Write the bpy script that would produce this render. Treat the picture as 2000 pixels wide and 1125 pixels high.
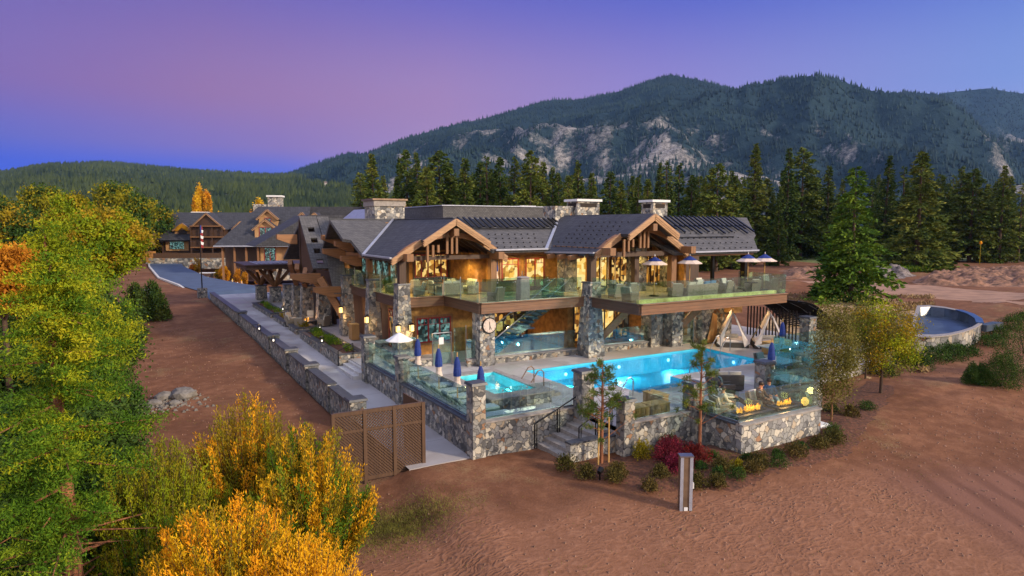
import bpy, bmesh, math, random
import numpy as np
from mathutils import Vector, Matrix
R=math.radians; PI=math.pi
random.seed(7); rng=np.random.default_rng(7)
for o in list(bpy.data.objects): bpy.data.objects.remove(o)
SC=bpy.context.scene; COL=SC.collection
# ------------------------------------------------------------------ camera
CX,CY,CZ=-11.19,-21.97,8.0
cam=bpy.data.cameras.new('camera'); camo=bpy.data.objects.new('camera',cam); COL.objects.link(camo)
cam.sensor_width=36; cam.lens=1290/2000*36; cam.clip_start=.3; cam.clip_end=20000
camo.location=(CX,CY,CZ); camo.rotation_euler=(R(90)-math.atan(122.5/1290),0,-R(30.4))
SC.camera=camo
FX,FY=math.sin(R(30.4)),math.cos(R(30.4))
def CP(px,d):                      # map point at column px and distance d along the view
    l=(px-1000)/1290*d; return (CX+FX*d+FY*l, CY+FY*d-FX*l)
# ------------------------------------------------------------------ view, sky, sun
SC.view_settings.view_transform='Standard'; SC.view_settings.look='None'
SC.view_settings.exposure=0.12; SC.view_settings.gamma=1
SC.render.resolution_x=1024; SC.render.resolution_y=576
SC.cycles.max_bounces=8; SC.cycles.transparent_max_bounces=24; SC.cycles.diffuse_bounces=3; SC.cycles.glossy_bounces=3
SC.cycles.caustics_reflective=False; SC.cycles.caustics_refractive=False
SC.cycles.sample_clamp_indirect=4.0
W=bpy.data.worlds.new('World'); SC.world=W; W.use_nodes=True
def N(nt,t,**k):
    n=nt.nodes.new(t)
    for a,b in k.items(): setattr(n,a,b)
    return n
def ramp(nt,stops,interp='LINEAR'):
    r=N(nt,'ShaderNodeValToRGB'); e=r.color_ramp.elements; r.color_ramp.interpolation=interp
    while len(e)<len(stops): e.new(.5)
    for i,(p,c) in enumerate(stops): e[i].position=p; e[i].color=tuple(c)+(1,) if len(c)==3 else c
    return r
def s2l(r,g,b):
    f=lambda c:(c/255/12.92) if c/255<=.04045 else ((c/255+.055)/1.055)**2.4
    return (f(r),f(g),f(b))
def mixc(nt,fac,a,b,mode='MIX'):
    m=N(nt,'ShaderNodeMix',data_type='RGBA',blend_type=mode)
    for s,v in ((0,fac),(6,a),(7,b)):
        if hasattr(v,'is_output'): nt.links.new(v,m.inputs[s])
        elif s==0: m.inputs[0].default_value=v
        else: m.inputs[s].default_value=tuple(v)+(1,) if len(v)==3 else v
    return m.outputs[2]
def mathn(nt,op,a,b=None,c=None,clamp=False):
    m=N(nt,'ShaderNodeMath',operation=op,use_clamp=clamp)
    for i,v in enumerate((a,b,c)):
        if v is None: continue
        if hasattr(v,'is_output'): nt.links.new(v,m.inputs[i])
        else: m.inputs[i].default_value=v
    return m.outputs[0]
SUN_AZ=R(146)      # direction the light comes from, clockwise from +Y : behind the camera, to its right
SUN_EL=R(23)
def build_sky():
    nt=W.node_tree; nt.nodes.clear(); L=nt.links.new
    tc=N(nt,'ShaderNodeTexCoord'); sep=N(nt,'ShaderNodeSeparateXYZ'); L(tc.outputs['Generated'],sep.inputs[0])
    X,Y,Z=sep.outputs
    # signed azimuth round the valley's axis (0 ahead, + to the east)
    fwd=mathn(nt,'ADD',mathn(nt,'MULTIPLY',X,FX),mathn(nt,'MULTIPLY',Y,FY))
    rgt=mathn(nt,'SUBTRACT',mathn(nt,'MULTIPLY',X,FY),mathn(nt,'MULTIPLY',Y,FX))
    az=mathn(nt,'ARCTAN2',rgt,fwd)
    t=mathn(nt,'ADD',mathn(nt,'MULTIPLY',az,1/(2*R(60))),.5,clamp=True)
    el=mathn(nt,'ARCSINE',Z)
    # low, middle and high bands, each changing from west to east
    low =ramp(nt,[(.15,s2l(28,78,215)),(.34,s2l(70,98,215)),(.47,s2l(165,134,200)),(.62,s2l(192,164,208)),(.80,s2l(176,184,220)),(.95,s2l(160,190,228))])
    low2=ramp(nt,[(.15,s2l(70,88,196)),(.34,s2l(132,108,182)),(.48,s2l(172,138,182)),(.62,s2l(182,150,200)),(.80,s2l(160,168,220)),(.95,s2l(150,180,226))])
    mid =ramp(nt,[(.15,s2l(116,84,166)),(.30,s2l(148,104,158)),(.45,s2l(162,122,174)),(.60,s2l(144,126,198)),(.80,s2l(118,146,216)),(.95,s2l(142,176,224))])
    high=ramp(nt,[(.15,s2l(86,80,172)),(.30,s2l(100,84,172)),(.45,s2l(88,84,186)),(.60,s2l(66,84,194)),(.80,s2l(58,98,204)),(.95,s2l(98,140,214))])
    for r_ in (low,low2,mid,high): L(t,r_.inputs[0])
    d=180/PI
    def st(a,b): 
        m=N(nt,'ShaderNodeMapRange',interpolation_type='SMOOTHSTEP'); L(el,m.inputs[0]); m.inputs[1].default_value=R(a); m.inputs[2].default_value=R(b); return m.outputs[0]
    c=mixc(nt,st(4,6.5),low.outputs[0],low2.outputs[0]); c=mixc(nt,st(5.5,10.5),c,mid.outputs[0]); c=mixc(nt,st(10,20),c,high.outputs[0])
    nz=N(nt,'ShaderNodeTexNoise'); nz.inputs['Scale'].default_value=2.2; nz.inputs['Detail'].default_value=2
    L(tc.outputs['Generated'],nz.inputs[0])
    c=mixc(nt,mathn(nt,'MULTIPLY_ADD',nz.outputs[0],.16,.04),c,s2l(158,146,184))
    # western sky behind the viewer and zenith, both raised out of view as fill light
    back=N(nt,'ShaderNodeMapRange',interpolation_type='SMOOTHSTEP'); L(fwd,back.inputs[0]); back.inputs[1].default_value=.35; back.inputs[2].default_value=-.5
    bc=ramp(nt,[(0,(1.0,.80,.64)),(.35,(.84,.80,.86)),(1,(.56,.62,.82))]); L(Z,bc.inputs[0])
    c=mixc(nt,back.outputs[0],c,mixc(nt,1,bc.outputs[0],(1.35,1.35,1.35),'MULTIPLY'))
    up=N(nt,'ShaderNodeMapRange',interpolation_type='SMOOTHSTEP'); L(Z,up.inputs[0]); up.inputs[1].default_value=.42; up.inputs[2].default_value=.9
    c=mixc(nt,up.outputs[0],c,(.66,.72,1.0))
    bg=N(nt,'ShaderNodeBackground'); L(c,bg.inputs[0]); bg.inputs[1].default_value=1.0
    o=N(nt,'ShaderNodeOutputWorld'); L(bg.outputs[0],o.inputs[0])
build_sky()
sl=bpy.data.lights.new('sun','SUN'); sl.energy=4.0; sl.angle=R(6); sl.color=(1,.82,.60)
so=bpy.data.objects.new('sun',sl); COL.objects.link(so)
sd=Vector((math.sin(SUN_AZ)*math.cos(SUN_EL),math.cos(SUN_AZ)*math.cos(SUN_EL),math.sin(SUN_EL)))
so.rotation_euler=(-sd).to_track_quat('-Z','Y').to_euler()
# ------------------------------------------------------------------ materials
MT={}
def newmat(name):
    m=bpy.data.materials.new(name); m.use_nodes=True; nt=m.node_tree; nt.nodes.clear()
    o=N(nt,'ShaderNodeOutputMaterial'); b=N(nt,'ShaderNodeBsdfPrincipled'); nt.links.new(b.outputs[0],o.inputs[0])
    MT[name]=m; return m,nt,b,o
def coords(nt,scale=(1,1,1),kind='Object',rot=(0,0,0)):
    tc=N(nt,'ShaderNodeTexCoord'); mp=N(nt,'ShaderNodeMapping'); mp.inputs['Scale'].default_value=scale; mp.inputs['Rotation'].default_value=rot
    nt.links.new(tc.outputs[kind],mp.inputs[0]); return mp.outputs[0]
def noise(nt,vec,scale,detail=3,rough=.55):
    n=N(nt,'ShaderNodeTexNoise'); n.inputs['Scale'].default_value=scale; n.inputs['Detail'].default_value=detail; n.inputs['Roughness'].default_value=rough
    nt.links.new(vec,n.inputs['Vector']); return n.outputs[0]
def bump(nt,b,h,strength=.3,dist=.02):
    n=N(nt,'ShaderNodeBump'); n.inputs['Strength'].default_value=strength; n.inputs['Distance'].default_value=dist
    nt.links.new(h,n.inputs['Height']); nt.links.new(n.outputs[0],b.inputs['Normal'])
def M(name,col,rough=.7,var=.18,scale=6,bmp=0,metal=0,emit=0,stretch=(1,1,1),objvar=0,spec=.5,bdist=.02):
    m,nt,b,o=newmat(name); v=coords(nt,stretch); n=noise(nt,v,scale,4)
    lo=tuple(max(0,c*(1-var*1.6)) for c in col); hi=tuple(min(1,c*(1+var*1.6)) for c in col)
    r_=ramp(nt,[(.28,lo),(.72,hi)]); nt.links.new(n,r_.inputs[0]); c=r_.outputs[0]
    if objvar:
        oi=N(nt,'ShaderNodeObjectInfo'); f=mathn(nt,'MULTIPLY_ADD',oi.outputs['Random'],objvar*2,1-objvar)
        h=N(nt,'ShaderNodeHueSaturation'); nt.links.new(c,h.inputs['Color']); nt.links.new(f,h.inputs['Value'])
        h2=mathn(nt,'MULTIPLY_ADD',oi.outputs['Random'],objvar*.12,.5-objvar*.06); nt.links.new(h2,h.inputs['Hue']); c=h.outputs[0]
    nt.links.new(c,b.inputs['Base Color']); b.inputs['Roughness'].default_value=rough; b.inputs['Metallic'].default_value=metal
    b.inputs['Specular IOR Level'].default_value=spec
    if bmp: bump(nt,b,n,bmp,bdist)
    if emit: nt.links.new(c,b.inputs['Emission Color']); b.inputs['Emission Strength'].default_value=emit
    return m
def stone(name,scale=2.6,light=1.0,flat=(1,1,1)):
    m,nt,b,o=newmat(name); v=coords(nt,flat); L=nt.links.new
    dn=N(nt,'ShaderNodeTexNoise'); dn.inputs['Scale'].default_value=3.4; L(v,dn.inputs[0])
    add=N(nt,'ShaderNodeVectorMath',operation='MULTIPLY_ADD'); L(dn.outputs['Color'],add.inputs[0]); add.inputs[1].default_value=(.34,)*3; L(v,add.inputs[2])
    vo=N(nt,'ShaderNodeTexVoronoi'); vo.inputs['Scale'].default_value=scale; vo.inputs['Randomness'].default_value=.92; L(add.outputs[0],vo.inputs['Vector'])
    ve=N(nt,'ShaderNodeTexVoronoi',feature='DISTANCE_TO_EDGE'); ve.inputs['Scale'].default_value=scale; ve.inputs['Randomness'].default_value=.92; L(add.outputs[0],ve.inputs['Vector'])
    sp=N(nt,'ShaderNodeSeparateColor'); L(vo.outputs['Color'],sp.inputs[0])
    g=light
    cr=ramp(nt,[(0,(.10*g,.10*g,.105*g)),(.14,(.30*g,.29*g,.27*g)),(.30,(.17*g,.17*g,.175*g)),(.42,(.50*g,.46*g,.39*g)),(.56,(.26*g,.26*g,.26*g)),(.68,(.40*g,.33*g,.25*g)),(.79,(.56*g,.53*g,.47*g)),(.87,(.24*g,.235*g,.24*g)),(.93,(.30*g,.17*g,.10*g)),(.96,(.22*g,.22*g,.23*g))],'CONSTANT'); L(sp.outputs[0],cr.inputs[0])
    st_=noise(nt,v,.7,3); n=noise(nt,v,14,4); cr2=mixc(nt,1,cr.outputs[0],mixc(nt,st_,(.72,.72,.74),(1.2,1.18,1.12)),'MULTIPLY'); c=mixc(nt,.55,cr2,mixc(nt,n,(.25,.25,.25),(1,1,1)),'MULTIPLY')
    c=mixc(nt,1,c,(1.5,1.5,1.5),'MULTIPLY')
    ed=N(nt,'ShaderNodeMapRange'); L(ve.outputs['Distance'],ed.inputs[0]); ed.inputs[1].default_value=.012; ed.inputs[2].default_value=.05
    c=mixc(nt,ed.outputs[0],(.20*g,.195*g,.185*g),c); L(c,b.inputs['Base Color']); b.inputs['Roughness'].default_value=.85
    h=mathn(nt,'ADD',mathn(nt,'MULTIPLY',ed.outputs[0],mathn(nt,'MULTIPLY_ADD',sp.outputs[1],1.2,.5)),mathn(nt,'MULTIPLY',n,.6)); bump(nt,b,h,1.0,.045)
    return m
stone('stone',4.8,.80); stone('stone_pale',4.2,1.0); stone('stone_small',5.4,.72); stone('stone_far',1.6,.8)
def shingle(name,c1,c2,s=1.0):
    m,nt,b,o=newmat(name); L=nt.links.new; tc=N(nt,'ShaderNodeTexCoord'); sp=N(nt,'ShaderNodeSeparateXYZ'); L(tc.outputs['Object'],sp.inputs[0])
    cb=N(nt,'ShaderNodeCombineXYZ'); L(mathn(nt,'ADD',sp.outputs[0],sp.outputs[1]),cb.inputs[0]); L(mathn(nt,'MULTIPLY',sp.outputs[2],1.9),cb.inputs[1])
    br=N(nt,'ShaderNodeTexBrick'); br.inputs['Scale'].default_value=4.2*s; br.inputs['Mortar Size'].default_value=.035; br.inputs['Brick Width'].default_value=.9; br.inputs['Row Height'].default_value=.9
    br.inputs['Color1'].default_value=tuple(c1)+(1,); br.inputs['Color2'].default_value=tuple(c2)+(1,); br.inputs['Mortar'].default_value=(.012,.012,.015,1); br.inputs['Bias'].default_value=0
    L(cb.outputs[0],br.inputs['Vector']); n=noise(nt,tc.outputs['Object'],1.3,5); n2=noise(nt,tc.outputs['Object'],25,2)
    c=mixc(nt,.7,br.outputs['Color'],mixc(nt,mathn(nt,'ADD',mathn(nt,'MULTIPLY',n,.6),mathn(nt,'MULTIPLY',n2,.4)),(.35,.35,.35),(1.25,1.25,1.25)),'MULTIPLY')
    L(c,b.inputs['Base Color']); b.inputs['Roughness'].default_value=.8; bump(nt,b,br.outputs['Fac'],-.5,.02); return m
shingle('shingle',(.085,.085,.10),(.05,.05,.065)); shingle('shingle_grey',(.13,.125,.13),(.085,.083,.09)); shingle('shingle_far',(.055,.057,.072),(.035,.036,.048),.5)
def wood(name,col,axis=2,scale=9,rough=.55,groove=0):
    m,nt,b,o=newmat(name); st=[14,14,14]; st[axis]=1.0; v=coords(nt,tuple(st)); n=noise(nt,v,.9,5,.6)
    r_=ramp(nt,[(.25,tuple(c*.62 for c in col)),(.75,tuple(min(1,c*1.25) for c in col))]); nt.links.new(n,r_.inputs[0]); c=r_.outputs[0]
    if groove:
        tc=N(nt,'ShaderNodeTexCoord'); sp=N(nt,'ShaderNodeSeparateXYZ'); nt.links.new(tc.outputs['Object'],sp.inputs[0])
        w=mathn(nt,'FRACT',mathn(nt,'MULTIPLY',sp.outputs[2],1/groove)); e=mathn(nt,'GREATER_THAN',w,.93)
        c=mixc(nt,e,c,tuple(x*.25 for x in col))
    nt.links.new(c,b.inputs['Base Color']); b.inputs['Roughness'].default_value=rough; bump(nt,b,n,.15,.01); return m
wood('timber',(.24,.115,.048)); wood('timber_dark',(.065,.032,.018)); wood('timber_x',(.27,.125,.05),0); wood('fascia',(.20,.095,.048),0,groove=.2); wood('fascia_shade',(.085,.045,.03),1,groove=.2)  # side fascia: same boards, with shade painted in as a darker colour
wood('rake',(.42,.24,.12),0); wood('oak_box',(.42,.23,.08),2); wood('lattice_brown',(.095,.05,.027),2)
M('ochre',(.36,.17,.045),.8,.3,3,.15); M('ochre_far',(.42,.24,.11),.8,.15,1); M('red_frame',(.25,.012,.015),.4,.1)
M('cap',(.055,.06,.075),.45,.25,5,.1); M('cap_pale',(.28,.25,.23),.6,.15,5); M('steel',(.38,.38,.40),.35,.05,5,0,1); M('black_metal',(.012,.012,.014),.35,.1,5,0,.6)
M('flash',(.36,.38,.46),.4,.1,4,0,.3); M('wicker',(.26,.22,.165),.85,.2,30,.3); M('wicker_dark',(.075,.065,.055),.85,.2,30,.3); M('cushion',(.62,.58,.48),.9,.08,10); M('cushion_blue',(.12,.25,.42),.9,.1); M('navy',(.008,.03,.19),.75,.15,12); M('canvas',(.62,.50,.42),.9,.08,8)
M('canvas_white',(.72,.72,.72),.9,.05,8); M('sling',(.10,.17,.17),.7,.15,20); M('white_fabric',(.75,.66,.6),.9,.06,4); M('skin',(.42,.22,.14),.6,.08); M('hair',(.015,.01,.008),.6,.2,30); M('robe',(.62,.58,.46),.9,.1,8); M('black_cloth',(.012,.012,.016),.9,.2,10); M('blue_cloth',(.02,.06,.13),.9,.2,10); M('jeans',(.18,.3,.38),.9,.15,10)
M('bark',(.07,.042,.028),.95,.35,9,.8,stretch=(1,1,.25)); M('bark_red',(.24,.095,.045),.95,.4,9,1.0,stretch=(1,1,.2),bdist=.05); M('stake',(.5,.3,.1),.8,.15); M('bronze',(.22,.15,.10),.45,.15,3,0,.5)
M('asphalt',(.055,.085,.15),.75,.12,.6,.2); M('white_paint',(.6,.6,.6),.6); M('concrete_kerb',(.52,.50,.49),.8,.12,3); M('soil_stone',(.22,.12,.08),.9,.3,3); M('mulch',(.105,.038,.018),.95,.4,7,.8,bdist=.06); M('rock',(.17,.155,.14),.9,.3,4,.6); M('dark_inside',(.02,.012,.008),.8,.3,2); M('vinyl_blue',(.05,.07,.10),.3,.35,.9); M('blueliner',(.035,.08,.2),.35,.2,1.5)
M('flame',(1,.30,.03),.5,.4,9,emit=1.7); M('lantern_glass',(1,.62,.22),.4,.05,5,emit=2.2); M('lamp_white',(1,.90,.74),.4,0,5,emit=1.6); M('pool_lamp',(.75,.97,1),.4,0,5,emit=2.5); M('spa_tile',(.12,.62,.66),.5,.15,2); M('amber_glass',(1,.55,.12),.5,.1,4,emit=1.3); M('strip_light',(.95,.66,.22),.5,.35,1.5,emit=.14)
M('lounge_pad',(.46,.54,.54),.8,.08); M('deck_board',(.40,.30,.17),.7,.12,2,.1); M('dining_top',(.3,.36,.36),.4,.1)
def paving():
    m,nt,b,o=newmat('paving'); L=nt.links.new; v=coords(nt); 
    br=N(nt,'ShaderNodeTexBrick',offset=0.0); br.inputs['Scale'].default_value=1; br.inputs['Brick Width'].default_value=2.6; br.inputs['Row Height'].default_value=2.6; br.inputs['Mortar Size'].default_value=.012
    br.inputs['Color1'].default_value=(.47,.45,.45,1); br.inputs['Color2'].default_value=(.43,.41,.41,1); br.inputs['Mortar'].default_value=(.2,.19,.18,1); L(v,br.inputs['Vector'])
    n=noise(nt,v,.35,5); n2=noise(nt,v,9,3); wet=ramp(nt,[(.46,(1,1,1)),(.56,(.72,.68,.66))]); L(noise(nt,v,.55,3),wet.inputs[0])
    c=mixc(nt,1,br.outputs['Color'],mixc(nt,n,(.75,.74,.74),(1.2,1.2,1.2)),'MULTIPLY'); c=mixc(nt,.2,c,mixc(nt,n2,(.6,.6,.6),(1.3,1.3,1.3)),'MULTIPLY'); c=mixc(nt,.6,c,wet.outputs[0],'MULTIPLY')
    L(c,b.inputs['Base Color']); rr=ramp(nt,[(.46,(.75,)*3),(.56,(.4,)*3)]); L(noise(nt,v,.55,3),rr.inputs[0]); L(rr.outputs[0],b.inputs['Roughness'])
paving()
def pool_mats():
    m,nt,b,o=newmat('pool_tile'); v=coords(nt); n=noise(nt,v,1.2,3); r_=ramp(nt,[(.3,(.03,.46,.60)),(.7,(.07,.58,.70))]); nt.links.new(n,r_.inputs[0]); nt.links.new(r_.outputs[0],b.inputs['Base Color']); b.inputs['Roughness'].default_value=.5
    for nm,tint in (('water',(.40,.80,1.0,1)),('water_spa',(.60,.96,.98,1))):
        m,nt,b,o=newmat(nm); L=nt.links.new; nt.nodes.remove(b); v=coords(nt,(1,1,1)); n=noise(nt,v,2.2,3); bp=N(nt,'ShaderNodeBump'); bp.inputs['Strength'].default_value=.16; bp.inputs['Distance'].default_value=.05; L(n,bp.inputs['Height'])
        tr=N(nt,'ShaderNodeBsdfTransparent'); tr.inputs[0].default_value=tint; gl=N(nt,'ShaderNodeBsdfGlossy'); gl.inputs['Roughness'].default_value=.04; L(bp.outputs[0],gl.inputs['Normal'])
        fr=N(nt,'ShaderNodeLayerWeight'); L(bp.outputs[0],fr.inputs[1]); f=mathn(nt,'MULTIPLY_ADD',mathn(nt,'POWER',fr.outputs['Facing'],4.5),.85,.03); mx=N(nt,'ShaderNodeMixShader'); L(f,mx.inputs[0]); L(tr.outputs[0],mx.inputs[1]); L(gl.outputs[0],mx.inputs[2]); L(mx.outputs[0],o.inputs[0])
    for nm,tint,ior in (('glass',(.84,.935,.93,1),.18),('glass_teal',(.74,.90,.90,1),.08)):
        m,nt,b,o=newmat(nm); L=nt.links.new; nt.nodes.remove(b); tr=N(nt,'ShaderNodeBsdfTransparent'); tr.inputs[0].default_value=tint; gl=N(nt,'ShaderNodeBsdfGlossy'); gl.inputs['Roughness'].default_value=.02; gl.inputs[0].default_value=(.72,.98,.96,1)
        fr=N(nt,'ShaderNodeLayerWeight'); f=mathn(nt,'MULTIPLY_ADD',mathn(nt,'POWER',fr.outputs['Facing'],3.5),.9,ior); mx=N(nt,'ShaderNodeMixShader'); L(f,mx.inputs[0]); L(tr.outputs[0],mx.inputs[1]); L(gl.outputs[0],mx.inputs[2]); L(mx.outputs[0],o.inputs[0])
pool_mats()
def pane_mat(name,stops,strength,scale=(1.3,1.3,1.1),gloss=.12):
    m,nt,b,o=newmat(name); L=nt.links.new; v=coords(nt,scale); vo=N(nt,'ShaderNodeTexVoronoi',distance='CHEBYCHEV'); vo.inputs['Scale'].default_value=2.6; L(v,vo.inputs['Vector']); sp=N(nt,'ShaderNodeSeparateColor'); L(vo.outputs['Color'],sp.inputs[0])
    n=noise(nt,v,2.5,3); f=mathn(nt,'ADD',mathn(nt,'MULTIPLY',sp.outputs[0],.92),mathn(nt,'MULTIPLY',n,.10)); r_=ramp(nt,stops); L(f,r_.inputs[0])
    b.inputs['Base Color'].default_value=(.02,.02,.02,1); b.inputs['Roughness'].default_value=gloss; L(r_.outputs[0],b.inputs['Emission Color']); b.inputs['Emission Strength'].default_value=strength
pane_mat('pane_warm',[(.2,(.03,.01,.003)),(.42,(.22,.075,.01)),(.6,(.75,.34,.05)),(.85,(1,.66,.2))],.85)
pane_mat('pane_bright',[(.12,(.25,.10,.01)),(.4,(.9,.48,.07)),(.8,(1,.78,.32))],1.0)
pane_mat('pane_dim',[(.35,(.012,.01,.008)),(.5,(.09,.045,.015)),(.62,(.03,.05,.05)),(.8,(.42,.22,.05))],.9)
pane_mat('pane_teal',[(.3,(.008,.014,.014)),(.5,(.03,.10,.10)),(.62,(.20,.42,.40)),(.8,(.10,.16,.14))],.8,(2,2,2))  # teal reflections of unlit glass painted in as emission
# ------------------------------------------------------------------ object helpers
ORG={}
def setp(o,label=None,cat=None,group=None,kind=None):
    if label: o['label']=label
    if cat: o['category']=cat
    if group: o['group']=group
    if kind: o['kind']=kind
    return o
def thing(name,label,cat,loc=(0,0,0),rz=0,group=None):
    o=bpy.data.objects.new(name,None); COL.objects.link(o); o.location=loc; o.rotation_euler=(0,0,rz); o.empty_display_size=.2
    setp(o,label,cat,group); return o
def wthing(name,label,cat,loc,group=None):      # children are written in map coordinates
    o=thing(name,label,cat,loc,0,group); ORG[o.name]=Vector(loc); return o
class MB:
    def __init__(s): s.v=[];s.f=[];s.m=[];s.cm=0
    def mi(s,i): s.cm=i; return s
    def add(s,vs,fs):
        k=len(s.v); s.v+= [tuple(p) for p in vs]; s.f+=[tuple(k+i for i in f) for f in fs]; s.m+=[s.cm]*len(fs); return s
    def box(s,x0,y0,z0,x1,y1,z1):
        if x1<x0:x0,x1=x1,x0
        if y1<y0:y0,y1=y1,y0
        if z1<z0:z0,z1=z1,z0
        return s.add([(x0,y0,z0),(x1,y0,z0),(x1,y1,z0),(x0,y1,z0),(x0,y0,z1),(x1,y0,z1),(x1,y1,z1),(x0,y1,z1)],[(3,2,1,0),(4,5,6,7),(0,1,5,4),(1,2,6,5),(2,3,7,6),(3,0,4,7)])
    def taper(s,x,y,z0,z1,a0,b0,a1,b1,dx=0,dy=0):
        return s.add([(x-a0,y-b0,z0),(x+a0,y-b0,z0),(x+a0,y+b0,z0),(x-a0,y+b0,z0),(x+dx-a1,y+dy-b1,z1),(x+dx+a1,y+dy-b1,z1),(x+dx+a1,y+dy+b1,z1),(x+dx-a1,y+dy+b1,z1)],[(3,2,1,0),(4,5,6,7),(0,1,5,4),(1,2,6,5),(2,3,7,6),(3,0,4,7)])
    def beam(s,p0,p1,w,h,up=(0,0,1)):
        p0,p1=Vector(p0),Vector(p1); d=(p1-p0).normalized(); u=Vector(up)
        if abs(d.dot(u))>.98: u=Vector((0,1,0))
        r=d.cross(u).normalized()*w/2; t=r.cross(d).normalized()*h/2
        return s.add([p0-r-t,p0+r-t,p0+r+t,p0-r+t,p1-r-t,p1+r-t,p1+r+t,p1-r+t],[(0,1,2,3),(7,6,5,4),(4,5,1,0),(5,6,2,1),(6,7,3,2),(7,4,0,3)])
    def cyl(s,p0,p1,r0,r1=None,n=8,cap=True):
        r1=r0 if r1 is None else r1; p0,p1=Vector(p0),Vector(p1); d=(p1-p0).normalized(); u=Vector((0,0,1)) if abs(d.z)<.95 else Vector((1,0,0))
        a=d.cross(u).normalized(); b=d.cross(a); vs=[]
        for p,r in ((p0,r0),(p1,r1)):
            for i in range(n): t=2*PI*i/n; vs.append(p+(a*math.cos(t)+b*math.sin(t))*r)
        fs=[(i,(i+1)%n,n+(i+1)%n,n+i) for i in range(n)]
        if cap: fs+=[tuple(range(n-1,-1,-1)),tuple(range(n,2*n))]
        return s.add(vs,fs)
    def tube(s,pts,r,n=6):
        for a,b in zip(pts,pts[1:]): s.cyl(a,b,r if not isinstance(r,(list,tuple)) else r[0],None,n)
        return s
    def lathe(s,x,y,prof,n=12,flip=0):
        vs=[];fs=[]
        for r,z in prof:
            for i in range(n): t=2*PI*(i+.5)/n; vs.append((x+r*math.cos(t),y+r*math.sin(t),z))
        for j in range(len(prof)-1):
            for i in range(n): fs.append((j*n+i,j*n+(i+1)%n,(j+1)*n+(i+1)%n,(j+1)*n+i))
        fs+=[tuple(range(n-1,-1,-1)),tuple(range((len(prof)-1)*n,len(prof)*n))]; return s.add(vs,fs)
    def prism(s,pts,ext):           # polygon pts extruded by vector ext
        n=len(pts); e=Vector(ext); vs=[Vector(p) for p in pts]; vs+= [p+e for p in vs]
        return s.add(vs,[tuple(range(n)),tuple(range(2*n-1,n-1,-1))]+[(i,n+i,n+(i+1)%n,(i+1)%n) for i in range(n)])
    def build(s,name,mats,parent=None,smooth=False,bev=0):
        off=Vector((0,0,0))
        if parent is not None and parent.name in ORG: off=ORG[parent.name]
        me=bpy.data.meshes.new(name); me.from_pydata([(a-off.x,b-off.y,c-off.z) for a,b,c in s.v],[],s.f)
        if isinstance(mats,str): mats=[mats]
        for m in mats: me.materials.append(MT[m])
        if len(mats)>1: me.polygons.foreach_set('material_index',s.m)
        bm=bmesh.new(); bm.from_mesh(me); bmesh.ops.recalc_face_normals(bm,faces=bm.faces); bm.to_mesh(me); bm.free()
        if smooth: me.polygons.foreach_set('use_smooth',[True]*len(me.polygons))
        o=bpy.data.objects.new(name,me); COL.objects.link(o)
        if parent is not None:
            o.parent=parent
            if parent.name in ORG: ORG[o.name]=ORG[parent.name]
        if bev: 
            md=o.modifiers.new('bevel','BEVEL'); md.width=bev; md.segments=1; md.limit_method='ANGLE'
        return o
def copyt(o,loc,rz=None,label=None,sc=None,parent=None):
    c=o.copy(); COL.objects.link(c)
    if parent is None:
        c.location=loc
        if rz is not None: c.rotation_euler=(0,0,rz)
        if label: c['label']=label
        if sc: c.scale=(sc,)*3 if not isinstance(sc,(tuple,list)) else sc
    else: c.parent=parent
    for ch in list(o.children): copyt(ch,None,parent=c)
    return c
def light(name,loc,energy,color,size=.15,parent=None,kind='POINT',rot=None,spot=None):
    l=bpy.data.lights.new(name,kind); l.energy=energy; l.color=color
    if kind=='AREA': l.size=size
    else: l.shadow_soft_size=size
    if spot: l.spot_size=spot; l.spot_blend=.6
    o=bpy.data.objects.new(name,l); COL.objects.link(o); off=Vector((0,0,0))
    if parent is not None:
        o.parent=parent
        if parent.name in ORG: off=ORG[parent.name]
    o.location=Vector(loc)-off
    if rot: o.rotation_euler=rot
    return o
def struct(mb,name,mat,kind='structure',label=None,cat=None,smooth=False):
    o=mb.build(name,mat,smooth=smooth); o['kind']=kind
    setp(o,label,cat); return o
WARM=(1,.62,.26)
def fbm(x,y,sc,oct=4,seed=0):
    x=np.asarray(x,float)/sc; y=np.asarray(y,float)/sc; tot=0; amp=1; s=0
    for k in range(oct):
        xi=np.floor(x).astype(np.int64); yi=np.floor(y).astype(np.int64); fx=x-xi; fy=y-yi; fx=fx*fx*(3-2*fx); fy=fy*fy*(3-2*fy)
        def h(a,b):
            n=(a*374761393+b*668265263+(seed+k)*974634777)&0x7fffffff; n=((n^(n>>13))*1274126177)&0x7fffffff; return ((n^(n>>16))&0xffff)/65535.
        v=(h(xi,yi)*(1-fx)+h(xi+1,yi)*fx)*(1-fy)+(h(xi,yi+1)*(1-fx)+h(xi+1,yi+1)*fx)*fy
        tot=tot+amp*(v-.5); s+=amp; amp*=.5; x=x*2.03+11.3; y=y*2.03+5.7
    return tot/s*2
def sst(a,b,x): t=np.clip((np.asarray(x,float)-a)/(b-a),0,1); return t*t*(3-2*t)
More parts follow.
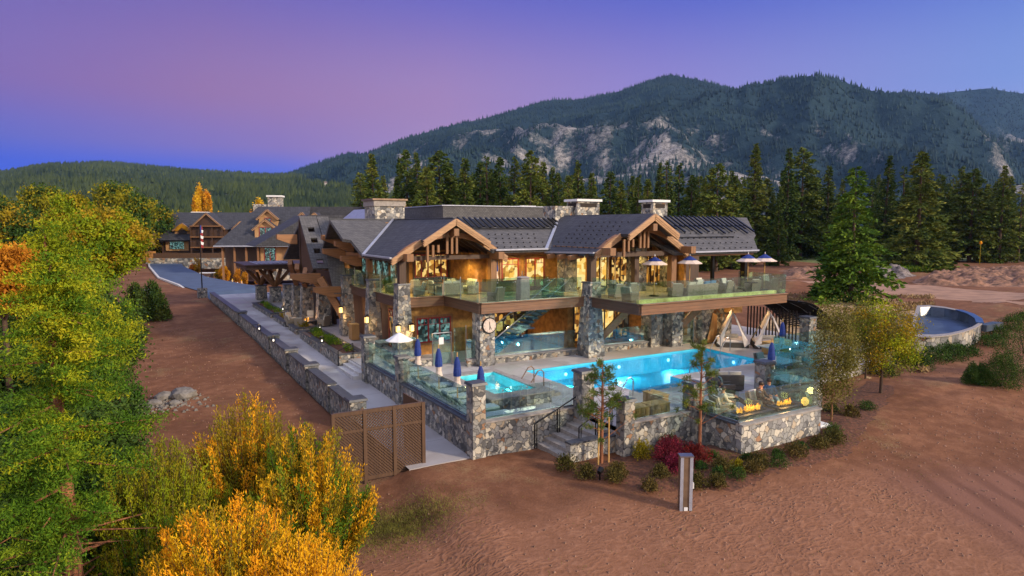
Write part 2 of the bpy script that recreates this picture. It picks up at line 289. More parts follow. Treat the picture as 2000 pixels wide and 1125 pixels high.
# ------------------------------------------------------------------ terrain
def walk_z(y): return np.interp(y,[-4,0,16,30,60,200],[-.98,-.93,-.50,-.16,-.12,-.12])
def ground_z(x,y):
    x=np.asarray(x,float); y=np.asarray(y,float)
    front=-.80-.10*sst(4,-1,x)*sst(-6,-1,y)-.42*sst(-2.5,-4.2,x)-.085*np.clip(-(y+5.3),0,60)-.03*np.clip(-y,0,5)*sst(8,2,x)+.16*sst(2,9,x)*sst(-8,-4,y)
    front=np.maximum(front,-3.2)
    left=walk_z(y)-.05-.37*sst(-2.5,-3.3,x)-.05*np.clip(-3-x,0,12)*sst(2,20,y)
    z=np.where(y>0,left,front)
    k=sst(-3.5,1.5,y); z=front*(1-k)+left*k
    right=-.55-.02*np.clip(x-26,0,40)+.012*np.clip(y-8,0,60); kk=sst(13.8,26,x+.3*y); z=z*(1-kk)+np.where(y<-4,np.minimum(right,front),right)*kk
    far=sst(45,110,np.hypot(x-CX,y-CY)); z=z*(1-far)+(-.25)*far
    lump=.07*fbm(x,y,2.4,4,3)+.05*fbm(x,y,.9,3,9)*sst(10,-2,y)
    z=z+lump*(1-far*.5)
    # rough graded mounds beyond the pool terrace
    d1=np.exp(-(((x-78)/13)**2+((y-8)/5)**2)); z=z+d1*(1.1+.9*fbm(x,y,2.2,4,21))
    d2=np.exp(-(((x-62)/8)**2+((y-34)/7)**2)); z=z+d2*(.9+.6*fbm(x,y,3,4,22))
    # under the building and terraces the ground stays below the slab
    ins=sst(-3.2,-2.2,x)*sst(29,26,x)*sst(.2,1.5,y); z=z*(1-ins)+np.minimum(z,-2.1)*ins
    ins=sst(5.2,6.5,x)*sst(13.6,12.4,x)*sst(-5.4,-4.4,y)*sst(1,0,y)*sst(0,1,y+2.9+2.4*sst(8,9,x)); z=z*(1-ins)+np.minimum(z,-2.1)*ins
    return z
def spaced(a,b,st,far_a,far_b,g=1.09):
    v=list(np.arange(a,b,st)); s=st; t=v[-1]
    while t<far_b: s*=g; t+=s; v.append(t)
    s=st; t=v[0]; w=[]
    while t>far_a: s*=g; t-=s; w.append(t)
    return np.array(w[::-1]+v)
def grid_mesh(name,mat,X,Y,Z,smooth=True,attr=None):
    ny,nx=X.shape; me=bpy.data.meshes.new(name); co=np.stack([X,Y,Z],-1).reshape(-1,3).astype(np.float32)
    i=np.arange(ny*nx).reshape(ny,nx); q=np.stack([i[:-1,:-1],i[:-1,1:],i[1:,1:],i[1:,:-1]],-1).reshape(-1,4)
    me.vertices.add(len(co)); me.vertices.foreach_set('co',co.ravel()); me.loops.add(q.size); me.loops.foreach_set('vertex_index',q.ravel().astype(np.int32))
    me.polygons.add(len(q)); me.polygons.foreach_set('loop_start',np.arange(0,q.size,4,dtype=np.int32)); me.update(calc_edges=True)
    if smooth: me.polygons.foreach_set('use_smooth',[True]*len(q))
    if attr is not None:
        a=me.attributes.new('mask','FLOAT','POINT'); a.data.foreach_set('value',attr.ravel().astype(np.float32))
    me.materials.append(MT[mat]); o=bpy.data.objects.new(name,me); COL.objects.link(o); return o
def soil():
    m,nt,b,o=newmat('soil'); L=nt.links.new; tc=N(nt,'ShaderNodeTexCoord'); v=tc.outputs['Object']; sp=N(nt,'ShaderNodeSeparateXYZ'); L(v,sp.inputs[0])
    n1=noise(nt,v,.22,5,.6); n2=noise(nt,v,1.6,5,.65); n3=noise(nt,v,14,3,.7)
    c=ramp(nt,[(.25,(.085,.033,.014)),(.5,(.17,.072,.036)),(.75,(.34,.16,.085))]); L(mathn(nt,'ADD',mathn(nt,'MULTIPLY',n1,.55),mathn(nt,'MULTIPLY',n2,.45)),c.inputs[0])
    col=mixc(nt,.75,c.outputs[0],mixc(nt,n3,(.4,.38,.37),(1.5,1.48,1.45)),'MULTIPLY')
    # sandy, redder beach towards the lake side; boundary runs with the shore
    sh=mathn(nt,'ADD',mathn(nt,'MULTIPLY',sp.outputs[0],-.30),mathn(nt,'MULTIPLY',sp.outputs[1],-1.0)); sh=mathn(nt,'ADD',sh,mathn(nt,'MULTIPLY',n1,4))
    be=N(nt,'ShaderNodeMapRange',interpolation_type='SMOOTHSTEP'); L(sh,be.inputs[0]); be.inputs[1].default_value=5.6; be.inputs[2].default_value=8.2
    vo=N(nt,'ShaderNodeTexVoronoi',feature='SMOOTH_F1'); vo.inputs['Scale'].default_value=7.5; vo.inputs['Smoothness'].default_value=.5; vo.inputs['Randomness'].default_value=1
    mp=N(nt,'ShaderNodeMapping'); mp.inputs['Rotation'].default_value=(0,0,R(25)); mp.inputs['Scale'].default_value=(.7,1.3,1); L(v,mp.inputs[0]); dv=N(nt,'ShaderNodeVectorMath',operation='MULTIPLY_ADD'); nn=N(nt,'ShaderNodeTexNoise'); nn.inputs['Scale'].default_value=1.7; L(v,nn.inputs[0]); L(nn.outputs['Color'],dv.inputs[0]); dv.inputs[1].default_value=(.7,.7,0); L(mp.outputs[0],dv.inputs[2]); L(dv.outputs[0],vo.inputs['Vector'])
    bc=ramp(nt,[(.2,(.16,.068,.032)),(.6,(.235,.108,.060)),(.9,(.34,.17,.098))]); L(mathn(nt,'ADD',mathn(nt,'MULTIPLY',vo.outputs['Distance'],.42),mathn(nt,'ADD',mathn(nt,'MULTIPLY',n3,.35),mathn(nt,'MULTIPLY',n2,.35))),bc.inputs[0])
    # raked / driven sand further to the lake: long soft grooves
    wv=N(nt,'ShaderNodeTexWave'); wv.inputs['Scale'].default_value=.55; wv.inputs['Distortion'].default_value=3; wv.inputs['Detail'].default_value=3; wv.inputs['Detail Scale'].default_value=.6
    mp2=N(nt,'ShaderNodeMapping'); mp2.inputs['Rotation'].default_value=(0,0,R(72)); mp2.inputs['Scale'].default_value=(1.4,.25,1); L(v,mp2.inputs[0]); L(mp2.outputs[0],wv.inputs['Vector'])
    tr=N(nt,'ShaderNodeMapRange',interpolation_type='SMOOTHSTEP'); L(mathn(nt,'SUBTRACT',sp.outputs[0],mathn(nt,'MULTIPLY',sp.outputs[1],.3)),tr.inputs[0]); tr.inputs[1].default_value=13.2; tr.inputs[2].default_value=16.5
    sm=ramp(nt,[(.1,(.15,.067,.043)),(.6,(.20,.092,.060))]); L(wv.outputs[0],sm.inputs[0])
    sand=mixc(nt,tr.outputs[0],bc.outputs[0],mixc(nt,.5,sm.outputs[0],mixc(nt,n3,(.6,.6,.6),(1.3,1.3,1.3)),'MULTIPLY'))
    col=mixc(nt,be.outputs[0],col,sand)
    # dry straw-coloured grass tufts in patches
    gp=ramp(nt,[(.56,(0,0,0)),(.66,(1,1,1))]); L(noise(nt,v,.16,4,.7),gp.inputs[0]); g2=mathn(nt,'MULTIPLY',gp.outputs[0],mathn(nt,'GREATER_THAN',n3,.5)); g2=mathn(nt,'MULTIPLY',g2,mathn(nt,'SUBTRACT',1,be.outputs[0]))
    col=mixc(nt,mathn(nt,'MULTIPLY',g2,.5),col,(.26,.2,.09)); L(col,b.inputs['Base Color']); b.inputs['Roughness'].default_value=.95; b.inputs['Specular IOR Level'].default_value=.2
    h=mathn(nt,'ADD',mathn(nt,'MULTIPLY',n2,.5),mathn(nt,'MULTIPLY',n3,.35)); fm=ramp(nt,[(.36,(.12,.12,.12)),(.62,(1,1,1))]); L(noise(nt,v,.33,3),fm.inputs[0]); hb=mathn(nt,'ADD',h,mathn(nt,'MULTIPLY',fm.outputs[0],mathn(nt,'MULTIPLY',mathn(nt,'MULTIPLY',vo.outputs['Distance'],mathn(nt,'SUBTRACT',1,tr.outputs[0])),be.outputs[0]))); hb=mathn(nt,'ADD',hb,mathn(nt,'MULTIPLY',mathn(nt,'MULTIPLY',wv.outputs[0],tr.outputs[0]),mathn(nt,'MULTIPLY',be.outputs[0],.35)))
    bump(nt,b,hb,.75,.055)
soil()
gx=spaced(-16,34,.3,-1500,4200,1.085); gy=spaced(-18,30,.3,-700,4200,1.085)
GX,GY=np.meshgrid(gx,gy); g=grid_mesh('ground','soil',GX,GY,ground_z(GX,GY)); g['kind']='structure'
def gz(x,y): return float(ground_z(x,y))
# green verge in front of the forest (east side) : thin sheet following the ground
M('grass_mat',(.11,.13,.03),.95,.4,1.2,.6,bdist=.1); M('straw',(.36,.24,.12),.95,.35,1.2,.8,bdist=.15); M('leafy',(.05,.10,.02),.9,.4,3,.8)
def patch(name,mat,poly,dz=.02,st=1.0,label=None,cat=None,kind='structure',lump=0,edge=1.5):
    xs=[p[0] for p in poly]; ys=[p[1] for p in poly]; X,Y=np.meshgrid(np.arange(min(xs)-3,max(xs)+3,st),np.arange(min(ys)-3,max(ys)+3,st))
    n=len(poly); D=np.full(X.shape,1e9); ins=np.zeros(X.shape,bool)
    for i in range(n):
        (ax,ay),(bx,by)=poly[i],poly[(i+1)%n]; ex,ey=bx-ax,by-ay; t=np.clip(((X-ax)*ex+(Y-ay)*ey)/(ex*ex+ey*ey),0,1); D=np.minimum(D,np.hypot(X-ax-t*ex,Y-ay-t*ey))
        c=((ay>Y)!=(by>Y))&(X<(bx-ax)*(Y-ay)/((by-ay) if by!=ay else 1e-9)+ax); ins^=c
    S=np.where(ins,D,-D)+edge*.6*fbm(X,Y,max(1.2,edge*1.5),3,5)
    Z=ground_z(X,Y)+np.clip(S/edge,-1,1)*dz+lump*np.clip(S/edge,0,1)*(.6+fbm(X,Y,1.4,4,31)); 
    o=grid_mesh(name,mat,X,Y,Z); 
    me=o.data; bm=bmesh.new(); bm.from_mesh(me); bm.faces.ensure_lookup_table(); Sf=S.ravel(); bmesh.ops.delete(bm,geom=[v for v in bm.verts if Sf[v.index]<-.9*edge],context='VERTS'); bm.to_mesh(me); bm.free()
    o['kind']=kind; setp(o,label,cat); return o
pp=lambda *L: [CP(px,d) for px,d in L]
patch('grass','grass_mat',pp((1440,165),(1440,235),(2400,240),(2400,150),(2100,158),(1950,148),(1850,158),(1760,132),(1690,126),(1640,140),(1560,150)),.07,2.0,edge=3,lump=.25)
M('dirt_pale',(.30,.165,.105),.95,.22,.5,.3,bdist=.1); M('dirt_rough',(.21,.105,.062),.95,.5,1.3,1.0,bdist=.25); M('debris_grey',(.16,.13,.12),.95,.5,1.6,1.0,bdist=.25)
patch('dirt_road','dirt_pale',pp((1530,86),(1540,98),(1700,98),(1850,88),(2000,80),(2400,78),(2400,66),(2000,68),(1800,78),(1650,84)),.05,.9,edge=1.5)
patch('dirt_mound','dirt_rough',pp((1780,92),(1800,106),(1880,118),(2000,122),(2400,125),(2400,90),(2000,88)),.05,.5,edge=2,lump=1.0)
patch('debris_mound','debris_grey',pp((1690,104),(1700,114),(1760,116),(1790,108),(1760,102)),.05,.4,edge=1.5,lump=1.5)
patch('soil_bank','dirt_rough',pp((1530,102),(1530,122),(1620,122),(1625,102)),.05,.5,edge=2,lump=.9)
patch('dry_grass','straw',pp((1500,50),(1530,64),(1700,80),(1850,62),(1850,45),(1700,36),(1640,38)),.03,.6,kind='stuff',label='straw coloured rough grass on the slope beyond the pool terrace',cat='dry grass',lump=.35,edge=2)
patch('sand_track','soil_track' if 'soil_track' in MT else 'straw',pp((1500,90),(1500,96),(1700,92),(2300,62),(2300,56),(1800,72)),.03,.8,edge=1.5) if 0 else None
# mulch bed
M('painted_ground_shade',(.035,.022,.012),.95,.4,3,.6)
patch('painted_ground_shade','painted_ground_shade',pp((-500,6),(-500,24),(180,21),(330,16),(420,12),(640,10),(560,7)),.04,.4,edge=1)  # near-black sheet painting the shade under the left trees onto the ground
patch('planting_bed','mulch',[(2.3,-2.3),(2.2,-3.2),(3.6,-5.6),(6.2,-7.0),(9,-7.0),(13,-6.9),(16.2,-5.6),(19,-4.6),(24,-2.5),(24,-1),(17,-3),(14,-3),(8.7,-3),(5,-2.9)],.035,.25,edge=.5)
# ------------------------------------------------------------------ mountains
def hill_mat(name,lo,hi,rockc):
    m,nt,b,o=newmat(name); L=nt.links.new; v=coords(nt); n=noise(nt,v,.012,6,.7); n2=noise(nt,v,.09,5,.8)
    c=ramp(nt,[(.3,lo),(.7,hi)]); L(mathn(nt,'ADD',mathn(nt,'MULTIPLY',n,.5),mathn(nt,'MULTIPLY',n2,.5)),c.inputs[0])
    at=N(nt,'ShaderNodeAttribute',attribute_name='mask'); rk=ramp(nt,[(.38,tuple(x*.28 for x in rockc)),(.62,rockc)]); L(n2,rk.inputs[0])
    f=N(nt,'ShaderNodeMapRange'); L(mathn(nt,'ADD',at.outputs['Fac'],mathn(nt,'MULTIPLY_ADD',n2,.8,-.4)),f.inputs[0]); f.inputs[1].default_value=.34; f.inputs[2].default_value=.78
    L(mixc(nt,f.outputs[0],c.outputs[0],rk.outputs[0]),b.inputs['Base Color']); b.inputs['Roughness'].default_value=1; b.inputs['Specular IOR Level'].default_value=0
    bump(nt,b,n2,1,3)
hill_mat('hillside',(.012,.024,.034),(.038,.066,.075),(.34,.32,.31)); hill_mat('hill_low',(.02,.035,.02),(.06,.08,.035),(.3,.27,.2))
def tree_cones(name,pts,h,mat,label,cat,rad=.2,nn=5,parent=None):
    n=len(pts); h=h.reshape(-1,1); P=pts; vs=[P+np.concatenate([np.zeros((n,2)),h],1)]; a0=rng.uniform(0,6.28,n)
    for j in range(nn): 
        t=a0+2*PI*j/nn; r=h[:,0]*rad*rng.uniform(.7,1.25,n); vs.append(P+np.stack([np.cos(t)*r,np.sin(t)*r,h[:,0]*rng.uniform(.02,.22,n)],1))
    co=np.stack(vs,1).reshape(-1,3); base=(np.arange(n)*(nn+1)).reshape(-1,1); f=[]
    for j in range(nn): f.append(np.concatenate([base,base+1+j,base+1+(j+1)%nn],1))
    f=np.concatenate(f,0); me=bpy.data.meshes.new(name); me.vertices.add(len(co)); me.vertices.foreach_set('co',co.astype(np.float32).ravel()); me.loops.add(f.size); me.loops.foreach_set('vertex_index',f.ravel().astype(np.int32)); me.polygons.add(len(f)); me.polygons.foreach_set('loop_start',np.arange(0,f.size,3,dtype=np.int32)); me.update(calc_edges=True)
    me.materials.append(MT[mat]); o=bpy.data.objects.new(name,me); COL.objects.link(o); o['kind']='stuff'; setp(o,label,cat); return o
def fol_mat(name,stops,scale=.8,fine=6,rough=.85,objvar=.18,trans=0):
    m,nt,b,o=newmat(name); L=nt.links.new; v=coords(nt); n=noise(nt,v,scale,3,.6); n2=noise(nt,v,fine,2); g=N(nt,'ShaderNodeNewGeometry')
    f=mathn(nt,'ADD',mathn(nt,'MULTIPLY_ADD',n,1.0,-.22),mathn(nt,'ADD',mathn(nt,'MULTIPLY_ADD',n2,.28,.02),mathn(nt,'MULTIPLY',g.outputs['Random Per Island'],.12))); r_=ramp(nt,stops); L(f,r_.inputs[0]); c=r_.outputs[0]
    if objvar:
        oi=N(nt,'ShaderNodeObjectInfo'); h=N(nt,'ShaderNodeHueSaturation'); L(c,h.inputs['Color']); L(mathn(nt,'MULTIPLY_ADD',oi.outputs['Random'],objvar*2,1-objvar),h.inputs['Value']); L(mathn(nt,'MULTIPLY_ADD',oi.outputs['Random'],-.04,.515),h.inputs['Hue']); c=h.outputs[0]
    L(c,b.inputs['Base Color']); b.inputs['Roughness'].default_value=rough; b.inputs['Specular IOR Level'].default_value=.15
    if trans:
        t=N(nt,'ShaderNodeBsdfTranslucent'); L(c,t.inputs[0]); mx=N(nt,'ShaderNodeMixShader'); mx.inputs[0].default_value=trans; L(b.outputs[0],mx.inputs[1]); L(t.outputs[0],mx.inputs[2]); L(mx.outputs[0],o.inputs[0])
fol_mat('far_trees',[(.3,(.010,.022,.026)),(.7,(.032,.060,.058))],.004,.05,objvar=0); fol_mat('mid_trees',[(.3,(.018,.032,.012)),(.7,(.065,.085,.02))],.01,.1,objvar=0)
fol_mat('mid_dec',[(.3,(.10,.10,.01)),(.7,(.3,.24,.02))],.02,.1,objvar=0)
def ridge(name,prof,d0,d1,mat,seed,relief,rockf,foot=.0,npx=260,ns=90,z0=-.5,expo=1.1):
    px=np.array([p[0] for p in prof],float); py=np.array([p[1] for p in prof],float)
    P=np.linspace(px[0],px[-1],npx); top=np.interp(P,px,py); s=np.linspace(0,1.25,ns)
    PP,S=np.meshgrid(P,s); T=np.interp(PP,px,py); dd=d1*(1+.10*fbm(PP,PP*0,160,2,seed+4)); D=d0+(dd-d0)*S
    Ht=(440-T)/1290*dd+8-z0; prf=np.where(S<=1,S**expo,1-(S-1)*1.6); X,Y=CP(PP,D)
    nz=fbm(X,Y,relief*6,6,seed); rd=1-np.abs(fbm(X,Y,relief*4.2,5,seed+9)); env=np.where(S<=1,np.sin(np.clip(S*1.08,0,1)*PI)**.9,0)
    Z=z0+Ht*prf+env*(1-.7*sst(.55,.95,S))*relief*(nz*.7+(rd-.75)*1.5)*np.clip(Ht/200,.1,1.5)
    mask=rockf(PP,S,X,Y,prf); o=grid_mesh(name,mat,X,Y,Z,attr=mask); o['kind']='structure'
    return X,Y,Z,mask,S
def scatter(res,n,hmin,hmax,avoid=.5,smin=.02,smax=1.02,dens=None):
    X,Y,Z,mk,S=res; ny,nx=X.shape; i=rng.uniform(0,ny-1.01,n*2); j=rng.uniform(0,nx-1.01,n*2); ii=i.astype(int); jj=j.astype(int); a=i-ii; b=j-jj
    f=lambda A:(A[ii,jj]*(1-a)+A[ii+1,jj]*a)*(1-b)+(A[ii,jj+1]*(1-a)+A[ii+1,jj+1]*a)*b
    s=f(S); m=f(mk); keep=(s>smin)&(s<smax)&((m<avoid)|(rng.uniform(0,1,n*2)<.10)); 
    P=np.stack([f(X),f(Y),f(Z)-1.0],1)[keep][:n]; return P,rng.uniform(hmin,hmax,len(P))
def rock_m(PP,S,X,Y,prf):
    n=fbm(X,Y,420,5,77); n2=fbm(X,Y,90,4,78)
    up=1-.95*sst(.36,.52,S)*sst(1000,1150,PP); a=np.exp(-(((PP-1290)/230)**2+((S-.27)/.13)**2))*.66+np.exp(-(((PP-1500)/75)**2+((S-.20)/.09)**2))*.75+np.exp(-(((PP-1030)/210)**2+((S-.44)/.14)**2))*.62+np.exp(-(((PP-1930-90*(.5-S))/60)**2+((S-.45)/.35)**2))*.5+np.exp(-(((PP-1600-60*(1-S))/14)**2+((S-.8)/.3)**2))*.35
    n3=fbm(X,Y,30,3,79); n4=fbm(X*.55+Y*.2,Y,14,2,80); return a+(n*.42+n2*.62+n3*.6+n4*.3)*up-.02
def rock_l(PP,S,X,Y,prf): return fbm(X,Y,160,4,55)*.6+.05
mtn=ridge('mountain',[(-400,560),(480,372),(560,345),(600,330),(640,316),(680,303),(720,303),(760,288),(800,273),(850,259),(900,246),(960,233),(1000,222),(1050,207),(1080,201),(1120,202),(1200,187),(1260,166),(1300,155),(1350,163),(1430,182),(1480,182),(1520,172),(1560,165),(1620,170),(1650,180),(1690,194),(1750,186),(1800,190),(1830,195),(1880,235),(1920,270),(1980,310),(2100,345),(2300,380),(2800,420)],820,2900,'hillside',11,95,rock_m,npx=520,ns=170)
mt2=ridge('far_mountain',[(1400,330),(1700,260),(1790,196),(1830,187),(1870,183),(1910,179),(1950,186),(2000,192),(2080,185),(2200,215),(2500,280),(2900,330)],2600,3900,'hillside',31,70,lambda a,b,c,d,e:np.exp(-(((a-1990)/90)**2+((b-.35)/.2)**2))*.6+fbm(c,d,200,5,70)*.5,npx=200,ns=70)
low=ridge('hills',[(-900,413),(-500,365),(-200,355),(0,341),(50,334),(100,325),(160,323),(220,321),(300,328),(350,333),(400,338),(480,342),(530,345),(580,343),(640,349),(720,363),(900,393),(1200,438)],520,2300,'hill_low',51,24,rock_l,npx=300,ns=90,expo=1.0)
P,h=scatter(mtn,60000,9,18,.5); tree_cones('mountain_forest',P,h,'far_trees','dark blue green conifer forest over the big mountain','forest',.2,4)
P,h=scatter(mt2,12000,12,22,.5); tree_cones('mountain_forest',P,h,'far_trees','distant conifer forest on the right hand ridge behind the main peak','forest',.2,4)
P,h=scatter(low,34000,9,17,.6); tree_cones('hill_forest',P,h,'mid_trees','conifer forest covering the low hills at left','forest',.24,5)
# valley floor forest between the lodge and the hills
n=5200; px=rng.uniform(-350,760,n); d=np.sqrt(rng.uniform(260**2,640**2,n)); x,y=CP(px,d); P=np.stack([x,y,np.full(n,-1.5)],1); tree_cones('valley_forest',P,rng.uniform(9,20,n)*(.75+.25*rng.uniform(0,1,n)),'mid_trees','dark forest filling the valley behind the far lodge','forest',.26,6)
n=260; px=rng.uniform(-300,700,n); d=rng.uniform(300,600,n); x,y=CP(px,d); tree_cones('valley_grove',np.stack([x,y,np.full(n,-1.5)],1),rng.uniform(8,14,n),'mid_dec','yellow autumn trees dotted through the valley forest','trees',.45,6)
# small houses on the slopes
M('house_white',(.6,.56,.52),.8,.1,.3); M('house_pink',(.46,.26,.2),.8,.1,.3); M('house_roof',(.16,.12,.11),.9,.1,.3)
def zonray(px,py,d): return 8+(440-py)/1290*d
def hill_hit(px,py,sets):
    for X,Y,Z,mk,S in sets:
        dp=(X-CX)*FX+(Y-CY)*FY; cpx=1000+((X-CX)*FY-(Y-CY)*FX)/dp*1290; cpy=440-(Z-8)/dp*1290; j=int(np.argmin(np.abs(cpx[5]-px)))
        k=np.nonzero(cpy[:,j]<=py)[0]
        if len(k): i=k[0]; return float(X[i,j]),float(Y[i,j]),float(Z[i,j])
    return None
for (px,py,w,mw,lb) in ((655,361,9,'house_white','white house highest on the wooded slope left of the chimney trees'),(690,360,8,'house_pink','small pink house near the top of the wooded slope'),(400,356,8,'house_white','tiny white house alone on the hillside above the orange tree'),(640,365,7,'house_white','tiny white house left of the highest white house on the slope'),(537,338,10,'house_white','pale house near the crest of the left hills')):
    q=hill_hit(px,py,(low,mtn))
    if q is None: continue
    x,y,z=q; z+=4
    t=wthing('hillside_house',lb,'house',(x,y,z-4))
    MB().box(x-w/2,y-4,z-6,x+w/2,y+4,z+1).build('wall',mw,t)
    MB().prism([(x-w/2-.6,y-4.6,z+.9),(x-w/2-.6,y,z+4.2),(x-w/2-.6,y+4.6,z+.9)],(w+1.2,0,0)).build('roof','house_roof',t)
    for k in range(3): MB().box(x-w/2+1.2+k*w/4,y-4.1,z-3,x-w/2+2.4+k*w/4,y-4.0,z-1.5).build('window','dark_inside',t)
# ------------------------------------------------------------------ terrace paving, walkway, road
def cells(xs,ys,keep,z,base=-.6):
    b=MB()
    for i in range(len(xs)-1):
        for j in range(len(ys)-1):
            cx,cy=(xs[i]+xs[i+1])/2,(ys[j]+ys[j+1])/2
            if not keep(cx,cy): continue
            x0,x1,y0,y1=xs[i],xs[i+1],ys[j],ys[j+1]; b.add([(x0,y0,z),(x1,y0,z),(x1,y1,z),(x0,y1,z)],[(0,1,2,3)])
            for (dx,dy,p,q) in ((-1e-3,0,(x0,y1),(x0,y0)),(1e-3,0,(x1,y0),(x1,y1)),(0,-1e-3,(x0,y0),(x1,y0)),(0,1e-3,(x1,y1),(x0,y1))):
                mx,my=(p[0]+q[0])/2+dx*5,(p[1]+q[1])/2+dy*5
                if not keep(mx,my) and not inpool(mx,my) and not inspa(mx,my): b.add([(p[0],p[1],base),(q[0],q[1],base),(q[0],q[1],z),(p[0],p[1],z)],[(0,1,2,3)])
    return b
PX0,PX1,PY0,PY1=7.6,21.3,3.6,8.6; SHX0,SHX1,SHY0=9.8,13.6,1.7
def inpool(x,y): return (PX0<x<PX1 and PY0<y<PY1) or (SHX0<x<SHX1 and SHY0<y<=PY0)
def inspa(x,y): return 2.75<x<4.95 and 3.3<y<7.4
def foot(x,y):
    if inpool(x,y) or inspa(x,y): return False
    return (0.2<x<27 and .15<y<15.4) or (0.2<x<25 and 15.4<=y<34 and x>-.2) or (5.0<x<17.0 and -2.75<y<=.15) or (8.85<x<13.4 and -5.2<y<=-2.75) or (17<=x<20.6 and -.3<y<=.15) or (27<=x<31 and 2.6<y<15)
XS=[.2,2.75,4.95,5,7.6,8.85,9.8,13.4,13.6,17,20.6,21.3,25,27,31]; YS=[-5.2,-2.75,-.3,.15,1.7,2.6,3.3,3.6,7.4,8.6,15,15.4,34]
struct(cells(XS,YS,foot,0,-.9),'pool_deck','paving')
b=MB(); ys=[.2,4,8,12.5,16,20,25,30,40,52,62]
for a_,c_ in zip(ys,ys[1:]):
    za,zc=float(walk_z(a_)),float(walk_z(c_)); x1a=.0 if c_<=13 else (-.15 if c_<=28 else (3.2 if c_<=40 else 9)); x1c=x1a
    x0a=-2.55; b.add([(x0a,a_,za),(x1a,a_,za),(x1c,c_,zc),(x0a,c_,zc),(x0a,a_,za-.4),(x1a,a_,za-.4)],[(0,1,2,3),(4,5,1,0)])
struct(b,'walkway','paving')
def ribbon(name,mat,L,Rr,dz=.03,kerb=None,sub=6):
    b=MB(); n=len(L); pts=[]
    for k in range(n-1):
        for s in range(sub): t=s/sub; pts.append(((L[k][0]*(1-t)+L[k+1][0]*t,L[k][1]*(1-t)+L[k+1][1]*t),(Rr[k][0]*(1-t)+Rr[k+1][0]*t,Rr[k][1]*(1-t)+Rr[k+1][1]*t)))
    pts.append((L[-1],Rr[-1])); m=4; vs=[]
    for l,r in pts:
        z=max(gz(l[0]*(1-j/m)+r[0]*j/m,l[1]*(1-j/m)+r[1]*j/m) for j in range(m+1))+dz
        for j in range(m+1): x,y=l[0]*(1-j/m)+r[0]*j/m,l[1]*(1-j/m)+r[1]*j/m; vs.append((x,y,z))
    b.add(vs,[(k*(m+1)+j,k*(m+1)+j+1,(k+1)*(m+1)+j+1,(k+1)*(m+1)+j) for k in range(len(pts)-1) for j in range(m)])
    return struct(b,name,mat)
# entrance road rising from the court to the far lodge; edges given as map points
RL=[(-.2,60.6),(-2.6,64.6),(-4.9,78.8),(-6.6,94.3),(-6.9,127),(-5.6,188),(-4.1,222)]; RR=[(9,63.5),(4.8,70),(2.0,81),(-.1,93),(-1.1,125),(.6,174),(3.3,208)]
SW=[(12,66),(7.0,73.5),(4.2,84),(2.4,104),(1.6,140),(3.2,190),(4.5,208)]
ribbon('road','asphalt',RL,RR,.10)
ribbon('pavement','concrete_kerb',RR,SW,.22)
b=MB(); 
for p,q in zip(RL,RL[1:]): 
    za,zb=gz(*p)+.05,gz(*q)+.05; b.beam((p[0]-.15,p[1],za+.05),(q[0]-.15,q[1],zb+.05),.3,.26)
struct(b,'kerb','concrete_kerb')
ribbon('court','asphalt',[(3.3,40),(3.3,62)],[(40,44),(40,70)],.09)
# ------------------------------------------------------------------ clubhouse
CH=wthing('clubhouse','large timber and stone clubhouse with two front gables and a wraparound upper deck','building',(12,15,0))
DZ=3.6
def deckpiece(x0,y0,x1,y1): return (x0,y0,x1,y1)
b=MB()
for x0,y0,x1,y1 in ((2.95,15.2,13.1,30),(5.8,13.3,13.1,15.2),(5.8,10.45,13.1,11.5),(5.8,11.5,7.4,13.3),(12.3,11.5,13.1,13.3),(13.1,5.5,25.3,30),(25.3,9.4,27.3,16)): b.box(x0,y0,DZ-.45,x1,y1,DZ)
b.build('deck_floor','deck_board',CH)
fb=MB()
def fascia(x0,y0,x1,y1,h=.55):
    dx,dy=x1-x0,y1-y0; ln=math.hypot(dx,dy); nx,ny=dy/ln,-dx/ln      # outward normal to the right of travel
    fb.prism([(x0,y0,DZ-h+.02),(x1,y1,DZ-h+.02),(x1,y1,DZ+.03),(x0,y0,DZ+.03)],(nx*.1,ny*.1,0))
    fb.prism([(x0,y0,DZ+.03),(x1,y1,DZ+.03),(x1,y1,DZ+.09),(x0,y0,DZ+.09)],(nx*.2,ny*.2,0))
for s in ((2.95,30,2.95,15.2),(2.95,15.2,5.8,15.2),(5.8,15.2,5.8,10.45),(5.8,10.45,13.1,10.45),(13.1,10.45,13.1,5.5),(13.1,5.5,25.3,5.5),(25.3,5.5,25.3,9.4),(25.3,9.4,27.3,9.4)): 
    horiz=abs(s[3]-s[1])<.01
    fb=MB(); fascia(*s); fb.build('fascia_board','fascia' if horiz else 'fascia_shade',CH)
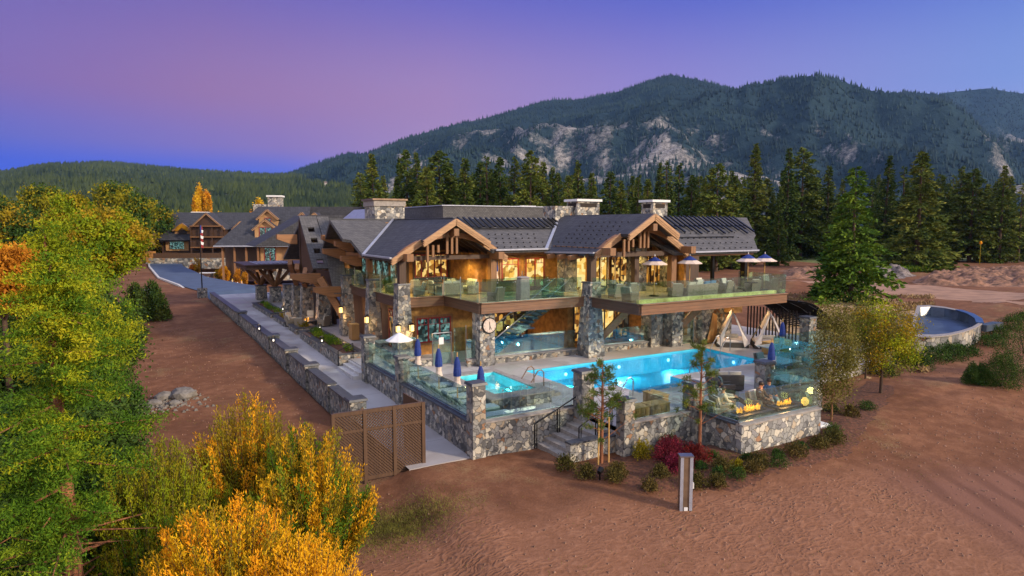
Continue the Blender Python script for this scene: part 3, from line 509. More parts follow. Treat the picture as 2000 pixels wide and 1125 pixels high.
# stone columns: tapered, plain pyramidal stone shafts
def column(x,y,w0,w1,z1,mat='stone',lantern=None,z0=-.3,cap=.09):
    c=MB().taper(x,y,z0,z1,w0/2,w0/2,w1/2,w1/2).build('stone_column',mat,CH)
    MB().taper(x,y,z1,z1+cap,w1/2+.06,w1/2+.06,w1/2+.03,w1/2+.03).build('cap','cap',c)
    for (lx,ly,lz) in (lantern or []):
        q=MB(); q.box(lx-.14,ly-.14,lz-.22,lx+.14,ly+.14,lz-.2); q.taper(lx,ly,lz+.2,lz+.3,.17,.17,.05,.05)
        for sx in(-1,1):
            for sy in (-1,1): q.box(lx+sx*.12-.015,ly+sy*.12-.015,lz-.2,lx+sx*.12+.015,ly+sy*.12+.015,lz+.2)
        q.beam((lx,ly,lz+.34),(x,y,lz+.36),.03,.03); l=q.build('wall_lantern','black_metal',c)
        MB().box(lx-.1,ly-.1,lz-.19,lx+.1,ly+.1,lz+.19).build('lantern_glass','lantern_glass',l)
        light('lantern_bulb',(lx-.1*(0 if abs(lx-x)<.1 else (1 if lx>x else -1)),ly-.3,lz-.45),22,WARM,.1,l)
    return c
column(3.05,15.35,1.05,.72,4.45,lantern=[(2.55,14.75,1.9),(3.4,14.72,1.9)])
column(2.75,19.9,1.0,.62,4.4,lantern=[(2.15,19.4,1.9)])
column(2.6,25.3,1.0,.62,4.35,lantern=[(2.0,24.8,1.95)])
column(2.4,31.2,1.1,.8,3.0); column(1.9,34.6,1.1,.8,2.9); column(1.75,37.2,1.1,.8,2.8); column(1.65,40.3,1.2,.9,2.6); column(4.5,40.3,1.2,.9,2.6)
column(6.35,11.15,.95,.95,3.05,'stone')
column(13.3,10.2,1.25,.78,4.5,'stone',z0=0)
column(20.1,10.2,.95,.95,3.05); column(22.6,10.0,1.05,1.05,3.05); column(25.6,11,1.0,1.0,3.05); column(18.9,10.9,1.0,1.0,3.05)
# clock on the corner column
ck=MB().cyl((6.45,10.66,2.35),(6.45,10.6,2.35),.46,None,28).build('wall_clock','black_metal',CH); MB().cyl((6.45,10.6,2.35),(6.45,10.575,2.35),.40,None,28).build('dial','canvas',ck)
b=MB(); 
for k in range(12): t=k*PI/6; b.beam((6.45+.33*math.sin(t),10.565,2.35+.33*math.cos(t)),(6.45+.37*math.sin(t),10.565,2.35+.37*math.cos(t)),.014,.02)
b.beam((6.45,10.56,2.35),(6.42,10.56,2.58),.025,.012); b.beam((6.45,10.56,2.35),(6.55,10.56,2.12),.03,.012); b.beam((6.45,10.56,2.35),(6.43,10.56,2.12),.02,.012); b.build('clock_hand','black_metal',ck)
# walls -------------------------------------------------------------
def wall(x0,y0,z0,x1,y1,z1,mat='ochre',name='wall'): return MB().box(x0,y0,z0,x1,y1,z1).build(name,mat,CH)
wall(3.75,15.7,0,8.0,15.95,3.15); wall(3.7,15.96,0,3.95,30,3.15,'timber'); wall(8.0,15.7,0,8.25,18,3.15)
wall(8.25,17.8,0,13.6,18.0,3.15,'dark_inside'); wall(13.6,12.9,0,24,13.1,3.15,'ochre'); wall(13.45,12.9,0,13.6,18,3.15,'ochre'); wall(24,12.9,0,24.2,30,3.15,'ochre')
wall(24.2,15,0,28,15.2,3.15,'timber_dark')
# upper storey
wall(9.5,15.8,DZ,16.2,16.0,6.35); wall(9.4,15.8,DZ,9.5,20,6.1,'ochre'); wall(8.2,16.6,DZ,9.4,16.8,6.2); wall(8.2,16.8,DZ,8.4,19.6,6.2)
wall(5.2,19.6,DZ,8.2,19.8,6.3); wall(5.0,19.6,DZ,5.2,29.6,5.7,'timber_dark'); wall(3.0,29.6,DZ,5.2,29.8,6.2,'timber_dark')
wall(16.2,14.6,DZ,16.4,16,6.35,'ochre'); wall(16.4,14.6,DZ,23.5,14.8,6.4,'ochre'); wall(23.4,12.6,DZ,23.6,14.6,6.3,'ochre'); wall(23.6,17.5,DZ,30,17.7,6.3,'timber_dark')
wall(5.2,24,5.8,16,24.2,8.2,'ochre')
def window(x0,x1,z0,z1,p,axis='y',cols=2,trans=.42,frame='red_frame',pane='pane_warm',dep=.07,nm='window',solid=0):
    # in a wall facing -y (axis 'y') at y=p or facing -x (axis 'x') at x=p
    def B(b,a0,a1,c0,c1,d0,d1):
        if axis=='y': b.box(a0,p-d1,c0,a1,p-d0,c1)
        else: b.box(p-d1,a0,c0,p-d0,a1,c1)
    b=MB(); t=.075; B(b,x0,x0+t,z0,z1,-.03,dep); B(b,x1-t,x1,z0,z1,-.03,dep); B(b,x0+t,x1-t,z1-t,z1,-.03,dep); B(b,x0+t,x1-t,z0,z0+t,-.03,dep)
    w=(x1-x0)/cols
    for k in range(1,cols): B(b,x0+k*w-.045,x0+k*w+.045,z0+t,z1-t,-.03,dep-.003)
    if solid:
        B(b,x0+t,x1-t,z0+t,z0+solid,-.02,dep-.012)
    zt=z1-trans
    if trans:
        for k in range(cols):
            B(b,x0+k*w+.05,x0+(k+1)*w-.05,zt-.02,zt+.02,-.02,dep-.02)
            for j in (1,2): B(b,x0+k*w+w*j/3-.014,x0+k*w+w*j/3+.014,zt+.02,z1-t,-.02,dep-.02)
    f=b.build(nm,frame,CH); q=MB(); B(q,x0+t*.5,x1-t*.5,z0+t*.5,z1-t*.5,-.0,.02); q.build('pane',pane,f); return f
def casing(x0,x1,z0,z1,p,axis='y',mat='timber_x',w=.14):
    b=MB()
    def B(a0,a1,c0,c1):
        if axis=='y': b.box(a0,p-.05,c0,a1,p,c1)
        else: b.box(p-.05,a0,c0,p,a1,c1)
    B(x0-w,x0,z0-w,z1+w); B(x1,x1+w,z0-w,z1+w); B(x0,x1,z1,z1+w); B(x0,x1,z0-w,z0); b.build('casing',mat,CH)
window(4.1,6.4,.75,2.3,15.7,cols=3,pane='pane_teal'); casing(4.1,6.4,.75,2.3,15.7,mat='timber')
window(16.0,19.4,.05,2.55,3.7,'x',4,.45,pane='pane_dim',nm='door'); window(21.0,24.0,.05,2.4,3.7,'x',3,.4,'timber_dark','pane_dim')
window(10.15,11.45,4.3,5.82,15.8,cols=1,pane='pane_bright',trans=.4); casing(10.15,11.45,4.3,5.82,15.8)
window(12.0,13.5,DZ+.02,5.82,15.8,cols=2,pane='pane_bright',trans=.36,nm='door',solid=.3); casing(12.0,13.5,DZ+.16,5.82,15.8,w=.12)
window(5.6,8.0,4.45,6.05,19.6,cols=5,frame='red_frame',pane='pane_warm',trans=.3); casing(5.6,8.0,4.45,6.05,19.6,mat='timber_dark')
window(9.45,9.85,DZ+.05,5.75,15.79,cols=1,frame='timber_dark',pane='pane_dim',trans=.3,nm='door')
for y0,y1 in ((20.2,22.6),(22.8,25.6),(25.8,29)): window(y0,y1,DZ+.4,5.55,5.0,'x',2,.0,'timber_dark','pane_teal')
for x0,x1,pn in ((16.6,18.0,'pane_bright'),(18.3,20.0,'pane_warm'),(20.2,21.9,'pane_warm'),(22.0,23.3,'pane_warm')): window(x0,x1,DZ+.05,6.0,14.6,cols=2,frame='timber_dark',pane=pn,trans=.4)
window(8.6,13.3,.1,3.0,17.8,cols=5,frame='timber_dark',pane='pane_warm',trans=.5)
for x0,x1,pn in ((13.9,15.4,'pane_warm'),(15.6,17.3,'pane_bright'),(17.5,18.6,'pane_dim'),(20.6,22.0,'pane_dim'),(22.3,23.8,'pane_warm')): window(x0,x1,.35 if x0<18 else .1,2.75,12.9,cols=2,frame='timber_dark',pane=pn,trans=.5)
# stone piers inside the porches
column(14.3,14.2,.95,.95,6.3,'stone',z0=DZ); column(18.6,12.2,.95,.95,6.5,'stone',z0=DZ); column(22.6,13.4,.8,.8,6.2,'stone',z0=DZ)
# lit room behind the folding doors
wall(14.8,14.7,DZ,16.2,14.75,6.3,'pane_bright','lit_room')
for k in range(3):
    x=16.45+k*.62; MB().beam((x,13.3,DZ+1.15),(x+.45,13.9,DZ+1.15),.05,2.2).build('folding_door','canvas',CH)
# timber posts ------------------------------------------------------
def post(x,y,z0,z1,w=.36,mat='timber'): return MB().box(x-w/2,y-w/2,z0,x+w/2,y+w/2,z1).build('post',mat,CH)
post(3.05,15.35,4.5,6.2,.42,'timber_dark'); post(3.1,21.5,DZ,5.9); post(3.1,26.9,DZ,5.8); post(9.1,15.1,DZ,6.15,.42,'timber'); post(13.3,10.2,4.6,6.35,.42,'timber_dark'); post(20.0,10.3,DZ,6.3,.42); post(17.1,10.6,DZ,6.3,.36,'timber_dark'); post(26.9,10.2,DZ,6.1,.4,'black_metal'); post(23.9,10.4,DZ,6.1,.2,'black_metal')
MB().box(2.9,15.6,5.75,3.3,29.5,6.05).build('eave_beam','timber',CH)
MB().box(9.3,14.75,6.1,16,14.95,6.4).build('eave_beam','timber_x',CH)
MB().box(20.4,9.7,5.95,27.2,9.95,6.2).build('eave_beam','timber_x',CH)
# braces under the balcony
for (p,q) in (((13.9,10.2,.9),(15.6,9.2,3.0)),((20.5,10,1.2),(21.8,8.9,3.0)),((25.5,10.6,1.4),(26.6,9.4,3.0))): MB().beam(p,q,.3,.4).build('brace','timber_x',CH)
MB().box(25.2,9.6,1.9,26.1,10.4,3.05).build('sign_board','oak_box',CH)
# roofs -------------------------------------------------------------
def slab(name,pts,mat,th=.22,dots=None,edge=None):
    a,b_,c=[Vector(p) for p in pts[:3]]; n=(b_-a).cross(c-a).normalized()
    if n.z<0: n=-n
    m=MB(); m.prism(pts,tuple(-n*th))
    if dots:
        o_,du,dv,nu,nv=dots; o_,du,dv=Vector(o_),Vector(du),Vector(dv); m.mi(1)
        for i in range(nu):
            for j in range(nv):
                p=o_+du*(i+.5*(j%2))+dv*j+n*.045; m.box(p.x-.035,p.y-.03,p.z-.05,p.x+.035,p.y+.03,p.z+.02)
    return m.build(name,[mat,'black_metal'] if dots else mat,CH)
sl_=.61
# left gable
LX,LZ=6.0,8.42
slab('roof',[(LX,14.0,LZ),(3.9,14.0,LZ-.61*2.1),(3.9,14.6,LZ-.61*2.1),(2.15,14.6,LZ-.61*3.85),(2.15,19.8,LZ-.61*3.85),(LX,24.5,LZ)],'shingle')
slab('roof',[(LX,14.0,LZ),(8.3,14.0,LZ-.61*2.3),(8.3,14.6,LZ-.61*2.3),(9.85,14.6,LZ-.61*3.85),(9.85,16,LZ-.61*3.85),(LX,22,LZ)],'shingle')
# main west section and its prow
slab('roof',[(1.3,24.5,8.42),(LX,24.5,8.42),(2.15,19.85,6.07),(1.95,21.7,7.0),(1.45,21.9,7.1)],'shingle_grey')
slab('roof',[(1.3,24.5,8.42),(12,24.5,8.42),(12,29.5,6.0),(1.9,29.5,6.0)],'shingle_grey')
# middle section
slab('roof',[(8.7,14.3,6.45),(13.1,14.3,6.45),(16.9,18.5,8.45),(6.6,18.5,8.45)],'shingle_grey',dots=((9.2,14.6,6.6),(.5,0,0),(0,.55,.262),8,4))
slab('roof',[(6.3,18.5,8.45),(17.5,18.5,8.45),(17.5,23,8.5),(6.3,23,8.5)],'shingle_grey')
# right gable
GX_,GZ=16.7,8.72
slab('roof',[(GX_,8.5,GZ),(14.7,8.5,GZ-1.24),(14.7,9.4,GZ-1.24),(12.9,9.4,GZ-2.356),(12.65,14.3,6.36-.15),(GX_-.2,18.6,GZ-.12)],'shingle',dots=((13.2,9.7,6.62),(0,.6,0),(.42,0,.26),8,7))
slab('roof',[(GX_,8.5,GZ),(18.7,8.5,GZ-1.24),(18.7,9.4,GZ-1.24),(20.5,9.4,GZ-2.356),(20.5,12,GZ-2.356),(GX_,18.6,GZ)],'shingle')
# right wing with raked prow end
slab('roof',[(19.4,9.4,6.25),(27.3,9.4,6.25),(28.6,10.9,7.07),(29.2,11.2,7.25),(31.0,13.6,8.6),(17.0,13.6,8.6)],'shingle_grey',dots=((20.9,9.7,6.43),(.55,0,0),(0,.6,.336),12,4))
slab('roof',[(17,13.6,8.6),(31.0,13.6,8.6),(28.5,18.5,5.9),(17,18.5,5.9)],'shingle_grey')
# flat roofs and rear roofs behind the ridge
MB().box(9.5,23.5,6,24,40,9.45).build('roof','shingle_grey',CH); MB().box(9.4,23.4,9.452,24.1,40.1,9.52).build('roof_edge','flash',CH)
MB().box(13,31,9.53,15.4,33,9.75).build('roof_hatch','canvas_white',CH); MB().box(19,28,9.53,20.6,29.5,9.72).build('roof_hatch','canvas_white',CH)
b=MB().prism([(4.2,27.5,7.6),(6.4,27.5,9.35),(8.8,27.5,7.6)],(0,8,0)); b.build('roof','flash',CH)
b=MB(); b.beam((4.1,27.35,7.5),(6.4,27.35,9.4),.16,.28); b.beam((6.4,27.35,9.4),(8.9,27.35,7.5),.16,.28); b.build('rake_board','rake',CH)
b=MB().prism([(-.6,44,6),(4.5,44,9.0),(10,44,9.0),(10,44,6)],(0,6,0)); b.build('roof','shingle_far',CH)
# metal edge, ridge and valley strips
def strip(pts,w=.12,h=.05,mat='flash',nm='metal_edge'):
    b=MB(); 
    for p,q in zip(pts,pts[1:]): b.beam(p,q,w,h)
    b.build(nm,mat,CH)
strip([(2.15,19.8,6.13),(LX,24.5,8.48)],.2); strip([(2.12,14.6,6.1),(2.12,19.8,6.1)],.14,.1); strip([(LX,14.2,LZ+.03),(LX,24.3,LZ+.03)],.16,.05,'cap')
strip([(12.7,14.3,6.47),(16.7,18.6,8.68)],.2); strip([(8.9,14.27,6.46),(12.8,14.27,6.46)],.14,.1); strip([(12.85,9.4,6.37),(12.62,14.3,6.24)],.14,.1); strip([(20.6,9.36,6.25),(27.3,9.36,6.25)],.14,.1); strip([(9.3,18.5,8.47),(16.6,18.5,8.47)],.12,.04); strip([(1.3,24.5,8.44),(LX,24.5,8.46)],.14,.05,'cap')
# rake boards (stepped bargeboards), trusses
def rake(x0,z0,x1,z1,y,n=3):
    b=MB()
    for k in range(n): b.beam((x0,y-.03*(n-k),z0-.09-.12*k),(x1,y-.03*(n-k),z1-.09-.12*k),.15,.155,(0,0,1))
    b.build('rake_board','rake',CH)
def gable(cx,cz,yf,yb,xl,xr,xs,s,px0,px1):
    # upper (forward) and lower (set back) bargeboards
    rake(cx+.0,cz,xs[0],cz-s*(cx-xs[0]),yf); rake(cx,cz,xs[1],cz-s*(xs[1]-cx),yf); rake(xs[0]+.1,cz-s*(cx-xs[0]-.1),xl,cz-s*(cx-xl),yb); rake(xs[1]-.1,cz-s*(xs[1]-cx-.1),xr,cz-s*(xr-cx),yb)
    # arched collar
    b=MB(); n=14; zc=cz-s*(cx-xl)+.15; x0,x1=xl+.5,xr-.5; hh=1.2
    P=[(x0+(x1-x0)*k/n, zc+hh*math.sin(PI*k/n)**.8 if 0<k<n else zc) for k in range(n+1)]
    for (a,za),(c,zc_) in zip(P,P[1:]): b.beam((a,yb+.1,za),(c,yb+.1,zc_),.3,.3)
    b.build('arched_collar','timber_x',CH)
    for k,(dx,top,bot) in enumerate(((-.32,.0,.55),(.0,.1,.55),(.32,.3,.55),(-1.25,.5,.35),(-1.6,.6,.35),(-.9,.45,.35))):
        x=cx+dx; zt=cz-s*abs(dx)-.75-(top if k>2 else .0); MB().box(x-.07,yb-.1,zc+hh-.6-bot+(.35 if k>2 else 0),x+.07,yb+.04,zt-(.3 if k>2 else 0)).build('hanging_post','timber',CH)
    MB().box(cx-.16,yf-.15,cz-1.05,cx+.16,yb+4,cz-.62).build('ridge_beam','timber',CH)
    for x in (px0,px1): MB().box(x-.2,yf-.1,zc-.32,x+.2,yb+5,zc+.12).build('outrigger_beam','timber',CH)
    for k in range(5): # rafters inside the porch roof
        y=yb+.9+k*.9
        for q in (-1,1): MB().beam((cx,y,cz-.4),(cx+q*(cx-xl-.2),y,cz-.4-s*(cx-xl-.2)),.12,.2).build('rafter','timber_dark',CH)
    MB().prism([(xl+.6,yb+5.2,zc-.2),(cx,yb+5.2,cz-.3),(xr-.6,yb+5.2,zc-.2)],(0,.1,0)).build('gable_infill','timber_dark',CH)
gable(LX,LZ,14.0,14.6,2.15,9.85,(3.9,8.3),.61,3.05,9.1)
gable(GX_,GZ,8.5,9.4,12.95,20.45,(14.7,18.7),.62,13.5,20.0)
MB().box(12.9,10.0,6.05,20.6,10.35,6.35).build('tie_beam','timber_dark',CH); MB().box(3.0,15.1,5.9,9.3,15.4,6.15).build('tie_beam','timber_dark',CH)
for k in range(3): MB().beam((12.3,11.2+k*1.15,6.0),(13.4,11.2+k*1.15,6.15),.25,.28).build('rafter_tail','timber_x',CH)
# black strips of the solar racks on the roof
def rack(x0,x1,n,y1,z1,slope,l0,l1,name,mid):
    for k in range(n):
        x=x0+(x1-x0)*k/(n-1); ln=l0+(l1-l0)*((k*7)%5)/4
        MB().beam((x,y1,z1+.16),(x+.05,y1-ln,z1+.16-ln*slope),.15,.09).build(name,'black_metal',CH)
    MB().beam((x0-.2,y1-mid,z1-mid*slope+.09),(x1+.2,y1-mid,z1-mid*slope+.09),.06,.06).build('rail','black_metal',CH)
rack(8.2,16.3,20,18.3,8.36,.476,1.25,1.45,'solar_tube',1.4); rack(20.3,29.2,20,13.4,8.5,.56,1.4,2.2,'solar_tube',1.1)
MB().beam((20.8,10.9,7.19),(26.5,10.9,7.19),.06,.06).build('snow_rail','black_metal',CH)
# chimneys
def chimney(x0,y0,x1,y1,z0,z1,mat,openv=True):
    c=MB().box(x0,y0,z0,x1,y1,z1).build('chimney',mat,CH)
    if openv:
        MB().box(x0+.25,y0-.012,z1-.42,x1-.25,y0+.1,z1-.12).build('vent','dark_inside',c); MB().box(x0-.012,y0+.2,z1-.42,x0+.1,y1-.2,z1-.12).build('vent','dark_inside',c)
        MB().box(x0-.15,y0-.15,z1,x1+.15,y1+.15,z1+.17).build('cap','canvas_white',c)
    else:
        MB().box(x0-.08,y0-.08,z1,x1+.08,y1+.08,z1+.42).build('cap','cap_pale',c); MB().box(x0-.2,y0-.2,z1+.42,x1+.2,y1+.2,z1+.55).build('rim','bronze',c)
chimney(4.7,24.9,7.0,27.2,7.8,9.4,'stone_pale',False)
chimney(17.6,17.6,19.6,19.0,7.8,9.75,'stone_pale'); chimney(21.5,13.9,22.9,15.1,7.8,9.65,'stone_pale')
MB().box(15.9,18.0,8.2,17.5,19.6,9.4).build('chimney','stone_pale',CH)
# entry: steep shingled panels with square openings, big brackets
def holed(name,p0,p1,w,holes,mat,hx=.42,th=.16,sg=1):
    # panel from top edge p0 to bottom p1 (y,z) spanning x in w ; square holes at fractions
    p0,p1=Vector(p0),Vector(p1); x0,x1=w; xm=(x0+x1)/2; ln=(p1-p0).length; m=MB()
    def Q(xa,xb,t0,t1):
        a=p0.lerp(p1,t0); c=p0.lerp(p1,t1); d=(p1-p0).normalized(); n=Vector((0,d.z,-d.y))*th
        m.prism([(xa,a.y,a.z),(xb,a.y,a.z),(xb,c.y,c.z),(xa,c.y,c.z)],tuple(n))
    last=0
    for t in holes:
        h=hx/2/ln; Q(x0,x1,last,t-h); Q(x0,xm-hx/2,t-h,t+h); Q(xm+hx/2,x1,t-h,t+h); last=t+h
    Q(x0,x1,last,1); return m.build(name,mat,CH)
holed('entry_roof_panel',(0,31,8.6),(0,27,4.75),(.65,1.95),(.27,.48,.68,.88),'shingle_grey',.5)
holed('entry_roof_panel',(0,27.6,6.2),(0,25.4,3.0),(1.7,2.85),(),'shingle_grey'); holed('entry_roof_panel',(0,31,8.58),(0,28.6,6.3),(2.0,2.9),(),'shingle_grey')
MB().box(.68,31.1,4.2,1.9,31.3,8.5).build('wall','timber_dark',CH); MB().prism([(.75,31,8.3),(.75,27.3,4.7),(.75,31,3.4)],(.12,0,0)).build('gable_side','timber_dark',CH)
for (x,y,z,l) in ((-.5,30.6,7.3,.9),(-.3,27.0,4.5,1.5),(.9,25.3,3.6,1.3),(2.0,27.0,7.3,.7),(1.9,26.4,6.3,1.0),(2.3,23.2,5.9,.8),(2.1,23.9,6.9,.7)):
    MB().prism([(x-.6,y,z),(x-.6,y,z-.35),(x+l*.5,y,z-.75),(x+l,y,z-.75),(x+l,y,z)],(0,.45,0)).build('bracket','timber_x',CH)
for p,q in (((2.4,31.2,3.0),(.6,29.2,4.6)),((1.9,34.6,2.9),(.4,31,4.8)),((2.6,25.4,1.0),(1.0,26.4,4.2)),((1.7,37.2,2.8),(.5,34,5))): MB().beam(p,q,.35,.5).build('strut','timber_x',CH)
wall(3.2,31,0,3.4,38,4.2,'timber_dark'); MB().prism([(.8,31,8.5),(.8,38,5.2),(.8,38,5.0),(.8,31,8.3)],(4,0,0)).build('roof','shingle_grey',CH)
# yellow floor wash and porch lamps (lit soffit lights)
def soffit(x,y,z,e,col=WARM,sz=.12):
    f=MB().cyl((x,y,z),(x,y,z+.05),.09,None,10).build('soffit_lamp','lamp_white',CH); light('soffit_bulb',(x,y,z-.12),e*1.9,col,sz,f,'SPOT',(0,0,0),R(160))
YEL=(1,.70,.20)
for x,y,z,e in ((4.6,17.2,6.0,150),(7.6,16.0,6.0,150),(4.2,21.5,5.75,120),(4.2,26.5,5.6,120),(11,15.0,6.2,80),(12.8,15.0,6.2,40),(15.3,12.3,6.2,90),(18.2,11.6,6.2,60),(15.5,13.9,6.3,60),(21.6,12.6,6.1,60),(25,12.5,6.0,40),
                (16.5,11.3,2.95,45),(21,11.0,2.95,70),(23.8,9.4,2.95,90),(10.5,15.8,2.95,70),(8.4,13.2,2.95,40),(25.6,7.5,2.95,40),(19,8.5,2.95,25)): soffit(x,y,z,e,YEL if z>4 else (1,.62,.28))
# linear floor lights along the balcony edge
MB().box(13.5,6.05,DZ+.02,25.1,6.3,DZ+.22).build('strip_light','strip_light',CH)
# glass balustrades ---------------------------------------------------
def glass_run(par,pts,z0,z1,pw=1.25,mat='glass',clips=True,post=0):
    for (x0,y0),(x1,y1) in zip(pts,pts[1:]):
        ln=math.hypot(x1-x0,y1-y0); n=max(1,round(ln/pw)); dx,dy=(x1-x0)/ln,(y1-y0)/ln
        for k in range(n):
            a=ln*k/n+.012; c=ln*(k+1)/n-.012; ax,ay,bx,by=x0+dx*a,y0+dy*a,x0+dx*c,y0+dy*c
            g=MB().beam((ax,ay,(z0+z1)/2),(bx,by,(z0+z1)/2),.018,z1-z0).build('glass_panel',mat,par)
            if clips: MB().cyl((bx-dx*.05,by-dy*.05,z1-.1),(bx-dx*.05+dy*.05,by-dy*.05-dx*.05,z1-.1),.03,None,6).build('clip','steel',g)
            if post and k%post==0: MB().box(ax-.02,ay-.02,z0-.05,ax+.02,ay+.02,z1+.12).build('balustrade_post','steel',par)
glass_run(CH,[(13.0,5.45),(25.2,5.45)],DZ+.06,DZ+1.28,1.2); glass_run(CH,[(12.98,9.7),(12.98,5.45)],DZ+.06,DZ+1.28,1.2)
glass_run(CH,[(5.75,10.4),(12.7,10.4)],DZ+.06,DZ+1.28,1.25); glass_run(CH,[(5.7,15.1),(5.7,10.5)],DZ+.06,DZ+1.28,1.2,post=2); glass_run(CH,[(3.7,15.12),(5.6,15.12)],DZ+.06,DZ+1.28,1.2); glass_run(CH,[(2.88,29.6),(2.88,16.0)],DZ+.06,DZ+1.28,1.3,post=2)
glass_run(CH,[(25.25,5.5),(25.25,9.3)],DZ+.06,DZ+1.28,1.25); glass_run(CH,[(7.4,11.52),(12.2,11.52)],DZ+.06,DZ+1.15,1.25,'glass_teal'); glass_run(CH,[(7.4,13.28),(12.2,13.28)],DZ+.06,DZ+1.15,1.25,'glass_teal')
# stair down to the pool terrace
ST=wthing('floating_stair','open stair of thick dark treads with glass sides and steel rails below the deck','staircase',(9.6,12.4,0))
nst=17
for k in range(nst):
    t=(k+1)/nst; x=6.9+5.2*t; z=.18+3.4*t
    if 7<=k<=8: x=6.9+5.2*t
    MB().box(x-.19,11.75,z-.09,x+.19,13.05,z).build('tread','asphalt',ST)
MB().box(9.2,11.75,1.72,10.2,13.05,1.8).build('landing','asphalt',ST)
for y in (11.62,13.16):
    MB().prism([(6.9,y,.0),(12.2,y,3.45),(12.2,y,4.5),(6.9,y,1.15)],(0,.02,0)).build('glass_side','glass_teal',ST)
    MB().tube([(6.3,y-.05,1.05),(6.9,y-.05,1.08),(9.3,y-.05,2.62),(9.9,y-.05,2.72),(12.6,y-.05,4.62)],.035).build('handrail','steel',ST)
MB().beam((7.0,12.4,.02),(12.0,12.4,3.32),.2,.24).build('stringer','black_metal',ST)
# ------------------------------------------------------------------ stone walls with glass screens
def swall(label,x0,y0,x1,y1,zt,zb=-1.3,th=.3,mat='stone',glass=1.2,capm='cap_pale',side=1,pw=1.25,gm='glass',group=None,zt2=None,zb2=None):
    w=wthing('stone_wall',label,'wall',((x0+x1)/2,(y0+y1)/2,zb),group); dx,dy=x1-x0,y1-y0; ln=math.hypot(dx,dy); nx,ny=-dy/ln*side,dx/ln*side
    zt2=zt if zt2 is None else zt2; zb2=zb if zb2 is None else zb2
    MB().prism([(x0,y0,zb),(x1,y1,zb2),(x1,y1,zt2-.07),(x0,y0,zt-.07)],(nx*th,ny*th,0)).build('masonry',mat,w)
    o=.05; MB().prism([(x0-nx*o,y0-ny*o,zt-.068),(x1-nx*o,y1-ny*o,zt2-.068),(x1-nx*o,y1-ny*o,zt2),(x0-nx*o,y0-ny*o,zt)],(nx*(th+2*o),ny*(th+2*o),0)).build('coping',capm,w)
    if glass:
        q=.5*th; glass_run(w,[(x0+nx*q,y0+ny*q),(x1+nx*q,y1+ny*q)],zt+.01,zt+glass,pw,gm)
        MB().beam((x0+nx*q,y0+ny*q,zt+.03),(x1+nx*q,y1+ny*q,zt+.03),.06,.06).build('base_rail','steel',w)
    return w
def pier(label,x,y,w,zt,zb=-1.3,mat='stone',capm='cap',group=None):
    p=wthing('stone_pier',label,'pier',(x,y,zb),group); MB().box(x-w/2,y-w/2,zb,x+w/2,y+w/2,zt).build('masonry',mat,p)
    MB().taper(x,y,zt,zt+.1,w/2+.07,w/2+.07,w/2+.04,w/2+.04).build('cap',capm,p); return p
swall('long stone wall with glass screen beside the walkway, from the near corner pier to the middle pier',0,.3,0,7.7,.45,side=-1,capm='cap')
swall('stone wall with glass screen beside the walkway, from the middle pier to the stair pier',0,8.2,0,12.9,.45,side=-1,capm='cap')
swall('bright stone front wall under the glass by the hot tub, from the corner pier to the steps',.3,0,4.75,0,.45,mat='stone')
swall('stone front wall with glass between the steps and the pine by the yellow boxes',5.3,-2.9,8.6,-2.9,.45)
swall('short shaded side of the fire terrace wall with glass',8.7,-5.0,8.7,-3.0,.45,side=-1,capm='cap')
swall('bright stone wall with glass around the fire terrace, at the outermost corner',8.7,-5.3,13.5,-5.3,.45,mat='stone_pale')
swall('right hand return wall of the fire terrace',13.5,-5.0,13.5,-2.9,.45,side=1,gm='glass_teal')
swall('stone wall with teal glass behind the fire terrace and below the dining tables',13.5,-2.9,16.8,-2.9,.5,gm='glass_teal')
swall('stone wall with teal glass stepping back beside the lower dining table',17.1,-2.9,17.1,-.4,.5,side=1,gm='glass_teal')
swall('stone wall with teal glass beyond the dining tables, half behind the leafy young tree',17.1,-.4,20.3,-.4,.5,gm='glass_teal')
swall('return wall with teal glass near the right hand cabinets',20.6,-.4,20.6,2.5,.5,side=1,gm='glass_teal')
swall('far right terrace wall with teal glass leading to the slatted stair',20.6,2.5,27,2.5,.5,gm='glass_teal')
swall('low stone wall with glass along the lower lounge, between clock column and tall column',5.3,11.15,12.7,10.85,.4,zb=-.2,glass=1.15,gm='glass')
swall('low stone wall with glass under the balcony between two stone columns',14.0,10.6,18.4,10.6,.4,zb=-.2,glass=1.05,gm='glass')
swall('short low wall with glass across the end of the lounger terrace, by the white parasol',.3,13.0,3.0,12.9,.45,zb=-.3)
swall('short low wall left of the glass gate',3.0,12.45,3.7,12.4,.45,zb=-.2,glass=0)
pier('tall stone pier at the near corner of the lounger terrace',.22,.22,.55,1.92)
pier('stone pier in the middle of the walkway wall',.2,8.0,.55,1.6)
pier('stone pier at the far end of the walkway wall by the small steps',.2,13.2,.6,1.85)
pier('stone pier at the top of the front steps, left one, against the pool',5.0,-.25,.62,1.95)
pier('stone pier right of the front steps, behind the staked pine',5.15,-2.75,.5,1.3)
pier('stone pier behind the tall thin pine at the fire terrace',8.75,-2.75,.6,1.5)
pier('stone pier with dark cap beside the fire tables',14.4,-1.7,.6,1.6,zb=-.2)
pier('stone pier near the right hand cabinets behind teal glass',26.4,4.6,.7,2.1,zb=-.2)
gt=wthing('glass_gate','glass gate with steel frame and small white notice','gate',(4.3,12.4,0)); MB().box(3.75,12.38,.05,4.85,12.4,1.75).build('glass_panel','glass_teal',gt); MB().tube([(3.72,12.39,0),(3.72,12.39,1.85),(4.9,12.39,1.85),(4.9,12.39,0)],.035).build('frame','steel',gt); MB().box(4.1,12.36,1.2,4.4,12.375,1.6).build('notice','canvas_white',gt)
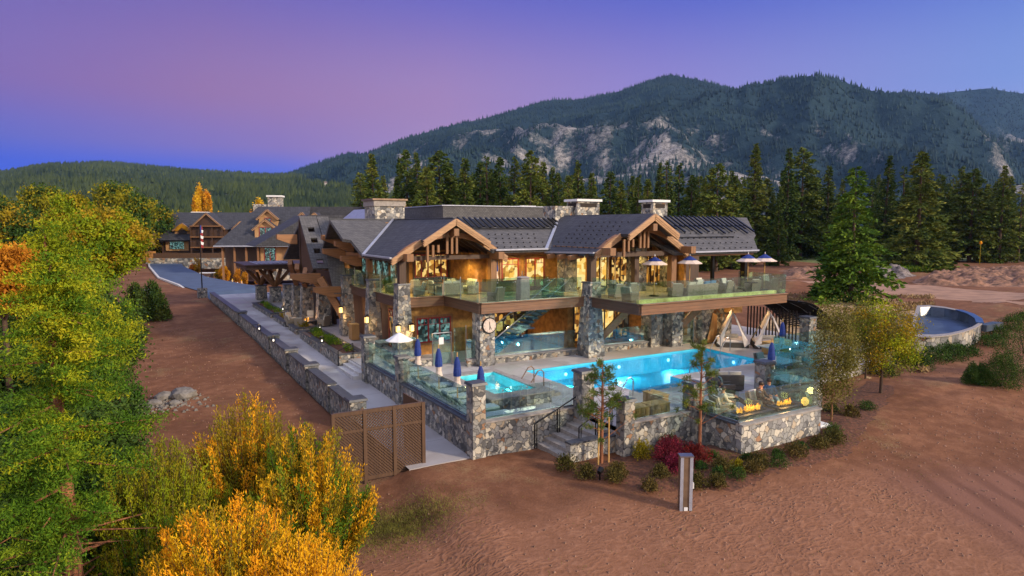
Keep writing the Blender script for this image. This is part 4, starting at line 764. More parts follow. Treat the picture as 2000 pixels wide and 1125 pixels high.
g2=wthing('glass_gate','glass gate under the balcony with white notice, between the two right stone columns','gate',(21.3,10.1,0)); MB().box(20.75,10.08,.05,21.9,10.1,2.1).build('glass_panel','glass_teal',g2); MB().tube([(20.72,10.09,0),(20.72,10.09,2.2)],.035).build('frame','steel',g2); MB().tube([(21.93,10.09,0),(21.93,10.09,2.2)],.035).build('frame','steel',g2); MB().box(21.0,10.06,1.4,21.3,10.075,1.8).build('notice','canvas_white',g2)
for i in range(2): 
    t=wthing('glass_screen','tall plain glass screen by the wall below the deck corner' if i==0 else 'steel posted glass screen just left of the floating stair','screen',(5.3+i*.9,12.3,0)); MB().box(5.0+i*.9,12.29,.05,5.75+i*.9,12.31,2.1).build('glass_panel','glass_teal',t); MB().cyl((5.8+i*.9,12.3,0),(5.8+i*.9,12.3,2.2),.03).build('post','steel',t)
# front steps with their flank wall and rails
fs=wthing('front_steps','grey concrete front steps climbing from the planting to the pool terrace','steps',(4,-1,-.9)); n=6
for k in range(n): z=-.93+.155*(k+1); MB().box(2.85+k*.36,-2.0,-1.1,2.85+(k+1)*.36+(.0 if k<n-1 else .05),-.02,z).build('step','cap_pale',fs)
MB().box(5.01,-2.5,-1.0,5.4,.14,.0).build('landing','cap_pale',fs)
swall('low stone flank wall with dark coping right of the front steps',2.85,-2.35,5.0,-2.35,-.12,glass=0,capm='cap',mat='stone_pale')
def rail(label,pts,name='handrail'):
    t=wthing(name,label,'handrail',(pts[0][0],pts[0][1],pts[0][2]-1)); p=[Vector(q) for q in pts]; b=MB().tube(p,.028); b.build('rail','black_metal',t)
    for q in (p[0],p[len(p)//2],p[-1]): MB().cyl((q.x,q.y,q.z-1.0),(q.x,q.y,q.z),.026).cyl((q.x+.1,q.y,q.z-1.0),(q.x+.1,q.y,q.z-.02),.02).build('post','black_metal',t)
rail('long black handrail along the stone wall left of the front steps',[(2.7,-.1,.05),(3.8,-.12,.52),(4.9,-.14,1.0)]); rail('black handrail beside the staked pine, right of the front steps',[(3.5,-2.0,.3),(4.3,-2.0,.7),(5.0,-2.0,1.0)])
# small steps from the walkway up to the terrace, planters
s2=wthing('side_steps','short flight of pale steps between the long planter and the walkway pier','steps',(.2,15,-.6))
for k in range(3): MB().box(-.55+k*.32,13.6,-.8,-.55+(k+1)*.32,16.7,-.52+.155*(k+1)).build('step','concrete_kerb',s2)
for i,(x,y) in enumerate(((-.5,16.7),(.3,14.0))):
    t=wthing('handrail',('slim black handrail at the planter corner','slim black handrail at the middle of the small steps')[i],'handrail',(x,y,-.5)); MB().tube([(x,y,-.5),(x,y,.55),(x+.9,y,.95),(x+.9,y,0)],.025).build('rail','black_metal',t)
# leaf clump makers ------------------------------------------------------
def quads_obj(name,P,D,Sz,Wd,mat,parent=None,bend=.0,tri=False):
    # P positions, D directions (unit), leaves as quads lying roughly along D
    n=len(P); r=rng.normal(size=(n,3)); Sd=np.cross(D,r); Sd/=np.linalg.norm(Sd,axis=1,keepdims=True)+1e-9
    Sz=np.broadcast_to(Sz,(n,)).reshape(-1,1); Wd=np.broadcast_to(Wd,(n,)).reshape(-1,1)
    if tri: co=np.stack([P-Sd*Wd/2,P+Sd*Wd/2,P+D*Sz],1); k=3
    else: co=np.stack([P,P+D*Sz*.5+Sd*Wd/2,P+D*Sz,P+D*Sz*.5-Sd*Wd/2],1); k=4
    co=co.reshape(-1,3); off=ORG[parent.name] if parent is not None and parent.name in ORG else (0,0,0); co=co-np.array(tuple(off))
    me=bpy.data.meshes.new(name); me.vertices.add(len(co)); me.vertices.foreach_set('co',co.astype(np.float32).ravel()); f=np.arange(n*k,dtype=np.int32); me.loops.add(n*k); me.loops.foreach_set('vertex_index',f); me.polygons.add(n); me.polygons.foreach_set('loop_start',np.arange(0,n*k,k,dtype=np.int32)); me.update(calc_edges=True)
    me.materials.append(MT[mat]); o=bpy.data.objects.new(name,me); COL.objects.link(o)
    if parent is not None:
        o.parent=parent
        if parent.name in ORG: ORG[o.name]=ORG[parent.name]
    return o
def rdir(n,up=0.0,sp=1.0):
    d=rng.normal(size=(n,3))*sp; d[:,2]+=up; return d/(np.linalg.norm(d,axis=1,keepdims=True)+1e-9)
fol_mat('fol_yellow',[(.25,(.40,.21,.006)),(.5,(.80,.45,.012)),(.75,(.92,.62,.02))],1.2,9,trans=.25); fol_mat('fol_olive',[(.25,(.10,.10,.006)),(.5,(.28,.24,.012)),(.75,(.50,.36,.02))],1.0,8,trans=.25)
fol_mat('fol_green',[(.25,(.018,.055,.004)),(.5,(.075,.17,.010)),(.72,(.26,.33,.015))],.7,8,trans=.15); fol_mat('fol_lime',[(.25,(.07,.13,.006)),(.5,(.22,.29,.010)),(.72,(.46,.43,.015))],.7,8,trans=.2)
fol_mat('fol_orange',[(.3,(.30,.12,.01)),(.6,(.56,.27,.02)),(.8,(.64,.38,.04))],1,8,trans=.25); fol_mat('fol_gold',[(.3,(.65,.32,.015)),(.7,(.9,.55,.03))],1,8,trans=.25,objvar=.05); fol_mat('fol_red',[(.3,(.07,.008,.012)),(.6,(.22,.02,.03)),(.8,(.34,.08,.09))],2,9,trans=.1)
fol_mat('conifer',[(.25,(.018,.042,.008)),(.5,(.062,.10,.016)),(.75,(.18,.19,.03))],.5,4,objvar=.3); fol_mat('conifer_green',[(.25,(.02,.05,.006)),(.5,(.055,.13,.012)),(.75,(.17,.26,.02))],.5,4,objvar=.15); fol_mat('hedge',[(.25,(.012,.035,.006)),(.5,(.035,.08,.012)),(.75,(.08,.13,.02))],2,12,objvar=.12); fol_mat('shrub_brown',[(.25,(.03,.03,.008)),(.5,(.10,.085,.02)),(.75,(.2,.15,.04))],3,12,trans=.1)
fol_mat('pine_needle',[(.25,(.03,.06,.01)),(.5,(.08,.13,.02)),(.75,(.2,.22,.04))],2,9,trans=.1); fol_mat('fol_dull',[(.25,(.07,.06,.02)),(.5,(.17,.16,.03)),(.75,(.30,.24,.07))],1.5,9,trans=.15)
def planter(label,x0,y0,x1,y1,zt,zb,ang=0,mulchm='mulch',grn='fol_green',n=900,h=.3):
    t=wthing('stone_planter',label,'planter',((x0+x1)/2,(y0+y1)/2,zb)); w=.3; b=MB(); b.box(x0,y0,zb,x1,y0+w,zt-.06); b.box(x0,y1-w,zb,x1,y1,zt-.06); b.box(x0,y0+w,zb,x0+w,y1-w,zt-.06); b.box(x1-w,y0+w,zb,x1,y1-w,zt-.06); b.build('masonry','stone_small',t)
    b=MB(); o=.05; b.box(x0-o,y0-o,zt-.058,x1+o,y0+w,zt); b.box(x0-o,y1-w,zt-.058,x1+o,y1+o,zt); b.box(x0-o,y0+w,zt-.058,x0+w,y1-w,zt); b.box(x1-w,y0+w,zt-.058,x1+o,y1-w,zt); b.build('coping','cap',t)
    MB().box(x0+w,y0+w,zb,x1-w,y1-w,zt-.12).build('soil',mulchm,t)
    P=np.stack([rng.uniform(x0+w+.1,x1-w-.1,n),rng.uniform(y0+w+.1,y1-w-.1,n),np.full(n,zt-.1)],1); m=fbm(P[:,0],P[:,1],.8,2,4)>-.15; P=P[m]; P[:,2]+=rng.uniform(0,h,len(P)); quads_obj('plants',P,rdir(len(P),.8),rng.uniform(.1,.22,len(P)),.07,grn,t); return t
planter('long stone planter with low green plants in red mulch beside the walkway',-.4,16.8,1.2,27.2,.32,-.8,n=2400)
planter('small square stone planter with dry grass next to the fire table patio',-.35,28.6,1.2,31.2,.3,-.8,grn='fol_olive',n=300); planter('long narrow stone planter with green plants farther up the walkway',-.35,38.5,1.1,48,.3,-.5,n=900); planter('low stone planter between the patio chairs and the walkway',-.35,32.6,1.0,37.2,.28,-.6,grn='fol_olive',n=400); planter('dark planter beside the pergola pier',4.0,46,7.5,49,.3,-.5,n=500)
# retaining wall stepping down the slope beside the walkway
rw=[(7.3,10.7,-.02,-2.65),(10.7,15.2,.1,-2.72),(15.2,19.8,.22,-2.8),(19.8,25.4,.3,-2.85),(25.4,31.5,.36,-2.88),(31.5,39,.4,-2.9),(39,47,.42,-2.93),(47,54,.42,-2.96),(54,60,.42,-3.0)]
names=['nearest section of','second section of','third section of','fourth section of','fifth section of','sixth section of','seventh section of','eighth section of','farthest section of']
for i,(y0,y1,z,x) in enumerate(rw):
    swall(names[i]+' the grey stepped retaining wall, counted from the trellis end',x,y0,x,y1,z,zb=float(walk_z(y0))-1.0,th=.42,mat='stone_small',glass=0,capm='cap',side=-1,group='stepped retaining wall sections')
for i,(y,z,x) in enumerate(((7.1,.02,-2.5),(13.0+2.2,.16,-2.6),(25.4,.34,-2.7),(19.8,.28,-2.7),(39,.44,-2.75))):
    pier(['squat stone pier ending the retaining wall behind the trellis','squat pier at the second joint of the retaining wall','squat pier at the fourth joint of the retaining wall','squat pier at the third joint of the retaining wall','squat pier far along the retaining wall near the lanterns'][i],x+.1,y,.75,z+.06,zb=float(walk_z(y))-1.0,mat='stone_small')
# ------------------------------------------------------------------ pool and spa
PL=wthing('swimming_pool','large bright blue lit swimming pool with shallow shelf in front','pool',(14,6,-1.6)); b=MB(); zb=-1.15
def basin(b,x0,y0,x1,y1,z0,z1,sides='lrfb'):
    b.add([(x0,y0,z0),(x1,y0,z0),(x1,y1,z0),(x0,y1,z0)],[(0,1,2,3)])
    if 'l' in sides: b.add([(x0,y0,z0),(x0,y1,z0),(x0,y1,z1),(x0,y0,z1)],[(0,1,2,3)])
    if 'r' in sides: b.add([(x1,y0,z0),(x1,y1,z0),(x1,y1,z1),(x1,y0,z1)],[(0,1,2,3)])
    if 'f' in sides: b.add([(x0,y0,z0),(x1,y0,z0),(x1,y0,z1),(x0,y0,z1)],[(0,1,2,3)])
    if 'b' in sides: b.add([(x0,y1,z0),(x1,y1,z0),(x1,y1,z1),(x0,y1,z1)],[(0,1,2,3)])
basin(b,PX0,PY0,PX1,PY1,zb,-.01,'lrb'); basin(b,PX0,PY0,SHX0,PY0+.001,zb,-.01,'f'); basin(b,SHX1,PY0,PX1,PY0+.001,zb,-.01,'f'); basin(b,SHX0,PY0,SHX1,PY0+.001,zb,-.38,'f'); basin(b,SHX0,SHY0,SHX1,PY0,-.38,-.01,'lrf'); b.build('basin','pool_tile',PL)
MB().add([(PX0,PY0,-.1),(PX1,PY0,-.1),(PX1,PY1,-.1),(PX0,PY1,-.1)],[(0,1,2,3)]).add([(SHX0,SHY0,-.1),(SHX1,SHY0,-.1),(SHX1,PY0,-.1),(SHX0,PY0,-.1)],[(0,1,2,3)]).build('water','water',PL)
PLC=(.62,.93,1)
for x,y,dx,dy in ((8.0,7.2,-1,0),(10.3,8.55,0,1),(14.2,8.55,0,1),(18.2,8.55,0,1),(12.3,3.7,0,-1),(17.5,3.7,0,-1),(21.2,6.0,1,0)):
    l=MB().cyl((x,y,-.5),(x+dx*.03,y+dy*.03,-.5),.10,None,14).build('pool_lamp','pool_lamp',PL); light('pool_bulb',(x-dx*.12,y-dy*.12,-.5),230,PLC,.05,l,'SPOT',Vector((-dx,-dy,-.75)).to_track_quat('-Z','Y').to_euler(),R(150))
def grab(par,x,y,s=1,ax=0,mat='steel',dz=0,name='grab_rail'):
    P=[(0,0,0),(0,0,.75),(.15,0,.9),(.35,0,.85),(.9,0,.1),(.9,0,-.3)]; pts=[]
    for a,_,c in P: pts.append((x+a*s,y,c+dz) if ax==0 else (x,y+a*s,c+dz))
    MB().tube(pts,.028).build(name,mat,par)
grab(PL,21.9,6.9,-1); grab(PL,21.9,7.7,-1); grab(PL,15.3,3.0,1,1); grab(PL,9.2,1.5,-1,0)
SP=wthing('hot_tub','raised rectangular hot tub of bright aqua water in a stone surround','hot tub',(3.9,5.3,0)); b=MB(); X0,X1,Y0,Y1=2.75,4.95,3.3,7.4; xa,xb,ya,yb=2.15,5.25,2.5,8.0; h=.46
b.box(xa,ya,-.02,xb,Y0,h); b.box(xa,Y1,-.02,xb,yb,h); b.box(xa,Y0,-.02,X0,Y1,h); b.box(X1,Y0,-.02,xb,Y1,h); b.build('surround','stone',SP)
b=MB(); b.box(xa-.03,ya-.03,h+.002,xb+.03,Y0-.001,h+.06); b.box(xa-.03,Y1+.001,h+.002,xb+.03,yb+.03,h+.06); b.box(xa-.03,Y0,h+.002,X0,Y1,h+.06); b.box(X1,Y0,h+.002,xb+.03,Y1,h+.06); b.build('coping','cap_pale',SP)
b=MB(); basin(b,X0+.001,Y0+.001,X1-.001,Y1-.001,-.6,h); b.build('basin','spa_tile',SP); MB().box(X0+.35,Y0+.001,-.6,X0+.002,Y1-.001,.0).box(X1-.35,Y0+.001,-.6,X1-.002,Y1-.001,.0).build('bench','spa_tile',SP)
MB().add([(X0,Y0,h-.06),(X1,Y0,h-.06),(X1,Y1,h-.06),(X0,Y1,h-.06)],[(0,1,2,3)]).build('water','water_spa',SP)
for x,y in ((3.0,6.6),(3.0,4.2),(4.8,5.4)): 
    l=MB().cyl((x,y,.1),(x+.02,y,.1),.08,None,12).build('pool_lamp','pool_lamp',SP); light('pool_bulb',(x+.1*(1 if x<4 else -1),y,.25),70,PLC,.05,l,'SPOT',Vector(((1 if x<4 else -1),0,-.8)).to_track_quat('-Z','Y').to_euler(),R(150))
grab(SP,6.2,4.6,-1,0,'bronze',.1); grab(SP,6.2,5.5,-1,0,'bronze',.1)
for k in range(3): MB().box(5.28+k*.34,3.3,-.02,5.28+(k+1)*.34-.002,6.6,.42-.14*k).build('step','cap_pale',SP)
# ------------------------------------------------------------------ furniture prototypes
def lounger(label,loc,rz):
    t=thing('sun_lounger',label,'sun lounger',loc,rz,'sun loungers by the hot tub'); b=MB(); b.box(-.33,-1.0,.22,.33,.35,.28).build('seat','sling',t)
    MB().prism([(-.33,.35,.25),(.33,.35,.25),(.33,.98,.82),(-.33,.98,.82)],(0,-.04,.05)).build('backrest','sling',t)
    MB().box(-.3,-.98,.285,.3,.33,.37).build('cushion','lounge_pad',t); MB().prism([(-.3,.36,.32),(.3,.36,.32),(.3,.96,.87),(-.3,.96,.87)],(0,-.05,.06)).build('pillow','lounge_pad',t)
    for x,y in ((-.3,-.9),(.3,-.9),(-.3,.5),(.3,.5)): MB().box(x-.025,y-.025,0,x+.025,y+.025,.22).build('leg','steel',t)
    MB().beam((-.3,.9,.78),(-.3,.5,.02),.025,.025).beam((.3,.9,.78),(.3,.5,.02),.025,.025).build('back_strut','steel',t); return t
ys=[1.1,2.25,3.35,4.5,5.65,6.8,9.6]
lab=['nearest to the corner pier','second from the corner pier','third from the corner pier','fourth from the corner pier','fifth from the corner pier','sixth from the corner pier','on its own beyond the middle pier']
lp=lounger('grey reclined sun lounger '+lab[0],(1.25,ys[0],0),R(90))
for y,l in zip(ys[1:],lab[1:]): copyt(lp,(1.25,y,0),R(90),'grey reclined sun lounger '+l)
copyt(lp,(1.25,10.8,0),R(90),'grey reclined sun lounger at the far end of the row near the white parasol')
def canopy(b,x,y,z,r,h,n=8,r0=0,z0=None): 
    v=[(x,y,z+h)]; v+=[(x+r*math.cos(2*PI*(k+.5)/n),y+r*math.sin(2*PI*(k+.5)/n),z) for k in range(n)]; m=len(v); v+=[(a,c,d-.03) for a,c,d in v]
    b.add(v,[(0,1+k,1+(k+1)%n) for k in range(n)]+[(m,m+1+(k+1)%n,m+1+k) for k in range(n)]+[(1+k,m+1+k,m+1+(k+1)%n,1+(k+1)%n) for k in range(n)])
def parasol(label,loc,mat='canvas',top='navy',r=.82,group='open parasols on the upper deck'):
    t=thing('parasol',label,'parasol',loc,0,group); MB().cyl((0,0,.05),(0,0,2.5),.03).build('pole','stake' if top else 'steel',t); MB().lathe(0,0,[(.3,0),(.3,.06),(.05,.1)],14).build('base','black_metal',t)
    b=MB(); canopy(b,0,0,2.0,r,.42); b.build('canopy',mat,t)
    if top: b=MB(); canopy(b,0,0,2.22,.46,.26); b.build('top_canopy',top,t)
    for k in range(8): a=2*PI*(k+.5)/8; MB().cyl((0,0,2.33),(r*.97*math.cos(a),r*.97*math.sin(a),1.97),.012,None,4).build('rib','stake',t)
    MB().cyl((0,0,2.5),(0,0,2.62),.035,.01).build('finial','canvas_white',t); return t
p=parasol('open cream parasol with blue top, leftmost on the upper deck',(17.2,8.9,DZ))
for (x,y),l in zip(((19.9,8.6),(25.0,8.3),(26.3,8.0)),('second open cream parasol from the left on the upper deck','inner one of the two cream parasols at the right end of the deck','outermost cream parasol at the right end of the deck')): copyt(p,(x,y,DZ),0,l)
parasol('white parasol open behind the glass at the far end of the lounger terrace',(1.05,10.6,0),'canvas_white','',.72,None)
def closed(label,loc):
    t=thing('closed_parasol',label,'parasol',loc,0,'closed blue and cream parasols'); MB().cyl((0,0,0),(0,0,2.45),.028).build('pole','stake',t); MB().lathe(0,0,[(.25,0),(.25,.07),(.05,.1)],12).build('base','black_metal',t)
    b=MB(); n=10; prof=[(.10,.95),(.19,1.0),(.13,1.25),(.15,1.5),(.10,1.75)]; b.lathe(0,0,prof,n); b.build('canopy','canvas',t); MB().lathe(0,0,[(.17,1.45),(.18,1.6),(.13,2.05),(.05,2.3)],n).build('top_canopy','navy',t); MB().cyl((0,0,2.3),(0,0,2.5),.03,.02).build('finial','stake',t); return t
cp=closed('closed parasol among the loungers, nearest the corner pier',(1.1,1.5,0))
for (x,y,z),l in zip(((1.1,3.7,0),(1.2,5.9,0),(1.35,8.8,0),(15.9,-.9,0),(9.4,15.2,DZ),(22.2,3.3,0)),('closed parasol beside the left end of the hot tub','closed parasol behind the lounger row, third from the corner pier','closed parasol in front of the red window at the far end of the loungers','closed parasol behind the capped pier right of the pool','closed parasol up on the deck next to the lit window','closed parasol at the right end of the pool')): copyt(cp,(x,y,z),0,l)
def cabinet(label,loc,rz,w=1.0,d=.6,h=.75,group='slatted oak side cabinets'):
    t=thing('side_cabinet',label,'cabinet',loc,rz,group); MB().box(-w/2,-d/2,.04,w/2,d/2,h).build('body','oak_box',t,bev=.02)
    for k in range(4): MB().box(-w/2+.04+k*w/4,-d/2-.02,.1,-w/2+k*w/4+w/4-.02,-d/2+.001,h-.06).build('door_panel','oak_box',t)
    MB().box(-w/2-.02,-d/2-.02,h,w/2+.02,d/2+.02,h+.03).build('top','stake',t); return t
cb=cabinet('yellow slatted cabinet behind the glass, left of the pair next to the front pier',(6.2,-2.1,0),0)
for (x,y,rz),l in zip(((7.3,-2.1,0),(8.4,-.9,R(90)),(23.4,5.0,0),(24.5,5.0,0)),('yellow slatted cabinet behind the glass, right of the pair next to the front pier','narrow yellow slatted cabinet beside the shallow pool shelf','left one of the two oak cabinets near the daybeds','right one of the two oak cabinets near the daybeds')): copyt(cb,(x,y,0),rz,l)
copyt(cb,(2.4,23,0),R(90),'tall oak bin cabinet between the lantern columns',(.7,.9,1.5))
def chair(label,loc,rz,mat='wicker',cush='cushion',group='wicker armchairs on the upper deck'):
    t=thing('armchair',label,'armchair',loc,rz,group); b=MB(); b.box(-.36,-.33,.08,.36,.36,.36).build('base',mat,t,bev=.03); MB().prism([(-.36,.30,.3),(.36,.30,.3),(.33,.42,.86),(-.33,.42,.86)],(0,.07,0)).build('backrest',mat,t)
    for s in(-1,1): MB().box(s*.30,-.33,.36,s*.39,.34,.6).build('armrest',mat,t,bev=.02)
    MB().box(-.28,-.3,.365,.28,.28,.48).build('seat_cushion',cush,t,bev=.03); MB().prism([(-.26,.18,.5),(.26,.18,.5),(.25,.29,.9),(-.25,.29,.9)],(0,.08,0)).build('back_cushion',cush,t)
    for x,y in((-.32,-.29),(.32,-.29),(-.32,.32),(.32,.32)): MB().cyl((x,y,0),(x,y,.09),.02,None,5).build('leg','black_metal',t)
    return t
def table(label,loc,r=.45,h=.72,mat='stake',group='small round tables on the upper deck',sq=0):
    t=thing('table',label,'table',loc,0,group)
    if sq: MB().box(-sq,-r,h-.05,sq,r,h).build('tabletop',mat,t,bev=.01)
    else: MB().cyl((0,0,h-.05),(0,0,h),r,None,20).build('tabletop',mat,t)
    MB().cyl((0,0,.03),(0,0,h-.05),.035).build('pedestal','black_metal',t); MB().cyl((0,0,0),(0,0,.03),.25,None,14).build('foot','black_metal',t); return t
ch=chair('wicker armchair with cream cushions by the deck corner above the clock',(7.1,12.9-1.8,DZ),R(200))
cl=[((4.0,25.5),30,'at the far left end of the upper deck'),((4.1,22.9),150,'second from the far left end of the upper deck'),((3.9,19.2),-60,'behind the glass left of the corner post'),((5.0,18.3),170,'with its back to the rail under the left gable'),((5.9,16.9),100,'facing the small table under the left gable'),((7.2,17.2),-20,'right of the small table under the left gable'),((4.5,16.3),-120,'closest to the tall stone corner column'),
 ((14.4,9.2),180,'first behind the glass right of the middle column'),((15.6,9.3),180,'second behind the glass right of the middle column'),((14.6,11.2),0,'across the table right of the middle column'),((16.0,11.0),20,'in front of the folding doors'),((17.8,7.7),160,'under the leftmost open parasol'),((20.9,8.3),0,'right of the blue cushioned seats'),((22.0,7.6),190,'third from the right end of the deck'),((23.2,8.4),10,'second from the right end of the deck'),((24.4,7.4),170,'at the right end of the deck'),((21.9,9.4),0,'back row near the open end of the porch'),((13.9,7.3),100,'at the outer corner of the balcony')]
for (x,y),a,l in cl: copyt(ch,(x,y,DZ),R(a),'wicker armchair with cream cushions '+l)
def sofa(label,loc,rz,cush='cushion',mat='wicker',w=1.5,group='outdoor sofas on the upper deck'):
    t=thing('sofa',label,'sofa',loc,rz,group); MB().box(-w/2,-.4,.06,w/2,.42,.36).build('base',mat,t,bev=.03); MB().box(-w/2,.32,.3,w/2,.44,.8).build('backrest',mat,t,bev=.03)
    for s in(-1,1): MB().box(s*(w/2-.1),-.4,.36,s*w/2,.32,.6).build('armrest',mat,t,bev=.02)
    for k in range(2): x0=-w/2+.12+k*(w/2-.12); MB().box(x0,-.37,.365,x0+w/2-.14,.28,.5).build('seat_cushion',cush,t,bev=.03); MB().prism([(x0+.03,.16,.52),(x0+w/2-.17,.16,.52),(x0+w/2-.17,.26,.95),(x0+.03,.26,.95)],(0,.12,0)).build('pillow',cush,t)
    return t
sf=sofa('wicker sofa with cream cushions at the left end of the upper deck',(3.9,27.6,DZ),R(-90))
for (x,y),a,l in (((6.4,15.75),180,'along the front rail under the left gable'),((7.9,16.2),-90,'near the post under the left gable'),((18.9,7.4),180,'with its wicker back to the long glass rail')): copyt(sf,(x,y,DZ),R(a),'wicker sofa with cream cushions '+l)
sofa('sofa with bright blue cushions in the middle of the right balcony',(20.2,7.5,DZ),R(190),'cushion_blue',group=None)
tb=table('small dark pedestal table next to the front rail of the left deck',(5.4,15.9,DZ),.4,.74,'dark_inside')
for (x,y,l) in ((3.9,24.2,'small pedestal table between the far left deck chairs'),(6.6,18.2,'small pedestal table under the left gable'),(15.1,10.3,'small pedestal table among the chairs right of the middle column'),(21.4,8.6,'small pedestal table near the blue sofa'),(23.7,6.9,'small pedestal table at the right end of the deck'),(5.0,20.4,'small pedestal table deep under the left gable')): copyt(tb,(x,y,DZ),0,l)
hl=wthing('patio_heater_cover','pale covered heater standing behind the deck glass above the clock','cover',(9.3,12.9-1.8,DZ)); MB().taper(8.9,11.0,DZ,DZ+1.35,.35,.3,.3,.25).build('cover','cap_pale',hl,bev=.04); MB().taper(8.9,11.0,DZ+1.35,DZ+1.42,.36,.31,.2,.15).build('top_flap','cap_pale',hl)
t=wthing('high_chair','pale draped stand beside the red deck door','stand',(10.6,13.9,DZ)); MB().taper(10.6,13.9,DZ,DZ+1.1,.3,.3,.12,.12).build('drape','canvas_white',t); MB().cyl((10.6,13.9,DZ+1.1),(10.6,13.9,DZ+1.5),.03).build('pole','steel',t)
# dining set on the lower right terrace
dt=table('square dining table behind teal glass, farther one',(19.2,1.1,0),.75,.74,'dining_top','dining tables behind the teal glass',.75); copyt(dt,(15.9,-2.0,0),0,'square dining table behind teal glass, nearer one below the first'); copyt(dt,(22.4,3.9,0),0,'square dining table by the return wall near the oak cabinets')
dc=chair('dark dining chair on the left side of the farther teal table',(18.1,.9,0),R(90),'wicker_dark','sling','dark dining chairs')
for (x,y),a,l in (((19.3,2.2),0,'behind the farther teal table'),((20.3,1.1),-90,'right of the farther teal table'),((14.9,-1.6),80,'left of the nearer teal table'),((16.0,-1.0),0,'behind the nearer teal table'),((13.0,-.7),60,'alone by the pool rail'),((13.6,.6),-40,'under the dark canopy beside the capped pier')): copyt(dc,(x,y,0),R(a),'dark dining chair '+l)
# round white parasol-like sofa group by pier
sofa('dark low sofa with pale seat beside the capped pier',(13.9,.1,0),R(150),'cushion','wicker_dark',group=None)
# daybeds -----------------------------------------------------------------
def daybed(label,loc,rz):
    t=thing('canopy_daybed',label,'daybed',loc,rz,'canopied daybeds'); MB().box(-1.0,-.95,.0,1.0,.95,.3).build('base','wicker_dark',t); MB().box(-.95,-.9,.3,.95,.9,.48).build('mattress','white_fabric',t,bev=.05)
    MB().cyl((-.55,.3,.6),(.45,.3,.6),.14,None,12).build('bolster','cushion',t)
    A=(0,-.55,2.25); Bk=(0,.6,2.35)
    for s in (-1,1):
        MB().prism([A,(s*.14,-.6,2.1),(s*.62,-.85,1.15),(s*1.02,-.97,.3),(s*.72,-1.02,.05),(s*.5,-.9,1.0)],(0,.05,0)).build('curtain','white_fabric',t)
        MB().prism([Bk,(s*1.0,.95,.3),(s*1.0,.4,.3)],(0,.03,0)).build('side_drape','wicker',t)
        MB().cyl((s*.98,-.9,.3),A,.03).build('pole','steel',t); MB().cyl((s*.98,.9,.3),Bk,.03).build('pole','steel',t)
    MB().add([A,Bk,(-.5,.6,1.3),(-.5,-.5,1.25)],[(0,1,2,3)]).build('roof_drape','white_fabric',t); MB().cyl(A,Bk,.03).build('ridge_pole','steel',t); return t
db=daybed('canopied daybed with warm lit drapes, left one under the balcony end',(23.6,8.3,0),R(-42)); copyt(db,(25.2,6.6,0),R(-42),'canopied daybed with pale grey drapes, right one beside the slatted stair')
t=wthing('tan_screen','tan fabric side of an umbrella tent left of the daybeds','screen',(22.9,9.4,0)); MB().prism([(22.4,9.3,.1),(23.6,9.5,.1),(23.5,9.5,1.9),(23.0,9.4,2.1)],(0,.06,0)).build('panel','oak_box',t)
# slatted exterior stair on the right
ss=wthing('slatted_stair','black slatted metal stair roof sloping down at the right end of the clubhouse','stair',(28.5,7,0))
for k in range(26): 
    f=k/25; x=25.6+5.2*f; z=3.15-1.9*f*f-.5*f; MB().beam((x,4.4+.9*f,z),(x,9.6,z),.035,.09).build('slat','black_metal',ss)
for y in (4.8,6.4,8.0,9.6): MB().tube([(25.5+5.3*f,y+(.7*f if y<5 else 0),3.2-1.9*f*f-.5*f) for f in (0,.25,.5,.75,1)],.06).build('side_beam','black_metal',ss)
for (x,y,z) in ((27.6,5.4,2.2),(30.3,6,1),(30.4,9.4,1)): MB().box(x-.07,y-.07,0,x+.07,y+.07,z+.1).build('post','black_metal',ss)
for k in range(16): MB().beam((26.6,5.6+k*.26,.3),(26.6,5.6+k*.26,2.4),.03,.1).build('slat','black_metal',ss)
rf=wthing('picket_fence','thin black picket fence beyond the slatted stair','fence',(33,6,-.3)); 
for k in range(30): x=30.8+k*.16; MB().box(x-.01,6.4,-.5,x+.01,6.42,1.6).build('picket','black_metal',rf)
MB().box(30.7,6.39,1.5,35.7,6.43,1.54).build('rail','black_metal',rf)
# ------------------------------------------------------------------ fire terrace
def flames(parent,pts,h=.3):
    for (x,y,z) in pts:
        b=MB(); hh=h*rng.uniform(.6,1.25); dx,dy=rng.uniform(-.07,.07,2); b.lathe(x,y,[(.02,z),(.038,z+hh*.22),(.03,z+hh*.45)],6); b.cyl((x,y,z+hh*.42),(x+dx*.6,y+dy*.6,z+hh*.75),.03,.016,6); b.cyl((x+dx*.6,y+dy*.6,z+hh*.74),(x+dx*.2,y+dy*.2,z+hh),.016,.002,6); b.build('flame','flame',parent)
def firepit(label,x,y,w,d,z,n):
    t=wthing('fire_table',label,'fire pit',(x,y,0)); b=MB(); b.box(x-w/2,y-d/2,0,x+w/2,y+d/2,z).build('body','stone_small',t); MB().box(x-w/2-.1,y-d/2-.1,z,x+w/2+.1,y+d/2+.1,z+.06).build('top','cap',t); MB().box(x-w/2+.12,y-d/2+.1,z+.062,x+w/2-.12,y+d/2-.1,z+.085).build('burner_bed','dark_inside',t)
    flames(t,[(x-w*.38+w*.76*rng.uniform(),y+rng.uniform(-.12,.12),z+.08) for k in range(n*2)],.2); light('fire_glow',(x,y,z+.45),42,(1,.45,.12),.15,t); return t
firepit('long fire table with a row of flames at the terrace corner',10.4,-4.2,1.9,.6,.42,22); firepit('fire table with flames beside the person in blue',12.5,-4.3,1.2,.6,.42,12)
sb=wthing('built_in_seat','built in dark cushioned seat along the fire terrace wall','bench',(11,-4.9,0)); MB().box(9.2,-5.0,0,13.2,-4.66,.3).build('base','stone_small',sb); MB().box(9.2,-5.0,.302,13.2,-4.66,.38).build('cushion','sling',sb)
